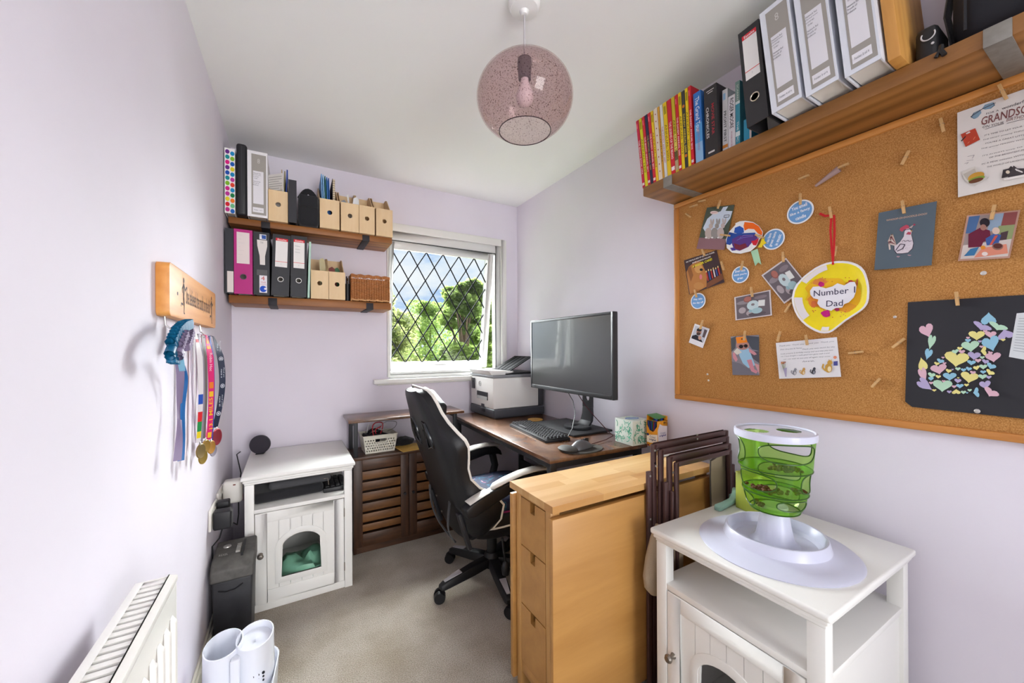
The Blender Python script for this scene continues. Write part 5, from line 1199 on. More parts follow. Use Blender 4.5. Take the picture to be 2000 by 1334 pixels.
# rabbits card
q4 = z2((325, 190), (612, 160), (505, 630), (215, 618)); cd = Card('greeting_card', 'card with three rabbits seen from behind under a speech bubble', 'card', q4, '#4c5648', .006); f = lambda *ps: [lerpq(q4, a, b) for a, b in ps]
cd.poly(f((0, .73), (1, .76), (1, 1), (0, 1)), '#8f6a70').poly(f((.12, .28), (.3, .16), (.55, .12), (.6, .03), (.78, .02), (.72, .12), (.98, .14), (.96, .3), (.86, .42), (.78, .52), (.6, .6), (.2, .62), (.05, .5)), '#cfdcea')
cd.ell(*f((.32, .14))[0], 8, 3.4, '#e9d9d6').text('AWW!', *f((.22, .145), (.42, .13))[0], *f((.22, .145), (.42, .13))[1], 2.2, '#b0433a')
cd.line(f((.8, .28), (.78, .5)), 1, '#3a3a3c').line(f((.72, .22), (.9, .22), (.9, .27), (.72, .27), (.72, .22)), 1, '#3a3a3c')
for x, c in ((.3, '#bfb1aa'), (.52, '#98938f'), (.74, '#c3b5b2')):
    cd.ell(*f((x, .63))[0], 7, 11, c).ell(*f((x + .02, .46))[0], 4, 5, c).ell(*f((x - .01, .36))[0], 1.6, 6, c, -.1).ell(*f((x + .07, .36))[0], 1.6, 6, c, .15).ell(*f((x - .05, .73))[0], 2.2, 1.8, '#efeceb')
cd.done()
# dog card
q4 = z2((85, 740), (425, 632), (508, 968), (140, 1095)); cd = Card('birthday_card', 'dark card with a golden dog and lit candles', 'card', q4, '#3a2226', .0035); f = lambda *ps: [lerpq(q4, a, b) for a, b in ps]
cd.poly(f((.02, .35), (.12, .22), (.35, .12), (.5, .2), (.53, .38), (.58, .6), (.5, .95), (.25, 1), (.02, 1)), '#b87a3e').poly(f((.06, .3), (.16, .2), (.2, .5), (.1, .66)), '#8f5a2c').ell(*f((.38, .36))[0], 8, 9, '#d19a58').ell(*f((.45, .42))[0], 3.2, 2.6, '#1c1516').ell(*f((.27, .28))[0], 1.3, 1.3, '#241815').ell(*f((.4, .62))[0], 2.6, 5, '#d97a80').ell(*f((.3, .85))[0], 10, 7, '#c08648')
cd.poly(f((.52, .86), (1, .72), (1, .9), (.5, 1)), '#7a4a2e')
for i in range(6): x = .58 + i * .07; cd.line(f((x, .55 - .02 * (i % 2)), (x, .8 - i * .012)), 2.2, ['#c23a3a', '#3a4f9c', '#b8322e', '#d9cfd0', '#3a4f9c', '#c23a3a'][i]).ell(*f((x, .52 - .02 * (i % 2)))[0], 1, 2, '#f2d488')
a, b = f((.06, .08), (.94, .05)); cd.text("ON THE PLUS SIDE OF GETTING OLDER,", *a, *b, 3.2, '#eae4e2', .02); a, b = f((.24, .16), (.8, .14)); cd.text('MORE CANDLES REQUIRE', *a, *b, 3, '#eae4e2', .02); a, b = f((.22, .26), (.82, .22)); cd.text('A BIGGER CAKE!', *a, *b, 4.4, '#e6d92e', .03); cd.done()
# round blue badges
def badge(label, u, v, rpx, lines, hgt=2.6, rot=0, lift=.004):
    mp = (CX / ray(u, v).x) / FPX; p = onx(u, v, CX - lift); r = rpx * mp
    o = MB().lathe([(0, 0), (r, 0), (r, .0008), (r * .89, .0009), (0, .0009)], 36, M=Matrix.Rotation(-pi / 2, 4, 'Y')).build('paper_badge', mat('badge_white', '#eceef0', .5), None, loc=p); tag(o, label, 'badge', 'round blue paper badges')
    MB().lathe([(r * .88, .0011), (0, .0011)], 36, M=Matrix.Rotation(-pi / 2, 4, 'Y')).build('blue_face', flat('#6f9fd2'), o)
    n = len(lines); ex = V((0, -cos(rot), sin(rot))); ey = V((0, sin(rot), cos(rot)))
    for i, t in enumerate(lines):
        w = min(r * 1.5, len(t) * r * .13); text(t, flat('#eef2f6'), o, V((-.0012, 0, 0)) + ey * (((n - 1) / 2 - i) * r * .46), ex, ey, w, r * .3, 'lettering', .0002, .02)
badge('small blue badge below the dog card reading hey take the day off', 1363.5, 588, 15.6, ['Hey, take', 'the day off'], lift=.006)
badge('blue badge reading even cats think you are great', 1446, 536.4, 16.5, ['Even cats', "think you're", 'great'])
badge('largest blue badge reading you smell like a fancy candle', 1562.7, 414, 22.8, ['You smell', 'like a fancy', 'candle'], rot=.12)
badge('blue badge turned on its side beside the painted palette', 1510.6, 467.4, 20, ['You have', 'great taste', 'in music'], rot=1.2)
# painted palette
po = z3((95, 840), (130, 760), (195, 690), (195, 672), (240, 652), (300, 646), (380, 660), (440, 700), (480, 760), (478, 800), (440, 850), (410, 915), (350, 965), (250, 990), (160, 980), (105, 930))
cd = Card('childs_painting', "child's splashed paint picture on a rounded white paper plate piece", 'painting', po, '#ecebea', .0085)
cd.poly(z3((290, 660), (380, 668), (440, 705), (476, 765), (470, 800), (430, 780), (390, 735), (330, 730), (290, 750), (280, 700)), '#ef6a1a').poly(z3((190, 720), (240, 700), (280, 725), (285, 770), (230, 785), (180, 770)), '#2a57b0').poly(z3((130, 765), (200, 780), (400, 770), (420, 800), (350, 830), (200, 840), (140, 900), (100, 890), (105, 840)), '#2b4fa0').poly(z3((160, 840), (230, 800), (400, 790), (430, 830), (370, 870), (330, 920), (240, 960), (180, 945), (160, 890)), '#5b3a86').poly(z3((180, 880), (240, 900), (300, 880), (320, 920), (250, 955), (190, 935)), '#7a2a3e').poly(z3((360, 860), (400, 850), (440, 825), (430, 870), (410, 905), (380, 900)), '#cf2436').poly(z3((140, 930), (180, 925), (200, 955), (160, 960)), '#4a3a92')
for i in range(5): cd.line(z3((210 + i * 12, 850 - i * 9), (280, 820 - i * 8), (380, 810 - i * 5)), .8, ['#7d78c4', '#3b3f98', '#8a4f9c', '#6f86d0', '#3a2f78'][i])
cd.done()
cd = Card('paper_ribbon', 'mint green paper ribbon tail below the painting', 'ribbon', z3((355, 965), (425, 938), (465, 1105), (432, 1080), (400, 1118)), '#a9d4ae', .006).done()
cd = Card('paper_star', 'yellow paper star tip between the painting and the sideways badge', 'paper star', z3((428, 925), (455, 880), (470, 830), (500, 815), (495, 850), (518, 880), (480, 900), (470, 925)), '#ecd21c', .0105).done()
# baby photographs
def baby(cd, P, k=1.0):
    pol = lambda c, *ps: cd.poly([P(*p) for p in ps], c)
    pol('#6b6167', (.04, .04), (.96, .04), (.96, .96), (.04, .96))
    for x, y, rx, ry, c in ((.25, .3, .2, .08, '#8d8287'), (.2, .62, .1, .13, '#a99da0'), (.42, .78, .12, .12, '#a8999c'), (.72, .2, .18, .07, '#85797f'), (.6, .85, .25, .08, '#5a5157')): pol(c, *[(x + rx * cos(t), y + ry * sin(t)) for t in [i * pi / 6 for i in range(12)]])
    for x, y, rx, ry, c in ((.5, .48, .17, .2, '#bccdd0'), (.6, .72, .15, .12, '#9fbcc2'), (.36, .2, .11, .12, '#8f5a52'), (.37, .18, .1, .1, '#a86a60'), (.5, .45, .05, .05, '#7d7377'), (.42, .7, .05, .06, '#8fb0b8')): pol(c, *[(x + rx * cos(t), y + ry * sin(t)) for t in [i * pi / 6 for i in range(12)]])
    pol('#d8d8d6', (.66, .32), (.84, .34), (.82, .58), (.64, .55))
q4 = z4((415, 275), (645, 112), (858, 377), (628, 540)); cd = Card('photograph', 'tilted photograph of a sleeping baby partly behind the paper plate', 'photo', q4, '#cfc6c6', .004, group=None); baby(cd, lambda a, b: lerpq([q4[1], q4[2], q4[3], q4[0]], b * .9 + .05, 1 - a) if False else lerpq(q4, a, b)); cd.done()
q4 = z4((163, 480), (500, 410), (515, 648), (175, 695)); cd = Card('photograph', 'level landscape photograph of a sleeping baby', 'photo', q4, '#cfc6c6', .005); baby(cd, lambda a, b: lerpq(q4, a, b)); cd.done()
q4 = z4((130, 845), (393, 830), (398, 1205), (148, 1203)); cd = Card('photograph', 'photograph of a baby in sunglasses and an orange paper crown', 'photo', q4, '#a9a3a6', .004); f = lambda *ps: [lerpq(q4, a, b) for a, b in ps]
cd.poly(f((0, 0), (1, 0), (1, 1), (0, 1)), '#8b878f').poly(f((.55, 0), (1, .05), (1, .4), (.75, .35), (.6, .2)), '#4d525c').poly(f((.0, .05), (.2, .0), (.15, .3), (0, .4)), '#4e5257').poly(f((.55, .4), (1, .4), (1, .7), (.8, .6)), '#55525c').poly(f((0, .65), (.3, .7), (1, 1), (0, 1)), '#77747e')
cd.poly(f((.25, .32), (.6, .28), (.72, .5), (.85, .75), (.6, .82), (.4, .7), (.28, .5)), '#9cc3dc').poly(f((.08, .4), (.22, .3), (.38, .42), (.2, .48)), '#d5cfc6').poly(f((.05, .42), (.12, .42), (.22, .6), (.15, .66), (.05, .56)), '#cf8f98').poly(f((.62, .32), (.85, .42), (.92, .48), (.82, .5), (.65, .42)), '#cf8f98').poly(f((.55, .62), (.72, .6), (.82, .85), (.95, .9), (.88, .96), (.7, .9)), '#cf8a98').poly(f((.82, .7), (1, .74), (1, .98), (.92, .85)), '#d39a9e')
cd.ell(*f((.42, .24))[0], 13, 9, '#b5857c').poly(f((.18, .03), (.52, .01), (.6, .17), (.22, .19)), '#ee8a22').ell(*f((.36, .27))[0], 4.2, 3.6, '#20191c').ell(*f((.53, .26))[0], 3.8, 3.4, '#20191c').line(f((.28, .26), (.6, .25)), 1.2, '#20191c').ell(*f((.4, .08))[0], 1.4, 1.4, '#4a2a10').done()
zc = Z((1320, 620), .11990); q4 = zc((310, 100), (552, 185), (440, 500), (212, 408)); cd = Card('instant_photo', 'tilted white bordered instant photo of a bearded man and a child', 'photo', q4, '#e8e6ea', .005); f = lambda *ps: [lerpq(q4, a, b) for a, b in ps]
cd.poly(f((.08, .08), (.92, .08), (.92, .75), (.08, .75)), '#c4c6cf').poly(f((.7, .1), (.9, .12), (.88, .5), (.72, .5)), '#5b4a4e').ell(*f((.42, .32))[0], 5, 6.5, '#a87a68').ell(*f((.4, .22))[0], 5, 3.4, '#2c2320').ell(*f((.43, .42))[0], 4, 3.2, '#4a342c').poly(f((.08, .62), (.3, .5), (.6, .55), (.88, .75), (.08, .75)), '#26242e').ell(*f((.6, .58))[0], 3.2, 4, '#cba08c').done()
# thank-you note card
q4 = z4((550, 905), (1118, 850), (1158, 1220), (582, 1238)); cd = Card('thank_you_card', 'white handwritten thank-you card with small painted cats along the foot', 'card', q4, '#e4e2e4', .005, .0008); f = lambda *ps: [lerpq(q4, a, b) for a, b in ps]
a, b = f((.05, .1), (.95, .1)); cd.text('Thank you  Thank you  Thank you  Thank you', *a, *b, 3.2, '#9a9aa0', 0, .3)
for i, (x0, x1, s_) in enumerate(((.06, .42, 'Dear Grandad & Nanny'), (.42, .95, 'Thank you very much for the'), (.06, .92, 'lovely presents & birthday money and card that you sent'), (.06, .86, 'me. I have bought a really good new game with it and'), (.1, .86, 'can not wait to see you all again very soon'), (.4, .6, 'love,'))):
    y = (.2, .24, .32, .39, .47, .56)[i]; a, b = f((x0, y), (x1, y - .0)); cd.text(s_, *a, *b, 3.0, '#8d8d94', 0, .35)
for x, w, c, c2 in ((.26, 5, '#8a8a92', '#c9c6c8'), (.4, 5, '#c99a52', '#e3cfa8'), (.57, 5, '#45454e', '#8f8f98'), (.82, 9, '#c79a44', '#ead9ae')):
    p = f((x, .82 if w < 8 else .72))[0]; cd.ell(p[0], p[1] + w * .4, w * .8, w * 1.0, c).ell(p[0] + w * .3, p[1] - w * .8, w * .55, w * .5, c).ell(p[0] + w * .2, p[1] + w * .6, w * .4, w * .6, c2).line([(p[0] - w * .6, p[1] + w), (p[0] - w * 1.3, p[1] + w * .3), (p[0] - w * 1.1, p[1] - w * .5)], w * .28, c).poly([(p[0] + w * .0, p[1] - w * 1.1), (p[0] + w * .1, p[1] - w * 1.6), (p[0] + w * .3, p[1] - w * 1.2)], c).poly([(p[0] + w * .4, p[1] - w * 1.2), (p[0] + w * .6, p[1] - w * 1.6), (p[0] + w * .7, p[1] - w * 1.05)], c)
p = f((.94, .66))[0]; cd.poly([(p[0] - 4, p[1] - 4), (p[0] + 4, p[1] - 5), (p[0] + 4, p[1] + 4), (p[0] - 4, p[1] + 4)], '#4b4f92').ell(p[0] - 1, p[1] - 12, 3.4, 3, '#d98a6a')
for i in range(7): p = f((.1 + .02 * (i % 4 - 1.5), .55 + .03 * (i // 4)))[0]; cd.ell(p[0], p[1], 1.3, 1.3, ['#b0524a', '#c98a3a', '#8a5a44'][i % 3]); cd.line([p, f((.11, .9))[0]], .5, '#8f9a72')
cd.poly(f((.09, .72), (.15, .7), (.13, .95), (.11, .95)), '#a9a0bc'); cd.done()
# paper plate
zp = Z((1540, 420), .1875); out = [(45, 860), (58, 790), (90, 725), (130, 680), (175, 635), (230, 592), (290, 550), (350, 520), (405, 500), (460, 488), (520, 481), (580, 480), (635, 485), (680, 495), (730, 515), (770, 542), (800, 578), (820, 620), (838, 680), (850, 740), (853, 800), (848, 870), (838, 915), (815, 955), (780, 990), (740, 1020), (670, 1065), (600, 1110), (545, 1155), (500, 1190), (465, 1215), (430, 1230), (385, 1234), (340, 1230), (290, 1212), (240, 1186), (190, 1153), (145, 1112), (105, 1062), (75, 1005), (55, 945), (46, 900)]
PXc = CX - .008; cpt = (450, 860)
plate = thing('paper_plate', 'yellow painted paper plate reading number one dad hung on red ribbon', 'paper plate', onx(*zp((450, 1230))[0], PXc))
def pp3(x, y, d): u, v = zp((x, y))[0]; return onx(u, v, PXc) + V((-d, 0, 0)) - plate.location
rim = MB(); n = len(out); R_ = []
# ring profile: outer lip, fluted rim, flat centre
sub = []
for i in range(n):
    a = out[i]; b_ = out[(i + 1) % n]
    for k in range(4): sub.append((a[0] + (b_[0] - a[0]) * k / 4, a[1] + (b_[1] - a[1]) * k / 4))
n = len(sub)
def ringp(f, d, flute=0): return [pp3(cpt[0] + (x - cpt[0]) * f, cpt[1] + (y - cpt[1]) * f, d + (flute if i % 2 else 0)) for i, (x, y) in enumerate(sub)]
rings = [ringp(1.0, .007), ringp(.985, .0085), ringp(.94, .008), ringp(.9, .0065, .0012), ringp(.82, .004, .0012), ringp(.74, .0012), ringp(.4, .001), ringp(.02, .001)]
mPlateW = mat('plate_white', '#e9e4e4', .6); mYel = mat('yellow_paint', '#f0d90c', .5, var=.06, vscale=20)
rim.loft(rings[:3], caps=False, mi=0); rim.loft(rings[2:], caps=False, mi=1); pl_ = rim.build('plate_body', [mPlateW, mYel], plate, smooth=60)
bk2 = MB().loft([ringp(1.0, .0065), ringp(.74, .0004), ringp(.02, .0004)], caps=False).build('plate_back', mPlateW, plate, smooth=60)
pm = MB(); pml = []
def pmi(c):
    k = flat(c)
    if k not in pml: pml.append(k)
    return pml.index(k)
offp = [.0016]
def pblob(c, pts, d=None):
    offp[0] += .0001; pm.add([pp3(x, y, offp[0] if d is None else d) for x, y in pts], [tuple(range(len(pts)))], pmi(c))
def irr(cx, cy, rx, ry, n=16, j=.18): return [(cx + rx * cos(2 * pi * i / n) * (1 + rnd.uniform(-j, j)), cy + ry * sin(2 * pi * i / n) * (1 + rnd.uniform(-j, j))) for i in range(n)]
# bare white patches on the fluted rim (paint missing) and smeared orange and magenta paint
def arcpatch(i0, i1, f0, f1, c, d):
    offp[0] += .0001
    ids = [i % n for i in range(i0 * 4, i1 * 4 + 1)]
    A = [pp3(cpt[0] + (sub[i][0] - cpt[0]) * f0, cpt[1] + (sub[i][1] - cpt[1]) * f0, d[0]) for i in ids]; B_ = [pp3(cpt[0] + (sub[i][0] - cpt[0]) * f1, cpt[1] + (sub[i][1] - cpt[1]) * f1, d[1]) for i in ids]
    k = len(ids); pm.add(A + B_, [(j, j + 1, k + j + 1, k + j) for j in range(k - 1)], pmi(c))
arcpatch(3, 8, .93, .8, '#e6dfdf', (.0088, .0052)); arcpatch(37, 42, .93, .74, '#e6e0e0', (.0088, .0038)); arcpatch(31, 33, .93, .82, '#e6e0e0', (.0088, .0055))
for cx_, cy_, rx_, ry_, c in ((420, 820, 235, 185, '#ecb81e'), (690, 860, 70, 170, '#eab01c'), (280, 900, 80, 60, '#df8a2a'), (330, 700, 70, 40, '#dd8a3a'), (600, 960, 120, 50, '#e09a2a'), (660, 720, 60, 30, '#cf7a2c'), (345, 722, 32, 26, '#c41f78'), (395, 1025, 48, 36, '#c01b7a'), (510, 985, 26, 18, '#b83a62'), (270, 930, 30, 34, '#cf6a34'), (650, 690, 26, 12, '#b8483c'), (720, 700, 10, 34, '#b8632c')): pblob(c, irr(cx_, cy_, rx_, ry_))
for i in range(40): x, y = rnd.uniform(230, 740), rnd.choice((rnd.uniform(650, 740), rnd.uniform(960, 1080))); pblob(['#b8384c', '#c96a2c', '#b82a6c'][i % 3], irr(x, y, rnd.uniform(3, 9), rnd.uniform(2, 6), 6))
pblob('#e6e4ea', [(235, 790), (265, 750), (330, 745), (400, 765), (470, 745), (520, 712), (590, 735), (650, 700), (700, 698), (718, 740), (712, 800), (690, 860), (640, 910), (590, 930), (570, 965), (500, 970), (455, 998), (400, 985), (340, 960), (310, 920), (322, 880), (270, 868), (238, 830)])
o = bpy.data.meshes.new('painted_marks'); o.from_pydata([tuple(p) for p in pm.v], [], pm.f)
for k in pml: o.materials.append(k)
o.polygons.foreach_set('material_index', pm.m); o.update(); oo = bpy.data.objects.new('painted_marks', o); COL.objects.link(oo); oo.parent = plate
for st_, a, b_, h_ in (('Number 1', (275, 820), (705, 778), 62), ('Dad', (405, 925), (578, 915), 62)):
    A, B_ = pp3(*a, offp[0] + .0003), pp3(*b_, offp[0] + .0003); ex = B_ - A; ey = V((-1, 0, 0)).cross(ex).normalized()
    if ex.cross(ey).x > 0: ey = -ey
    text(st_, flat('#3a3550'), plate, (A + B_) / 2, ex, ey, ex.length, h_ * .1875 * (CX / ray(1620, 580).x) / FPX, 'lettering', .0002)
rb = thing('red_ribbon', 'looped red ribbon hanging the paper plate from a peg', 'ribbon', onx(1626, 512, CX - .017)); mRed = mat('red_satin', '#c8181e', .35)
def rp(u, v, d=0): return onx(u, v, CX - .011 - d) - rb.location
for nm, pts in (('strand', [(1624, 418), (1622, 450), (1624, 480), (1626, 500), (1627, 516)]), ('strand', [(1629, 420), (1630, 450), (1629, 480), (1627.5, 500), (1627, 517)])):
    MB().tube([rp(*p, .006 if i == 4 else 0) for i, p in enumerate(pts)], .0034, 6, flat=(.35, 1), up=(1, 0, 0)).build(nm, mRed, rb)
MB().tube([rp(1626, 420), (rp(1612, 422)), rp(1601, 417)], .0042, 6, flat=(.3, 1), up=(1, 0, 0)).build('loose_tail', mRed, rb)
# rolled card
rc_ = thing('rolled_paper', 'mauve paper rolled into a cone and pegged below the shelf', 'paper', onx(*z3((1150, 180))[0], CX - .016)); 
def r3(x, y, d): u, v = z3((x, y))[0]; return onx(u, v, CX - .014) + V((-d, 0, 0)) - rc_.location
ax0, ax1 = r3(1028, 285, 0), r3(1275, 105, 0); axd = (ax1 - ax0).normalized(); n1 = axd.orthogonal().normalized(); n2 = axd.cross(n1); rr = []
for t in (0, .5, 1): rr.append([ax0 + (ax1 - ax0) * t + (n1 * cos(a) + n2 * sin(a)) * (.004 + .0065 * t) for a in [2 * pi * i / 16 for i in range(16)]])
MB().loft(rr, caps=False).build('cone', mat('mauve_paper', '#a68c88', .7), rc_, smooth=70)
rr = []
for t in (0, .5, 1): rr.append([ax0 + (ax1 - ax0) * t * .98 + (n1 * cos(a) + n2 * sin(a)) * (.003 + .0045 * t) for a in [2 * pi * i / 16 for i in range(16)]])
MB().loft(rr, caps=False).build('inner_layer', mat('plum_paper', '#6a3f4e', .7), rc_, smooth=70)
# rooster card
q4 = [(1716.6, 415.9), (1830, 393), (1819.6, 518), (1707.8, 527.7)]; cd = Card('greeting_card', 'slate blue card with a white rooster wearing a party hat', 'card', q4, '#54626c', .0085, .001); f = lambda *ps: [lerpq(q4, a, b) for a, b in ps]; zr = Z((1660, 340), .16488)
a, b = zr((432, 550), (915, 468)); cd.text('WHOOP-DI-DOODLE-DOO!', *a, *b, 3.4, '#cfa88e', .01)
body = zr((650, 680), (640, 740), (600, 800), (560, 835), (528, 850), (530, 900), (560, 940), (620, 940), (690, 930), (740, 880), (752, 820), (740, 770), (728, 720), (735, 680), (705, 645), (670, 650))
cd.poly([(u * 1.0 + (u - 1766) * .07, v + (v - 470) * .05) for u, v in body], '#3c3240').poly(body, '#d9cfd6').poly(zr((590, 665), (600, 640), (640, 615), (670, 600), (698, 610), (705, 640), (655, 655), (620, 685)), '#b54a5e').poly(zr((665, 715), (690, 685), (728, 690), (720, 720)), '#b54a5e').poly(zr((720, 665), (750, 675), (720, 685)), '#c9a06a').poly(zr((700, 635), (765, 595), (730, 645)), '#b9a3a0').ell(*zr((765, 600))[0], 2.4, 2.0, '#a0435a')
for i in range(5): cd.line(zr((545, 845), (500 - i * 8, 800 + i * 6 - (4 - i) * 22), (460 + i * 4, 800 + i * 24)), 2.4, ['#c9b3a4', '#8a5a5c', '#d6c6bc', '#8a5a5c', '#d6c6bc'][i])
cd.line(zr((545, 905), (600, 830), (655, 835), (630, 885), (560, 915)), 1.4, '#4a3d4c').line(zr((615, 800), (640, 785), (660, 800), (690, 785), (710, 800), (735, 790)), .9, '#6a5a66').line(zr((640, 665), (720, 655)), 1, '#4a3d4c').poly(zr((560, 970), (600, 975), (580, 990), (555, 982)), '#a98a92').poly(zr((690, 955), (735, 960), (715, 972), (685, 965)), '#a98a92')
for i in range(24): x, y = rnd.uniform(620, 735), rnd.uniform(810, 920); cd.ell(*zr((x, y))[0], .5, .5, '#8a7a86', n=6)
cd.done()
# photo of an adult and child baking
q4 = [(1889, 421), (1993, 410), (1972, 504), (1871, 510)]; cd = Card('photograph', 'photograph of an adult and a child mixing bowls at a garden table', 'photo', q4, '#b98f7c', .008); f = lambda *ps: [lerpq(q4, a, b) for a, b in ps]
cd.poly(f((.04, .03), (.96, .03), (.96, .96), (.04, .96)), '#9a8a86').poly(f((.04, .03), (.25, .03), (.22, .4), (.04, .4)), '#4a6a96').poly(f((.45, .03), (.7, .03), (.68, .4), (.45, .4)), '#8fa3b8').poly(f((.7, .03), (.96, .03), (.96, .3), (.7, .3)), '#8a4a48').poly(f((.65, .3), (.96, .3), (.96, .75), (.65, .7)), '#8f9a6a').poly(f((.72, .45), (.86, .42), (.86, .75), (.72, .75)), '#4c3a3e').poly(f((.04, .66), (.96, .6), (.96, .96), (.04, .96)), '#cfc3bc')
cd.poly(f((.1, .42), (.3, .3), (.5, .38), (.55, .55), (.42, .62), (.4, .72), (.15, .72)), '#6a1f38').ell(*f((.37, .2))[0], 10, 9, '#241d26').ell(*f((.36, .3))[0], 6, 6, '#a5776a').poly(f((.45, .55), (.6, .45), (.74, .5), (.72, .7), (.5, .7)), '#3a5a9a').ell(*f((.62, .4))[0], 7.5, 7, '#d9bfae').poly(f((.62, .5), (.68, .5), (.6, .7), (.55, .7)), '#c85a4a').poly(f((.3, .95), (.42, .75), (.88, .7), (.95, .9)), '#d98a72').ell(*f((.72, .74))[0], 11, 7, '#8f6a5c').ell(*f((.72, .73))[0], 9, 5, '#5a2e2a').ell(*f((.44, .74))[0], 5, 4, '#d98a2c').ell(*f((.5, .88))[0], 6, 4, '#e3d6d0').poly(f((.1, .9), (.2, .75), (.36, .72), (.3, .9)), '#3a74a0').done()
# birthday verse card (runs out of frame)
q4 = [(1870, 220.8), (2090, 143), (2090, 337), (1871.5, 385.7)]; cd = Card('birthday_card', 'large white birthday verse card with a burger, trainers and sunglasses drawn on it', 'card', q4, '#ded8d2', .009, .0022); z5 = Z((1840, 150), .18735)
for pts in (((300, 425), (330, 380), (400, 345), (410, 380), (370, 425), (335, 442)), ((420, 335), (450, 295), (540, 270), (555, 300), (510, 335), (450, 345))): cd.poly(z5(*pts), '#4f6676').poly([(u * .9 + .1 * z5((430, 350))[0][0] + 0, v) for u, v in z5(*pts)], '#7f9cb0')
cd.line(z5((300, 420), (420, 340), (560, 275)), 1.2, '#4a4448').done('sunglasses_drawing')
for st_, a, b_, h_, c in (('FOR A', (462, 390), (595, 352), 3.4, '#4a4448'), ('wonderful', (625, 335), (900, 245), 5.2, '#4a4448'), ('GRANDSON', (412, 470), (990, 305), 15, '#7a4a48'), ('ON YOUR', (425, 530), (648, 480), 4.4, '#5a5254'), ('BIRTHDAY', (676, 455), (930, 400), 5.4, '#7a5450')): p0, p1 = z5(a, b_); cd.text(st_, *p0, *p1, h_, c, .01 if h_ > 10 else 0)
cd.line(z5((450, 550), (648, 492)), .7, '#6a6264').done('underline'); cd.line(z5((676, 490), (930, 425)), .7, '#6a6264').done('underline')
for i, (st_, a, b_) in enumerate((("IT'S TIME TO LET YOUR HEART", (445, 615), (980, 485)), ('THE MOST amazing THINGS AND', (430, 665), (990, 530)), ("YOU'RE A GREAT LITTLE BOY", (450, 700), (985, 580)), ('THE special PERSON WHO YOU', (410, 757), (985, 625)), ("IT'S ALWAYS lovely TO THINK", (425, 830), (990, 700)), ('OF THE BRIGHTEST MIND SO', (495, 848), (985, 735)), ("IN A FEW minutes WITH LOVE", (418, 915), (985, 785)), ('THE WORLD OF LAUGHTER & FUN', (470, 945), (990, 835)))): p0, p1 = z5(a, b_); cd.text(st_, *p0, *p1, 2.6, '#6a6466', 0, .1 if i % 2 else 0)
cd.poly(z5((198, 605), (350, 540), (400, 660), (250, 735)), '#b8432c').line(z5((205, 675), (250, 625)), 2, '#3a2c2c').poly(z5((250, 595), (290, 572), (300, 585), (262, 603)), '#d8cfc8').line(z5((270, 700), (290, 680)), .8, '#d98a6a').line(z5((330, 660), (350, 630)), .8, '#d98a6a').done('shirt_drawing')
cd.line(z5((270, 835), (340, 820), (320, 855)), .7, '#9a9294').line(z5((260, 880), (330, 870)), .7, '#9a9294').line(z5((240, 910), (280, 895), (260, 915)), .7, '#9a9294').done('squiggle_drawing')
cd.poly(z5((205, 1000), (350, 940), (390, 1000), (490, 1050), (345, 1145), (240, 1085)), '#cfc9c0').poly(z5((225, 1020), (345, 960), (370, 1020), (270, 1085)), '#b8b0a4').ell(*z5((360, 1045))[0], 17, 8, '#c9963a', -.35).ell(*z5((365, 1070))[0], 17, 4.5, '#7f9a3a', -.3).ell(*z5((360, 1085))[0], 15, 4, '#6a4028', -.28).done('burger_drawing')
cd.poly(z5((640, 975), (700, 960), (720, 935), (750, 950), (745, 1030), (625, 1062)), '#3a3436').ell(*z5((690, 998))[0], 4, 3.4, '#d8c9b4').poly(z5((750, 930), (790, 960), (860, 960), (900, 1010), (790, 1040), (690, 1055)), '#433c3e').poly(z5((640, 1065), (900, 1015), (900, 1040), (660, 1085)), '#e6e0da')
for i in range(4): cd.line(z5((770 + i * 18, 965 + i * 8), (790 + i * 18, 985 + i * 6)), 1.6, '#e3ddd8')
cd.done('trainer_drawing')
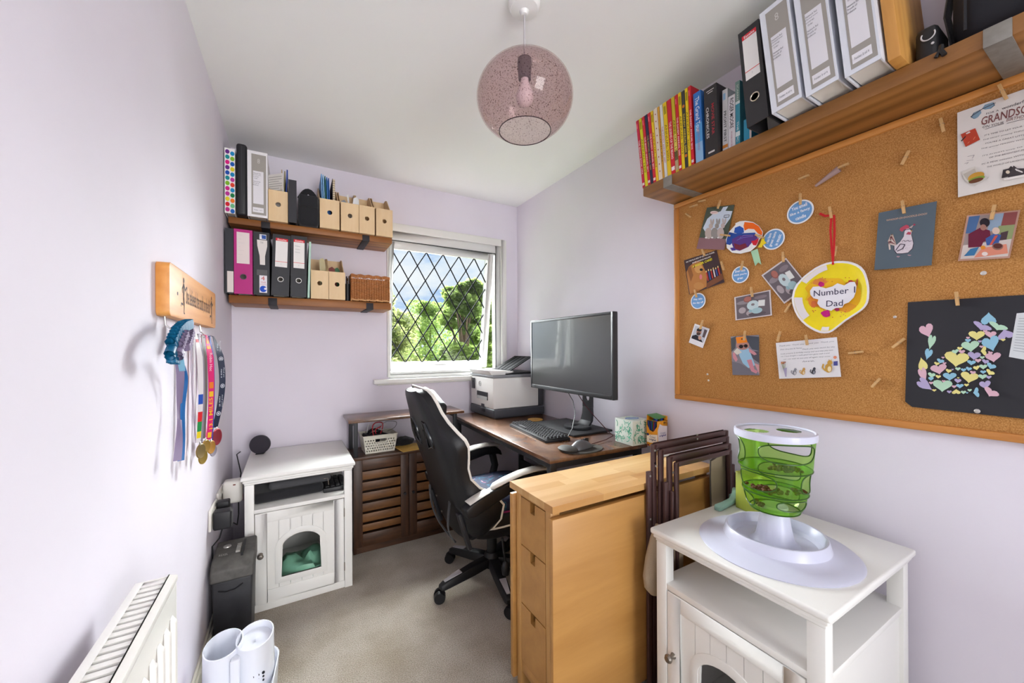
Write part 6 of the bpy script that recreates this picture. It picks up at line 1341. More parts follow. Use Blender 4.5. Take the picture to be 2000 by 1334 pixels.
# black sheet with a cat made of hearts
zk = Z((1740, 560), .20233); q6 = [(1773.4, 590.3), (2110, 569), (2110, 830), (2000, 818), (1781.5, 794.7), (1768, 784.5)]
cd = Card('heart_cat_picture', 'black sheet with a cat shape made of pastel hearts', 'picture', q6, '#24242a', .0045, .0006, None, .6)
PK, BL, YE, GR, PU = '#d9b0be', '#8fbfd6', '#e3d88a', '#b5d8bd', '#b3a6cc'
big = [(350, 430, 130, 135, PK, -.35), (390, 540, 70, 150, GR, .25), (360, 655, 70, 115, BL, .3), (305, 740, 85, 130, YE, 2.9), (315, 855, 75, 150, PK, -.35), (335, 950, 90, 175, PU, -.95), (945, 305, 140, 125, BL, pi), (880, 390, 180, 70, PU, .9 - .5), (1035, 390, 180, 70, GR, .35), (1105, 455, 150, 100, PU, pi - .25), (830, 475, 150, 95, YE, 0), (965, 465, 105, 70, PK, 0), (970, 555, 160, 150, BL, -.3), (770, 580, 165, 110, GR, -.1), (635, 705, 225, 150, YE, .12), (805, 670, 120, 80, PU, .1), (895, 620, 85, 60, YE, 1.5), (990, 685, 145, 95, PK, -.1), (465, 800, 150, 100, PK, -.15), (570, 870, 125, 80, BL, 0), (760, 880, 165, 110, YE, .15), (500, 960, 180, 120, GR, .05), (480, 720, 70, 45, BL, .3), (445, 745, 50, 35, YE, .2), (395, 855, 70, 50, GR, .2), (390, 890, 50, 40, BL, 0), (460, 870, 50, 35, YE, .1), (560, 815, 55, 40, YE, .2), (650, 795, 50, 35, GR, 0), (705, 805, 50, 35, BL, 0), (755, 795, 55, 40, BL, .2), (780, 735, 80, 50, BL, .1), (845, 715, 60, 40, PK, 0), (915, 725, 65, 45, PU, .2), (885, 685, 45, 30, GR, 0), (970, 770, 90, 60, BL, .4), (830, 785, 60, 45, YE, -.2), (895, 775, 75, 50, GR, 0), (960, 830, 85, 50, YE, .5), (895, 825, 55, 35, BL, 0), (795, 830, 55, 35, PK, .1), (650, 910, 65, 45, PU, .1), (670, 960, 70, 45, BL, 0), (615, 965, 45, 30, PK, 0), (635, 1010, 80, 50, YE, pi), (705, 1020, 50, 35, GR, 0), (825, 1020, 90, 60, BL, 1.4), (765, 1000, 40, 28, GR, 0), (735, 950, 45, 30, YE, 0), (890, 870, 85, 50, GR, 0), (950, 875, 50, 35, PU, 0), (915, 950, 105, 85, PU, -.15), (970, 1025, 150, 80, PK, .5), (690, 630, 60, 40, PK, 0), (628, 628, 65, 45, GR, -.2), (672, 598, 50, 35, YE, 0), (750, 522, 55, 38, BL, 0), (750, 495, 35, 25, PK, 0), (915, 432, 40, 26, PK, 0), (1088, 515, 45, 26, YE, 0), (965, 640, 45, 30, PK, .2), (865, 530, 35, 25, PU, 0), (880, 580, 40, 25, PK, 0), (570, 1015, 45, 30, PU, 0), (425, 1000, 40, 25, YE, 0), (515, 912, 35, 22, PK, 0), (395, 930, 40, 28, PK, 0), (510, 685, 30, 20, PK, 0), (525, 740, 35, 22, PK, 0)]
for x, y, w_, h_, c, r_ in big: cd.heart(*zk((x, y))[0], w_ * .20233, h_ * .20233, c, r_)
for i in range(46):
    x, y = rnd.uniform(560, 980), rnd.uniform(730, 1030)
    if x > 860 and y > 900: continue
    if any(abs(x - a[0]) < (a[2] / 2 + 9) and abs(y - a[1]) < (a[3] / 2 + 7) for a in big): continue
    cd.heart(*zk((x, y))[0], 4.6, 3.2, rnd.choice([PK, BL, YE, GR, PU]))
cd.done()
cd = Card('typed_note', 'small white typed note stuck on the black cat picture', 'note', [(1985.8, 612), (2062, 605), (2052, 712), (1970.6, 697)], '#d4d8da', .0056, .0005)
for i in range(13): cd.line([(1990 - i * .9, 622 + i * 5.2), (2050 - i * .7, 621 + i * 6)], .8, '#8b9096')
cd.done()
# drawing pins
def pin(label, u, v, r, c='#c9c4c0'):
    o = MB().lathe([(0, 0), (r, 0), (r, .0012), (r * .75, .0022), (r * .35, .0026), (r * .3, .004), (0, .0044)], 16, M=Matrix.Rotation(-pi / 2, 4, 'Y')).build('drawing_pin', mat('pin_' + c, c, .3, metal=.4), None, loc=onx(u, v, CX - (.006 if 'foot' in label else .0002))); tag(o, label, 'drawing pin', 'drawing pins on the cork board')
pin('upper of two pale drawing pins low by the board corner', 1382, 731, .0042, '#e3ddd2'); pin('lower of two pale drawing pins low by the board corner', 1384, 743, .0042, '#e3ddd2'); pin('drawing pin between the paper plate and the cat picture', 1748, 619, .004); pin('drawing pin below the garden table photograph', 1921, 533.5, .0055); pin('drawing pin at the foot of the cat picture', 1908.6, 803, .0055)
# miniature wooden pegs
mPeg = wood('peg_wood', '#c2945a', '#dcb57e', 'Z', 30, .6, 6, wave=0)
PL, PWD = .042, .0062
def halfjaw(s): return [(0, -PL / 2), (.0034 * s, -PL / 2), (.0044 * s, -PL * .1), (.003 * s, PL / 2), (.0012 * s, PL / 2), (0, PL * .05)]
def build_peg():
    t = thing('mini_peg', 'x', 'peg', (0, 0, 0), 0, 'miniature wooden pegs')
    for s in (1, -1):
        pol = halfjaw(1); q = MB(); pts = [(-.0060 - s * .0002 - s * p[0] * 1.0, p[1]) for p in pol]; q.prism(pts, (0, PWD / 2, 0), (1, 0, 0), (0, 0, 1), 0, PWD); q.build('jaw', mPeg, t, bevel=.0004, seg=1, smooth=0)
    q = MB(); q.tube([(-.006 + .0052 * cos(a), (-.5 + i / 11) * PWD * 1.3, .002 + .0024 * sin(a)) for i, a in enumerate([2 * pi * k / 6 for k in range(12)])], .0006, 5); q.build('spring', mat('spring_wire', '#8f8a80', .35, metal=.8), t); return t
pegs = [((1408, 391), (1402.5, 408), 'peg gripping the top of the rabbits card', .004), ((1364, 394), (1378, 391), 'loose peg lying level near the frame corner', 0), ((1347, 405), (1362, 400), 'loose peg nearest below the frame corner, slightly tilted', 0), ((1339, 417), (1349, 424), 'loose peg closest to the side frame', 0), ((1409, 459), (1428, 461), 'peg lying level between rabbits card and painting', .009), ((1478, 459), (1494, 465.5), 'peg lying across the painting and the sideways badge', .0105), ((1372.5, 487), (1378, 500), 'peg at the top of the dog card', .007), ((1409, 511), (1414.6, 528), 'peg at the side of the dog card', .003), ((1358, 566), (1362, 581), 'peg holding the smallest blue badge', .006), ((1452, 509.6), (1448, 528), 'peg holding the even cats badge', .004), ((1564, 378), (1564, 400), 'peg holding the fancy candle badge', .004), ((1623, 405), (1627, 427), 'peg holding the red ribbon of the plate', .0125), ((1633, 481), (1629, 500), 'peg half hidden behind the red ribbon', 0), ((1530, 492), (1531, 512), 'peg at the top corner of the tilted baby photograph', .004), ((1546, 591), (1533, 610), 'peg under the lower corner of the tilted baby photograph', 0), ((1468, 561), (1470.5, 580), 'peg holding the level baby photograph', .005), ((1456, 646), (1454, 665), 'peg holding the paper crown photograph', .004), ((1374, 625), (1368.5, 643), 'peg holding the instant photo', .005), ((1575, 654), (1578, 674), 'peg holding the thank-you card', .006), ((1524, 647), (1518.5, 667), 'loose peg touching the corner of the thank-you card', 0), ((1657, 690), (1686, 686.7), 'loose level peg between thank-you card and cat picture', 0), ((1719, 739), (1703, 756), 'loose slanting peg lowest on the board', 0), ((1658, 322), (1640, 330), 'peg holding the rolled mauve paper', .012), ((1580, 342), (1560, 350), 'loose peg beside the rolled mauve paper', 0), ((1775.5, 294), (1761, 322), 'loose slanting peg between the rolled paper and the verse card', 0), ((1837, 231), (1843, 257), 'loose peg next to the verse card', 0), ((1953, 168), (1967.6, 196), 'peg holding the large verse card', .011), ((1764, 393), (1768, 418), 'peg holding the rooster card', .009), ((1944, 401), (1937.7, 430), 'peg holding the garden table photograph', .008), ((1868.5, 570), (1871.5, 597), 'peg holding the black cat picture', .005), ((1767, 661), (1743, 679), 'loose slanting peg at the edge of the black cat picture', 0)]
pg0 = build_peg()
for i, (a, b_, lb_, lift) in enumerate(pegs):
    p = pg0 if i == 0 else copy_tree(pg0); X_ = CX - .0002 - lift * 0 ; A = onx(*a, CX - .006); B_ = onx(*b_, CX - .006); c = (A + B_) / 2; d = A - B_; ang = math.atan2(-d.y, d.z); p.location = (CX - .0003 - max(0, lift - .001), c.y, c.z); p.rotation_euler = (ang, 0, 0)
    s_ = d.length / PL; s_ = max(.75, min(1.15, s_)); p.scale = (1, 1, s_); p['label'] = 'miniature ' + lb_ if not lb_.startswith('loose') else lb_.replace('loose', 'loose miniature', 1)
# ------------------------------------------------------------------ medal hanger on the left wall
SX = XL + .028; sy0, sy1, sz0, sz1 = 1.262, 1.912, 1.281, 1.418
sg = thing('medal_hanger', 'wooden medal hanger plaque with burnt lettering and runner figures', 'medal hanger', (XL, (sy0 + sy1) / 2, sz0)); mSign = wood('plaque_pine', '#c27a30', '#e0a055', 'Y', 9, .45, 8, wave=.1)
hy_ = (sy1 - sy0) / 2; hz_ = sz1 - sz0; r = .014; poly = []
for cx_, cz_, a0 in ((hy_ - r, hz_ - r, 0), (-hy_ + r, hz_ - r, 90), (-hy_ + r, r, 180), (hy_ - r, r, 270)):
    for k in range(5): a = radians(a0 + 22.5 * k); poly.append((cx_ + r * cos(a), cz_ + r * sin(a)))
MB().prism(poly, (0, 0, 0), (0, 1, 0), (0, 0, 1), .0005, .028).build('plaque', mSign, sg, bevel=.0015, smooth=30)
mBurn = flat('#3a2113')
text('She believed she could, so she did', mBurn, sg, (.0285, .02, hz_ * .5), (0, 1, 0), (0, 0, 1), .36, .06, 'burnt_lettering', .0003, .006)
def runner(yc, zc, s, nm):
    q = MB(); P = lambda pts: q.add([(.0286, yc + x * s, zc + z * s) for x, z in pts], [tuple(range(len(pts)))])
    P([(.0 + .075 * cos(t), .42 + .085 * sin(t)) for t in [2 * pi * i / 12 for i in range(12)]]); P([(-.07, .32), (.06, .34), (.07, .05), (.03, -.05), (-.06, -.04)]); P([(-.03, .3), (.02, .28), (.16, .12), (.3, .22), (.27, .28), (.16, .19), (.04, .34)]); P([(-.05, .3), (-.2, .18), (-.16, .05), (-.12, .06), (-.14, .16), (-.02, .24)]); P([(-.06, -.02), (.04, -.03), (.1, -.22), (.04, -.48), (.12, -.5), (.1, -.53), (-.02, -.52), (.02, -.24)]); P([(-.06, -.02), (.02, -.04), (-.1, -.24), (-.3, -.22), (-.34, -.34), (-.29, -.35), (-.26, -.28), (-.06, -.3)])
    q.build(nm, mBurn, sg, smooth=0)
runner(-.185, hz_ * .5, .1, 'runner_figure'); runner(.235, hz_ * .48, .1, 'runner_figure')
MB().cyl((.027, -.25, hz_ * .48), (.0285, -.25, hz_ * .48), .005, n=12).build('screw_cover', mBurn, sg)
mWire = mat('steel_wire', '#b5b1ad', .3, metal=.8)
RZ_ = -.044; RXX = .036
MB().tube([(.012, -.3, .004), (.014, -.3, RZ_ * .5), (RXX, -.295, RZ_), (RXX, .115, RZ_), (.014, .12, RZ_ * .5), (.012, .12, .004)], .0022, 8).build('hanging_rail', mWire, sg)
# teal ruffled hair garland with ribbons
def W3(y, z, x=.036): return V((XL + x, y, z))
gl = thing('ruffled_garland', 'teal and mauve ruffled ribbon garland hanging on the rail end', 'garland', W3(1.30, 1.09)); O_ = gl.location
mTeal = mat('teal_satin', '#0f5f84', .45, bump=.2, bscale=40); mMauve = mat('mauve_satin', '#80728e', .5, bump=.2, bscale=40)
pathL = [onx(u, v, XL + .05) - O_ for u, v in ((365, 632), (352, 637), (341, 648), (335, 660), (330, 672), (328, 685), (331, 699), (341, 703))]
pathR = [onx(u, v, XL + .04) - O_ for u, v in ((366, 634), (368, 646), (366, 657), (363, 668), (358, 680))]
def ruffle(pts, mt, r, seed):
    k = 0
    for a, b_ in zip(pts, pts[1:]):
        n = max(1, round((b_ - a).length / .013))
        for i in range(n):
            c = a + (b_ - a) * (i / n); d = (b_ - a).normalized(); ringpts = []; nrm = V((1, 0, 0))
            s_ = d.cross(nrm).normalized(); kk = 1 if k % 2 else -1; q = MB()
            sec = []
            for j in range(9):
                t = 2 * pi * j / 8; sec.append(c + d * (.009 * cos(t)) + nrm * (.004 + .01 * sin(t)))
            rr = [[p - s_ * r for p in sec], [p * 1 for p in sec], [p + s_ * r * .9 for p in sec]]
            q.loft(rr, caps=False, closed=False); q.build('pleat', mt, gl, smooth=60); k += 1
ruffle(pathL, mTeal, .013, 1); ruffle(pathR, mMauve, .011, 2)
ruffle([p + V((.01, .02, -.004)) for p in pathL[2:-1]], mMauve, .008, 3)
def ribbon(name, mt, par, pts, w, org, wob=.0):
    q = MB(); P3 = [V(p) for p in pts]; sm = []
    for k in range(len(P3) - 1):
        a, b_, c_, d_ = P3[max(0, k - 1)], P3[k], P3[k + 1], P3[min(len(P3) - 1, k + 2)]
        for t in [j / 5 for j in range(5)]: sm.append(.5 * ((2 * b_) + (c_ - a) * t + (2 * a - 5 * b_ + 4 * c_ - d_) * t * t + (3 * b_ - a - 3 * c_ + d_) * t ** 3))
    sm.append(P3[-1]); rr = []
    for i, p in enumerate(sm):
        tw = wob * .5 * sin(i * .4) + .85; wd = V((sin(tw), cos(tw), 0)) * (w / 2); nn = V((.0006, 0, 0)); rr.append([p - wd - org, p + wd - org, p + wd + nn - org, p - wd + nn - org])
    return q.loft(rr).build(name, mt, par, smooth=60)
def Lp(u, v, x): return onx(u, v, XL + x)
ribbon('ribbon_tail', mMauve, gl, [Lp(347, 695, .04), Lp(352, 730, .042), Lp(350, 790, .03), Lp(350, 850, .035), Lp(346, 900, .034)], .016, O_, .9)
ribbon('ribbon_tail', mat('blue_satin', '#1f62a0', .45), gl, [Lp(345, 693, .045), Lp(360, 735, .04), Lp(357, 790, .036), Lp(356, 850, .038), Lp(353, 900, .036)], .014, O_, .6)
ribbon('ribbon_tail', mat('sky_satin', '#7fb6d2', .4), gl, [Lp(347, 690, .05), Lp(352, 702, .05), Lp(356, 725, .047)], .014, O_, .2)
# lanyards with medals on the rail
RY = lambda u: onx(u, 663, XL + RXX).y
def lanyard(label, u, vb, colr, w, medal, mcol, deco=None, bulge=.0, x=RXX, c2=None):
    top_ = V((XL + RXX, RY(u), sz0 + RZ_ + .0025)); t = thing('medal', label, 'medal', top_, 0, 'running medals on the hanger'); bot = onx(u, vb, XL + x); L_ = top_.z - bot.z; m_ = mat('lanyard_' + colr, colr, .55)
    dy = bot.y - top_.y
    f = MB(); rr = []
    n = 14
    for i in range(n + 1):
        s = i / n; p = V((.006 + .006 * sin(pi * s) + bulge * sin(pi * s), dy * s, .004 - L_ * s if i else .005)); w_ = w * (1 - .25 * s); tw = min(1, s * 5) * .8; wd = V((sin(tw), cos(tw), 0)) * (w_ / 2); p = p + V((min(1, s * 5) * w * .35, 0, 0)); nn = V((cos(tw), -sin(tw), 0)) * .0008; rr.append([p - wd, p + wd, p + wd + nn, p - wd + nn])
    f.loft(rr).build('front_strap', m_, t, smooth=60)
    b_ = MB(); rr = []
    for i in range(n + 1):
        s = i / n; p = V((-.006 + .012 * s * s, dy * s + .004, .004 - L_ * s)); rr.append([p + V((0, -w / 2, 0)), p + V((0, w / 2, 0)), p + V((.0008, w / 2, 0)), p + V((.0008, -w / 2, 0))])
    b_.loft(rr).build('rear_strap', mat('lanyard_' + (c2 or colr), c2 or colr, .55), t, smooth=60)
    MB().tube([(.0 + .0075 * cos(a), 0, -.0015 + .0075 * sin(a)) for a in [pi * k / 8 for k in range(9)]], w / 2, 6, flat=(.08, 1), up=(0, 0, 1)).build('rail_loop', m_, t, smooth=60)
    mm = mat('medal_' + mcol, mcol, .35, metal=.6); c = V((.012 + w * .35, dy, -L_)); q = MB()
    if medal: 
        q.lathe([(0, -.002), (medal * .92, -.002), (medal, -.0008), (medal, .0008), (medal * .92, .002), (medal * .8, .0014), (0, .0014)], 28, M=Matrix.Translation(c + V((0, 0, -medal))) @ Matrix.Rotation(-.35, 4, 'Z') @ Matrix.Rotation(pi / 2, 4, 'Y')); q.build('medal_disc', mm, t)
        MB().tube([(c.x, c.y + .006 * cos(a), c.z + .006 * sin(a)) for a in [2 * pi * k / 10 for k in range(10)]], .0012, 5, closed=True).build('split_ring', mWire, t)
    if deco: deco(t, L_, w, dy)
    return t
def strip(t, z, h_, c, L_, w, dy, bulge, f=.9):
    rr = []
    for s in (z, z + h_ / 2, z + h_):
        s = min(s, 1); p = V((.006 + .006 * sin(pi * s) + bulge * sin(pi * s), dy * s, .004 - L_ * s)); w_ = w * (1 - .25 * s) * f; tw = min(1, s * 5) * .8; wd = V((sin(tw), cos(tw), 0)) * (w_ / 2); nn = V((cos(tw), -sin(tw), 0)); p = p + V((min(1, s * 5) * w * .35, 0, 0)) + nn * .0008; rr.append([p - wd, p + wd, p + wd + nn * .0005, p - wd + nn * .0005])
    MB().loft(rr).build('stripe', flat(c), t)
def spt(t, s, L_, w, dy, bulge):
    p = V((.006 + .006 * sin(pi * s) + bulge * sin(pi * s), dy * s, .004 - L_ * s)); tw = .8; nn = V((cos(tw), -sin(tw), 0)); return p + V((w * .35, 0, 0)) + nn * .0012, V((sin(tw), cos(tw), 0))
def deco_bib(t, L_, w, dy):
    for i, (z, c, h_) in enumerate(((.05, '#b8323c', .03), (.56, '#2a4fa8', .09), (.72, '#cf2a30', .09), (.81, '#2a8a4c', .09), (.9, '#dfc82a', .06))): strip(t, z, h_, c, L_, w, dy, 0)
def deco_pink(t, L_, w, dy):
    for z, h_, c in ((.03, .05, '#d98a2a'), (.1, .03, '#e0b82c'), (.45, .06, '#e07a2a'), (.54, .05, '#e8b62c'), (.93, .05, '#e8b62c')): strip(t, z, h_, c, L_, w, dy, 0, .7)
    p, wd = spt(t, .75, L_, w, dy, 0); text('13.1 MILES', flat('#f0b52c'), t, p, (0, 0, 1), -wd, L_ * .3, w * .55, 'lettering', .0006, .01); p, wd = spt(t, .27, L_, w, dy, 0); text('Robin Hood', flat('#f3dce6'), t, p, (0, 0, -1), wd, L_ * .2, w * .4, 'lettering', .0006)
def deco_navy(t, L_, w, dy):
    for s in (.25, .55, .85):
        p, wd = spt(t, s, L_, w, dy, .014); nn = V((wd.y, -wd.x, 0)); q = MB()
        for r0, r1 in ((.0078, .0055), (.0035, 0.0)):
            n = 18; A = [p + nn * .0006 + wd * (r0 * cos(2 * pi * k / n)) + V((0, 0, r0 * sin(2 * pi * k / n))) for k in range(n)]; B_ = [p + nn * .0006 + wd * (r1 * cos(2 * pi * k / n)) + V((0, 0, r1 * sin(2 * pi * k / n))) for k in range(n)]; MB().loft([A, B_], caps=False).build('ring_mark', flat('#c9ccd6'), t, smooth=0)
        p2, wd = spt(t, s - .13, L_, w, dy, .014); text('Find your', flat('#dfe2ea'), t, p2 + wd * (w * .17), (0, 0, -1), wd, L_ * .14, w * .2, 'lettering', .0008); text('race at', flat('#dfe2ea'), t, p2 - wd * (w * .15), (0, 0, -1), wd, L_ * .11, w * .2, 'lettering', .0008)
lanyard('medal on a plain white ribbon with flag stripes near its end', 377, 868, '#d8d2d4', .017, .022, '#8f7a4c', deco_bib, c2='#7d6a7c')
lanyard('medal on a grey ribbon next to the flag striped one', 383, 880, '#8b8290', .013, .022, '#a3873c', None, c2='#cfc6c8')
lanyard('medal on a dark striped ribbon in the middle of the rail', 389, 860, '#6a625e', .013, .022, '#b08a3e', None, c2='#3e3a40')
lanyard('medal on a hot pink and yellow ribbon', 398, 862, '#d61f6e', .022, .022, '#c08a3c', deco_pink, c2='#c03a6a')
lanyard('medal on a thin royal blue ribbon beside the pink one', 405, 870, '#2a4a98', .012, .02, '#9a94a4', None, c2='#d5dae6')
lanyard('round red medal on a navy ribbon with white circles', 412, 838, '#1f2740', .026, .03, '#8f1f30', deco_navy, .014, .04, '#a8325a')

# ------------------------------------------------------------------ radiator
rd = thing('radiator', 'white panel radiator with slotted top grille on the left wall', 'radiator', (XL + .068, .3, .16)); mRad = mat('radiator_enamel', '#efece6', .3)
ry0, ry1 = -.85, .672; rz1 = .598; rx0, rx1 = -.03, .03
n = 38; pitch = (ry1 - ry0 - .04) / n; q = MB(); rr = []
q.box(rx1 - .008, rx1, ry0, ry1, .0, rz1 - .012); q.build('front_panel', mRad, rd, bevel=.003)
fl = MB().loft([[V((rx1, -.009, .05)), V((rx1, .009, .05)), V((rx1, .009, rz1 - .06)), V((rx1, -.009, rz1 - .06))], [V((rx1 + .008, -.006, .058)), V((rx1 + .008, .006, .058)), V((rx1 + .008, .006, rz1 - .07)), V((rx1 + .008, -.006, rz1 - .07))]]).build('flute', mRad, rd, bevel=.002)
for i in range(n):
    o = fl if i == 0 else fl.copy()
    if i: COL.objects.link(o)
    o.parent = rd; o.location.y = ry0 + .02 + pitch * (i + .5)
MB().box(rx0, rx0 + .008, ry0, ry1, .0, rz1 - .012).build('rear_panel', mRad, rd)
for y in (ry0, ry1 - .003): MB().box(rx0, rx1, y, y + .003, .0, rz1).build('side_cover', mRad, rd, bevel=.001)
q = MB(); q.box(rx0, rx0 + .012, ry0, ry1, rz1 - .012, rz1).box(rx1 - .01, rx1 + .002, ry0, ry1, rz1 - .012, rz1).box(rx0 + .012, rx1 - .01, ry1 - .022, ry1, rz1 - .008, rz1).box(rx0 + .012, rx1 - .01, ry0, ry0 + .022, rz1 - .008, rz1); q.build('grille_frame', mRad, rd, bevel=.002)
ns = 84; sp_ = (ry1 - ry0 - .044) / ns; sl = MB().box(rx0 + .008, rx1 - .006, -sp_ * .3, sp_ * .3, rz1 - .007, rz1 - .002).build('grille_slat', mRad, rd)
for i in range(ns):
    o = sl if i == 0 else sl.copy()
    if i: COL.objects.link(o)
    o.parent = rd; o.location.y = ry0 + .022 + sp_ * (i + .5)
q = MB(); rr = []
cv = MB(); pts = []
k = 60
for i in range(k): pts.append(V((rx0 + .014 if (i // 2) % 2 else rx1 - .014, ry0 + .03 + (ry1 - ry0 - .06) * i / (k - 1), 0)))
cv.add([p + V((0, 0, .05)) for p in pts] + [p + V((0, 0, rz1 - .05)) for p in pts], [(i, i + 1, k + i + 1, k + i) for i in range(k - 1)]); cv.build('convector_fins', mRad, rd, smooth=0)
MB().tube([(0, ry1 - .03, .02), (0, ry1 - .03, -.16)], .0075, 8).build('pipe', mGloss, rd)
for y in (ry1 - .3, ry0 + .3): MB().box(-.067, rx0, y, y + .03, .1, .5).build('wall_bracket', mRad, rd)

# ------------------------------------------------------------------ sockets, plugs, cables by the corner
mSock = mat('socket_white', '#e6e2da', .35)
def socket(label, y, z):
    t = thing('wall_socket', label, 'socket', (XL, y, z), 0, 'double wall sockets'); MB().box(.0003, .0095, -.073, .073, -.043, .043).build('face_plate', mSock, t, bevel=.003)
    for s in (-1, 1): MB().box(.0095, .0125, s * .02 - .005, s * .02 + .005, .012, .026).build('switch', mSock, t, bevel=.001)
socket('white double wall socket holding the black adapter plugs', 1.99, .51); socket('white double wall socket holding the white plug-in unit', 2.17, .52)
def plug(label, x, y, z, dx, dy, dz, m_, bev=.006, parts=None):
    t = thing('plug_adapter', label, 'plug', (XL + x, y, z - dz / 2)); MB().box(0, dx, -dy / 2, dy / 2, 0, dz).build('body', m_, t, bevel=bev, seg=3)
    return t
plug('chunky black power adapter plugged in above the shredder', .0125, 1.955, .5, .062, .05, .075, mBlackP, .008)
plug('small black plug beside the chunky black adapter', .0125, 2.03, .527, .045, .04, .05, mBlackP, .006)
wu = plug('white plug-in unit with a red stripe in the corner socket', .0125, 2.2, .535, .075, .06, .105, mSock, .014); MB().box(.075, .0756, -.008, .008, .0, .03).build('red_stripe', flat('#a8202c'), wu); MB().box(.04, .05, -.031, -.0296, .085, .09).build('slot', flat('#7a3a2a'), wu)
for lb_, pts in (('black lead dropping from the chunky adapter behind the shredder', [(XL + .04, 1.955, .458), (XL + .03, 1.96, .42), (XL + .006, 1.965, .39), (XL + .006, 1.968, .25), (XL + .006, 1.97, .115)]), ('black lead looping from the small plug towards the corner', [(XL + .05, 2.03, .5), (XL + .06, 2.04, .45), (XL + .075, 2.1, .41), (XL + .07, 2.2, .42), (XL + .06, 2.3, .48), (XL + .06, 2.4, .56), (XL + .03, 2.52, .63), (XL + .04, 2.58, .63)]), ('black lead lying on the carpet by the skirting behind the white container', [(XL + .035, 1.84, .004), (XL + .04, 1.8, .05), (XL + .045, 1.76, .1), (XL + .04, 1.7, .06), (XL + .03, 1.64, .004)])):
    o = MB().tube(pts, .0028, 6).build('power_lead', mBlackP); tag(o, lb_, 'cable')
# ------------------------------------------------------------------ paper shredder
sh = thing('paper_shredder', 'dusty black paper shredder beside the white cabinet', 'shredder', (-.214, 1.945, 0)); mShr = mat('dusty_black_plastic', '#2b2b2e', .5, var=.15, vscale=30); mShr2 = mat('dusty_grey_top', '#55534f', .6, var=.25, vscale=40)
q = MB(); q.loft([[V((x * .9, y * .9, 0)) for x, y in ((-.066, -.09), (.066, -.09), (.066, .09), (-.066, .09))], [V((x, y, .29)) for x, y in ((-.066, -.09), (.066, -.09), (.066, .09), (-.066, .09))]]); q.build('bin', mShr, sh, bevel=.008, seg=3)
q = MB(); q.prism([(-.1, .29), (.098, .29), (.1, .345), (.09, .375), (-.06, .362), (-.1, .335)], (-.07, 0, 0), (0, 1, 0), (0, 0, 1), 0, .14); q.build('head', mShr2, sh, bevel=.008, seg=3)
MB().box(.025, .033, -.06, .07, .352, .3745).build('paper_slot', mBlackP, sh, rot=None)
MB().lathe([(0, 0), (.014, 0), (.013, .004), (0, .005)], 20, (-.03, .035, .3705)).build('power_switch', mat('switch_silver', '#b5b2ae', .3, metal=.5), sh)
MB().tube([(-.045, -.0915, .255), (-.02, -.092, .247), (.01, -.092, .25), (.035, -.0915, .265)], .003, 6).build('grip_slot', mBlackP, sh)
text('REXEL', flat('#b8b6b2'), sh, (-.035, -.03, .366), (1, 0, 0), (0, 1, .087), .03, .014, 'maker_lettering', .002)
for i in range(5): MB().box(.005, .02, -.03 + i * .016, -.024 + i * .016, .366, .3735).build('icon_mark', flat('#a5a29c'), sh)
# ------------------------------------------------------------------ white plastic water container and its tray
wt = thing('pet_water_fountain', 'white plastic pet water fountain standing in its tray on the carpet', 'water fountain', (-.165, 1.5, 0), radians(-6)); mWP = mat('white_plastic', '#e3e6ee', .35, sss=.0)
def rrect(hx, hy, r, n=6, z=0, cx=0, cy=0):
    P = []
    for sx, sy, a0 in ((1, 1, 0), (-1, 1, 90), (-1, -1, 180), (1, -1, 270)):
        for k in range(n + 1): a = radians(a0 + 90 * k / n); P.append(V((cx + sx * (hx - r) + r * cos(a), cy + sy * (hy - r) + r * sin(a), z)))
    return P
q = MB(); rg = []
for hx, hy, z in ((.095, .16, 0), (.1, .165, .004), (.105, .17, .11), (.106, .171, .114), (.102, .167, .114), (.1, .165, .1), (.098, .163, .09)): rg.append(rrect(hx, hy, .07, 6, z))
q.loft(rg); q.build('tray', mWP, wt, smooth=50)
# two-lobed tower: left lobe open cup, right lobe shallow dish top
def lobe(cx, rx, ry, z0, z1, slope, wall, floor_): 
    out_, n = [], 32; R0_ = []; 
    def ring(f, zfun): return [V((cx + rx * f * cos(2 * pi * i / n), .05 + ry * f * sin(2 * pi * i / n), zfun(sin(2 * pi * i / n)))) for i in range(n)]
    R0_ = [ring(1.03, lambda s: z0), ring(1.0, lambda s: z1 + slope * s), ring(.94, lambda s: z1 + slope * s + .001), ring(.9, lambda s: z1 + slope * s - wall), ring(.4, lambda s: z1 - wall + floor_ * s), ring(.02, lambda s: z1 - wall + floor_ * s)]
    return MB().loft(R0_)
lobe(-.044, .053, .066, .09, .232, .006, .09, 0).build('open_cup', mWP, wt, smooth=50); lobe(.044, .053, .066, .09, .236, .006, .02, .004).build('dish_column', mWP, wt, smooth=50)
q = MB(); q.box(-.012, .014, -.02, .015, .09, .214); q.build('spout_channel', mWP, wt, bevel=.005, seg=3)
for i in range(3):
    for j in range(3): MB().cyl((.048 + i * .014, -.0135 + .004 * i, .118 + j * .012), (.048 + i * .014, -.0165 + .004 * i, .118 + j * .012), .0042 if j == 2 else .0028, n=10).build('filter_hole_dot', flat('#1f2126'), wt)  # dark discs set on the front, painted in place of open holes
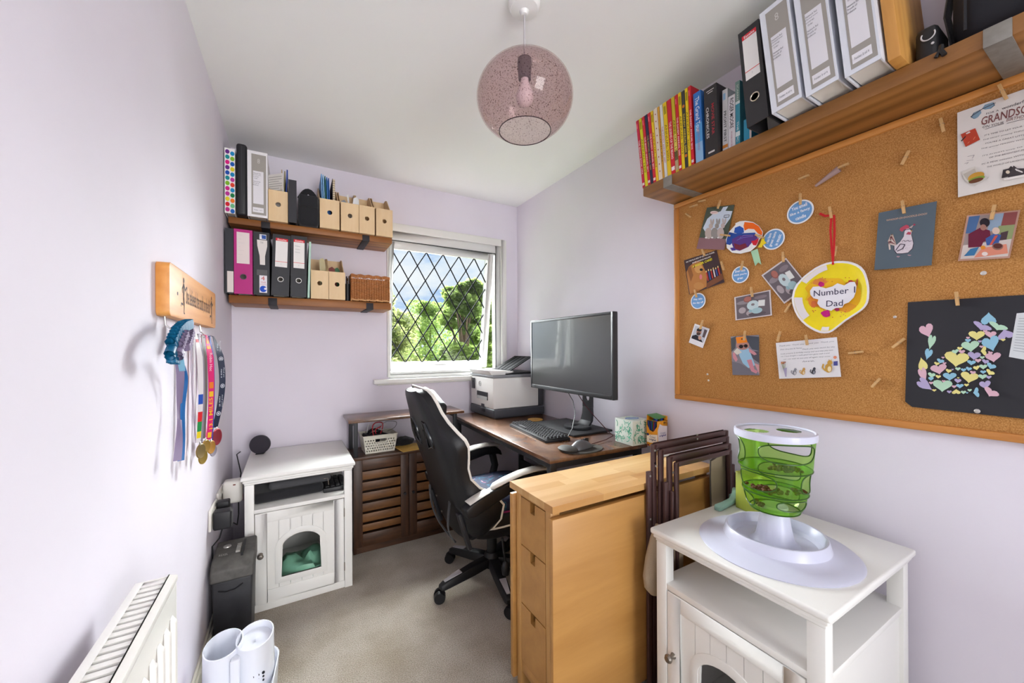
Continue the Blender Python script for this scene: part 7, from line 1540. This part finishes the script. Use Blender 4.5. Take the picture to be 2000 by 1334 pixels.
# ------------------------------------------------------------------ folding stools (brown metal frames with canvas) between table and white cabinet
mBrown = mat('brown_enamel', '#4a3230', .32, spec=.5, var=.1, vscale=20); mCanvas = mat('beige_canvas', '#a8977f', .9, bump=.3, bscale=400); mPipe = mat('canvas_piping', '#4c433c', .8); mRivet = mat('rivet', '#9a948c', .35, metal=.7)
def uframe(par, x0, x1, zt, y, w=.02, d=.012, z0=0):
    q = MB(); q.box(x0, x0 + w, y - d, y, z0, zt).box(x1 - w, x1, y - d, y, z0, zt).box(x0 + w, x1 - w, y - d, y, zt - w, zt); o = q.build('tube_frame', mBrown, par, weld=True, bevel=.003, seg=2); return o
def rivet(par, x, z, y, r=.0045, m_=None): MB().lathe([(0, 0), (r, 0), (r * .8, .0018), (0, .0024)], 10, M=Matrix.Translation((x, y, z)) @ Matrix.Rotation(pi / 2, 4, 'X')).build('rivet', m_ or mRivet, par)
fc = thing('folding_chair', 'folded brown metal chair frame with beige canvas leaning on the birch table', 'folding chair', (1.31, .922, 0), 0, 'folded chairs by the table')
uframe(fc, -.226, .226, .856, 0); uframe(fc, -.207, .207, .837, -.014)
for x in (-.251, .232): MB().box(x, x + .019, -.013, -.001, 0, .765).build('leg', mBrown, fc, bevel=.003)
for x, z in ((-.217, .835), (-.212, .78), (.215, .80), (-.241, .75), (.02, .846), (-.24, .6)): rivet(fc, x, z, -.0135)
for x, z in ((-.216, .79), (.216, .77)): rivet(fc, x, z, -.0122, .004, flat('#120c0b'))
MB().cyl((.03, -.006, .836), (.03, -.006, .862), .004, n=8).build('catch_pin', mRivet, fc)
q = MB(); rr = []
for z, x0, x1 in ((.755, .085, .19), (.7, .082, .19), (.55, .088, .19), (.42, .088, .19)): rr.append([V((x0, -.021, z + (.0 if z < .7 else 0))), V((x1, -.021, z + (.018 if z > .7 else 0))), V((x1, -.0275, z + (.018 if z > .7 else 0))), V((x0, -.0275, z))])
q.loft(rr).build('canvas_seat', mCanvas, fc, smooth=60); MB().tube([(.085, -.024, .755), (.081, -.0245, .7), (.087, -.024, .55), (.087, -.024, .42)], .0032, 6).tube([(.085, -.024, .756), (.13, -.0245, .768), (.19, -.024, .775)], .0032, 6).build('canvas_piping', mPipe, fc)
f2 = thing('folding_chair', 'second folded brown chair frame nested against the white cabinet', 'folding chair', (1.31, .888, 0), 0, 'folded chairs by the table')
uframe(f2, -.186, .188, .815, 0); uframe(f2, -.166, .168, .795, -.014, .016)
for x in (-.206, .19): MB().box(x, x + .019, -.013, -.001, 0, .73).build('leg', mBrown, f2, bevel=.003)
for x in (-.186, .2): MB().box(x, x + .009, -.026, -.015, 0, .7).build('leg', mBrown, f2, bevel=.002)
for x, z in ((.165, .72), (-.168, .76), (.04, .812 - .02), (.04, .776)): rivet(f2, x, z, -.0152)
for z in (.74, .69): rivet(f2, .168, z, -.0125, .004, flat('#120c0b'))
q = MB(); rr = []
for z, xm, wd, dp in ((.60, -.252, .006, .008), (.56, -.262, .02, .016), (.5, -.272, .032, .022), (.44, -.28, .036, .024), (.40, -.275, .034, .022), (.375, -.262, .024, .016), (.365, -.25, .012, .01)): rr.append([V((xm + wd * cos(t), -.018 + dp * sin(t), z)) for t in [2 * pi * i / 12 for i in range(12)]])
q.loft(rr).build('canvas_fold', mCanvas, f2, smooth=60); MB().tube([(-.25, -.028, .59), (-.262, -.04, .53), (-.262, -.042, .47), (-.28, -.043, .42), (-.266, -.04, .38)], .0034, 6).build('canvas_piping', mPipe, f2)
q = MB(); q.box(-.17, -.12, -.02, -.014, .36, .56); q.build('canvas_seat', mCanvas, f2, bevel=.003)
# ------------------------------------------------------------------ green tower cat feeder
FC = V((1.192, .575, .625)); fd = thing('tower_feeder', 'green and white plastic cat puzzle feeder tower on the white cabinet', 'pet feeder', FC); mFW = mat('feeder_white', '#cfd1e2', .3)
mGr = None
def green():
    m = bpy.data.materials.new('green_translucent_plastic'); m.use_nodes = True; nt = m.node_tree; nt.nodes.clear(); N = nt.nodes.new; L = nt.links.new
    t = N('ShaderNodeBsdfTransparent'); t.inputs['Color'].default_value = C4('#cbee90'); g = N('ShaderNodeBsdfGlossy'); g.inputs['Roughness'].default_value = .06; d = N('ShaderNodeBsdfTranslucent'); d.inputs['Color'].default_value = C4('#8ccc3c'); d2 = N('ShaderNodeBsdfDiffuse'); d2.inputs['Color'].default_value = C4('#78b830')
    a = N('ShaderNodeMixShader'); a.inputs['Fac'].default_value = .5; L(d.outputs[0], a.inputs[1]); L(d2.outputs[0], a.inputs[2])
    b = N('ShaderNodeMixShader'); b.inputs['Fac'].default_value = .15; L(t.outputs[0], b.inputs[1]); L(a.outputs[0], b.inputs[2])
    fr = facing_fac(nt, 3, .03, .3); c = N('ShaderNodeMixShader'); L(fr, c.inputs['Fac']); L(b.outputs[0], c.inputs[1]); L(g.outputs[0], c.inputs[2])
    o = N('ShaderNodeOutputMaterial'); L(c.outputs[0], o.inputs['Surface']); return m
mGr = green(); mGrE = mat('green_plastic_edge', '#2f5414', .35)
MB().lathe([(0, 0), (.192, 0), (.194, .003), (.188, .008), (.16, .013), (.131, .019), (.1285, .021), (.1225, .046), (.121, .0475), (.1165, .0475), (.115, .046), (.109, .022), (.1, .014), (.06, .012), (.0, .012)], 72).build('base_dish', mFW, fd, smooth=32)
MB().lathe([(.062, .0115), (.052, .018), (.046, .03), (.04, .06), (.032, .118), (.0, .118)], 32).build('stem', mFW, fd, smooth=50)
q = MB(); q.box(-.0004, .0004, -.192, -.122, .003, .006) ; 
# three stacked tiers, each a wall of revolution with rounded openings cut out
def rad(z):   # radius by height above base
    pts = [(.09, .054), (.11, .06), (.125, .069), (.14, .073), (.158, .0755), (.162, .079), (.2, .082), (.225, .084), (.229, .088), (.27, .091), (.30, .094), (.318, .0955)]
    for (a, ra), (b_, rb_) in zip(pts, pts[1:]):
        if a <= z <= b_: return ra + (rb_ - ra) * (z - a) / (b_ - a)
    return pts[-1][1] if z > .3 else pts[0][1]
view = math.degrees(math.atan2(-FC.y, -FC.x))    # angle facing the viewer
def tier(z0, z1, holes, nm):
    nu, nv = 144, 26; vs, fs, keep = [], [], {}
    def inside(a, z):
        for ac, zc, aw, zh in holes:
            da = (a - ac + 180) % 360 - 180; x = da / aw; y = (z - zc) / zh
            if abs(x) ** 2.6 + abs(y) ** 2.6 < 1: return True
        return False
    for j in range(nv + 1):
        z = z0 + (z1 - z0) * j / nv
        for i in range(nu): a = 2 * pi * i / nu; vs.append((rad(z) * cos(a), rad(z) * sin(a), z))
    for j in range(nv):
        for i in range(nu):
            if not inside((i + .5) * 360 / nu, z0 + (z1 - z0) * (j + .5) / nv): k = (i + 1) % nu; fs.append((j * nu + i, j * nu + k, (j + 1) * nu + k, (j + 1) * nu + i))
    o = MB().add(vs, fs).build(nm, mGr, fd, smooth=60)
    for ac, zc, aw, zh in holes:
        pts = []
        for k in range(40):
            t = 2 * pi * k / 40; x = math.copysign(abs(cos(t)) ** (2 / 2.6), cos(t)) * aw; y = math.copysign(abs(sin(t)) ** (2 / 2.6), sin(t)) * zh; z = min(max(zc + y, z0), z1); a = radians(ac + x); pts.append((rad(z) * cos(a), rad(z) * sin(a), z))
        MB().tube(pts, .0017, 5, closed=True).build('opening_rim', mGrE, o)
    for z in (z0,): MB().tube([(rad(z) * cos(a), rad(z) * sin(a), z) for a in [2 * pi * i / 64 for i in range(64)]], .0018, 5, closed=True).build('tier_seam', mGrE, o)
    return o
v0 = view
tier(.229, .318, [(v0 + 25 - 0, .284, 48, .026), (v0 - 78, .275, 30, .036), (v0 + 150, .28, 40, .028)], 'upper_tier')
tier(.162, .2285, [(v0 - 38, .197, 42, .024), (v0 + 72, .2, 26, .026), (v0 + 170, .197, 40, .022)], 'middle_tier')
tier(.11, .1615, [(v0 + 40, .14, 36, .014), (v0 - 66, .137, 26, .018), (v0 + 165, .137, 40, .016)], 'lower_tier')
for z in (.231, .164, .112):
    r = rad(z + .003) - .001; q = MB(); n = 48; hole = (.4 * r * cos(radians(view + (70 if z > .2 else -70))), .4 * r * sin(radians(view + (70 if z > .2 else -70))))
    outer = [V((r * cos(2 * pi * i / n), r * sin(2 * pi * i / n), z)) for i in range(n)]; inner = [V((hole[0] + .022 * cos(2 * pi * i / n), hole[1] + .022 * sin(2 * pi * i / n), z)) for i in range(n)]
    q.loft([outer, inner], caps=False); q.build('feeder_tray', mGr, fd, smooth=0)
# white lid with two openings
n = 64; q = MB(); rl = .099
def lidring(f, z): return [V((rl * f * cos(2 * pi * i / n), rl * f * sin(2 * pi * i / n), z)) for i in range(n)]
q.loft([lidring(.94, .314), lidring(1.0, .314), lidring(1.01, .32), lidring(1.0, .332), lidring(.96, .334), lidring(.93, .33)], caps=False)
def holes2d(p):
    a = radians(view); d = V((cos(a), sin(a))); s = V((-sin(a), cos(a)))
    for cx_, cy_, rx_, ry_ in ((.03, -.035, .03, .03), (-.02, .042, .03, .026)):
        x = p.dot(s) - (-cy_) ; y = p.dot(d) - (-cx_)
        if (x / rx_) ** 2 + (y / ry_) ** 2 < 1: return True
    return False
vs, fs = [], []; nr = 26
for j in range(nr + 1):
    for i in range(96): r_ = rl * .935 * (1 - j / nr) + .0001; vs.append((r_ * cos(2 * pi * i / 96), r_ * sin(2 * pi * i / 96), .329))
for j in range(nr):
    for i in range(96):
        k = (i + 1) % 96; c = V(((vs[j * 96 + i][0] + vs[(j + 1) * 96 + k][0]) / 2, (vs[j * 96 + i][1] + vs[(j + 1) * 96 + k][1]) / 2))
        if not holes2d(c): fs.append((j * 96 + i, j * 96 + k, (j + 1) * 96 + k, (j + 1) * 96 + i))
q.add(vs, fs); q.build('lid', mFW, fd, smooth=40)
# kibble on the trays
mKib = mat('kibble_brown', '#5f3a20', .8, var=.2, vscale=200); rk = random.Random(5); q = MB()
def pile(ac, z, rr_, n, spread):
    for i in range(n):
        a = radians(view + ac) + rk.gauss(0, spread); r_ = rr_ * rk.uniform(.55, .92); q.sphere((FC.x + r_ * cos(a), FC.y + r_ * sin(a), FC.z + z + .004 + abs(rk.gauss(0, .004))), rk.uniform(.0045, .0065), 6, 4, sz=.8)
pile(20, .232, .085, 46, .28); pile(-30, .165, .077, 46, .4); pile(80, .165, .077, 22, .15); pile(10, .165, .06, 16, .4); pile(-70, .113, .055, 14, .3)
kb_ = q.build('kibble', mKib, None, smooth=60); tag(kb_, 'brown cat biscuits lying on the green feeder trays', 'cat biscuits', None, 'stuff')
# olive carton and pale green brush behind the feeder
ob = thing('olive_carton', 'small olive green carton behind the feeder tower', 'carton', (1.405, .74, .6255), radians(-12)); MB().box(-.05, .05, -.035, .035, 0, .125).build('box', mat('olive_card', '#97a03c', .5), ob, bevel=.002); MB().box(-.05, .05, -.035, .035, .125, .128).build('lid_flap', mat('olive_card_light', '#a9b04a', .5), ob)
br = thing('grooming_brush', 'pale green pet grooming brush behind the feeder', 'brush', (1.295, .8, .6255), radians(2)); mBr = mat('pale_teal_plastic', '#8fb3a6', .45)
q = MB(); rr = []
for x, z0_, z1_, w_ in ((-.02, 0, .014, .009), (-.012, 0, .018, .012), (.03, .002, .018, .011), (.075, .006, .022, .01), (.1, .012, .034, .014), (.125, .02, .045, .024), (.135, .022, .046, .024)): rr.append([V((x, -w_, z0_)), V((x, w_, z0_)), V((x, w_, z1_)), V((x, -w_, z1_))])
q.loft(rr).build('handle', mBr, br, bevel=.003, seg=2, smooth=60); MB().box(.11, .14, -.03, .03, .0, .022).build('bristle_pad', mat('bristle', '#6f8f86', .8), br, bevel=.003)
# ------------------------------------------------------------------ pendant lamp (switched off)
pn = thing('pendant_lamp', 'smoky pink speckled glass globe pendant hanging from the ceiling', 'pendant lamp', (.657, 1.055, 1.9)); zc = ZC - 1.9
MB().lathe([(0, zc - .0005), (.052, zc - .0005), (.052, zc - .012), (.044, zc - .024), (.016, zc - .03), (.01, zc - .04), (0, zc - .042)], 32).build('ceiling_rose', mat('rose_white', '#f0efec', .35), pn)
MB().cyl((0, 0, zc - .04), (0, 0, .21), .0032, n=10).build('cord', mat('clear_cord', '#b9b4b6', .4), pn)
def smoky():
    m = bpy.data.materials.new('smoky_speckled_glass'); m.use_nodes = True; nt = m.node_tree; nt.nodes.clear(); N = nt.nodes.new; L = nt.links.new
    tc = N('ShaderNodeTexCoord'); no = N('ShaderNodeTexNoise'); no.inputs['Scale'].default_value = 230; no.inputs['Detail'].default_value = 1; L(tc.outputs['Object'], no.inputs['Vector'])
    r = N('ShaderNodeValToRGB'); L(no.outputs['Fac'], r.inputs['Fac']); r.color_ramp.elements[0].position = .28; r.color_ramp.elements[0].color = C4('#a88c90'); r.color_ramp.elements[1].position = .36; r.color_ramp.elements[1].color = C4('#f6eeee')
    t = N('ShaderNodeBsdfTransparent'); L(r.outputs['Color'], t.inputs['Color']); g = N('ShaderNodeBsdfGlossy'); g.inputs['Roughness'].default_value = .03
    d = N('ShaderNodeBsdfDiffuse'); d.inputs['Color'].default_value = C4('#8d7478'); b = N('ShaderNodeMixShader'); b.inputs['Fac'].default_value = .022; L(t.outputs[0], b.inputs[1]); L(d.outputs[0], b.inputs[2])
    fr = facing_fac(nt, 4, .02, .35); c = N('ShaderNodeMixShader'); L(fr, c.inputs['Fac']); L(b.outputs[0], c.inputs[1]); L(g.outputs[0], c.inputs[2])
    o = N('ShaderNodeOutputMaterial'); L(c.outputs[0], o.inputs['Surface']); return m
a_, b_ = .156, .127; zc_ = .107; pr_ = []
for i in range(33):
    t = math.asin(.084 / a_) ; th = -pi / 2 + t + (pi - t - .1) * i / 32; pr_.append((a_ * cos(th), zc_ + b_ * sin(th)))
inner = [(r * .975, zc_ + (z - zc_) * .975) for r, z in reversed(pr_)]
MB().lathe(pr_ + inner + [pr_[0]], 72).build('glass_globe', smoky(), pn, smooth=60)
MB().tube([(.0835 * cos(a), .0835 * sin(a), pr_[0][1]) for a in [2 * pi * i / 56 for i in range(56)]], .0016, 6, closed=True).build('opening_rim', mat('dark_glass_edge', '#3f2f33', .2), pn)
MB().lathe([(0, .235), (.022, .235), (.024, .225), (.022, .195), (.02, .17), (0, .17)], 24).build('lamp_holder', mat('holder_grey', '#6b6468', .4), pn)
MB().lathe([(0, .17), (.013, .17), (.014, .158), (.02, .142), (.028, .12), (.029, .108), (.023, .09), (.01, .081), (0, .08)], 24).build('bulb', mat('frosted_bulb', '#e6dfe0', .25), pn)
flush_text()
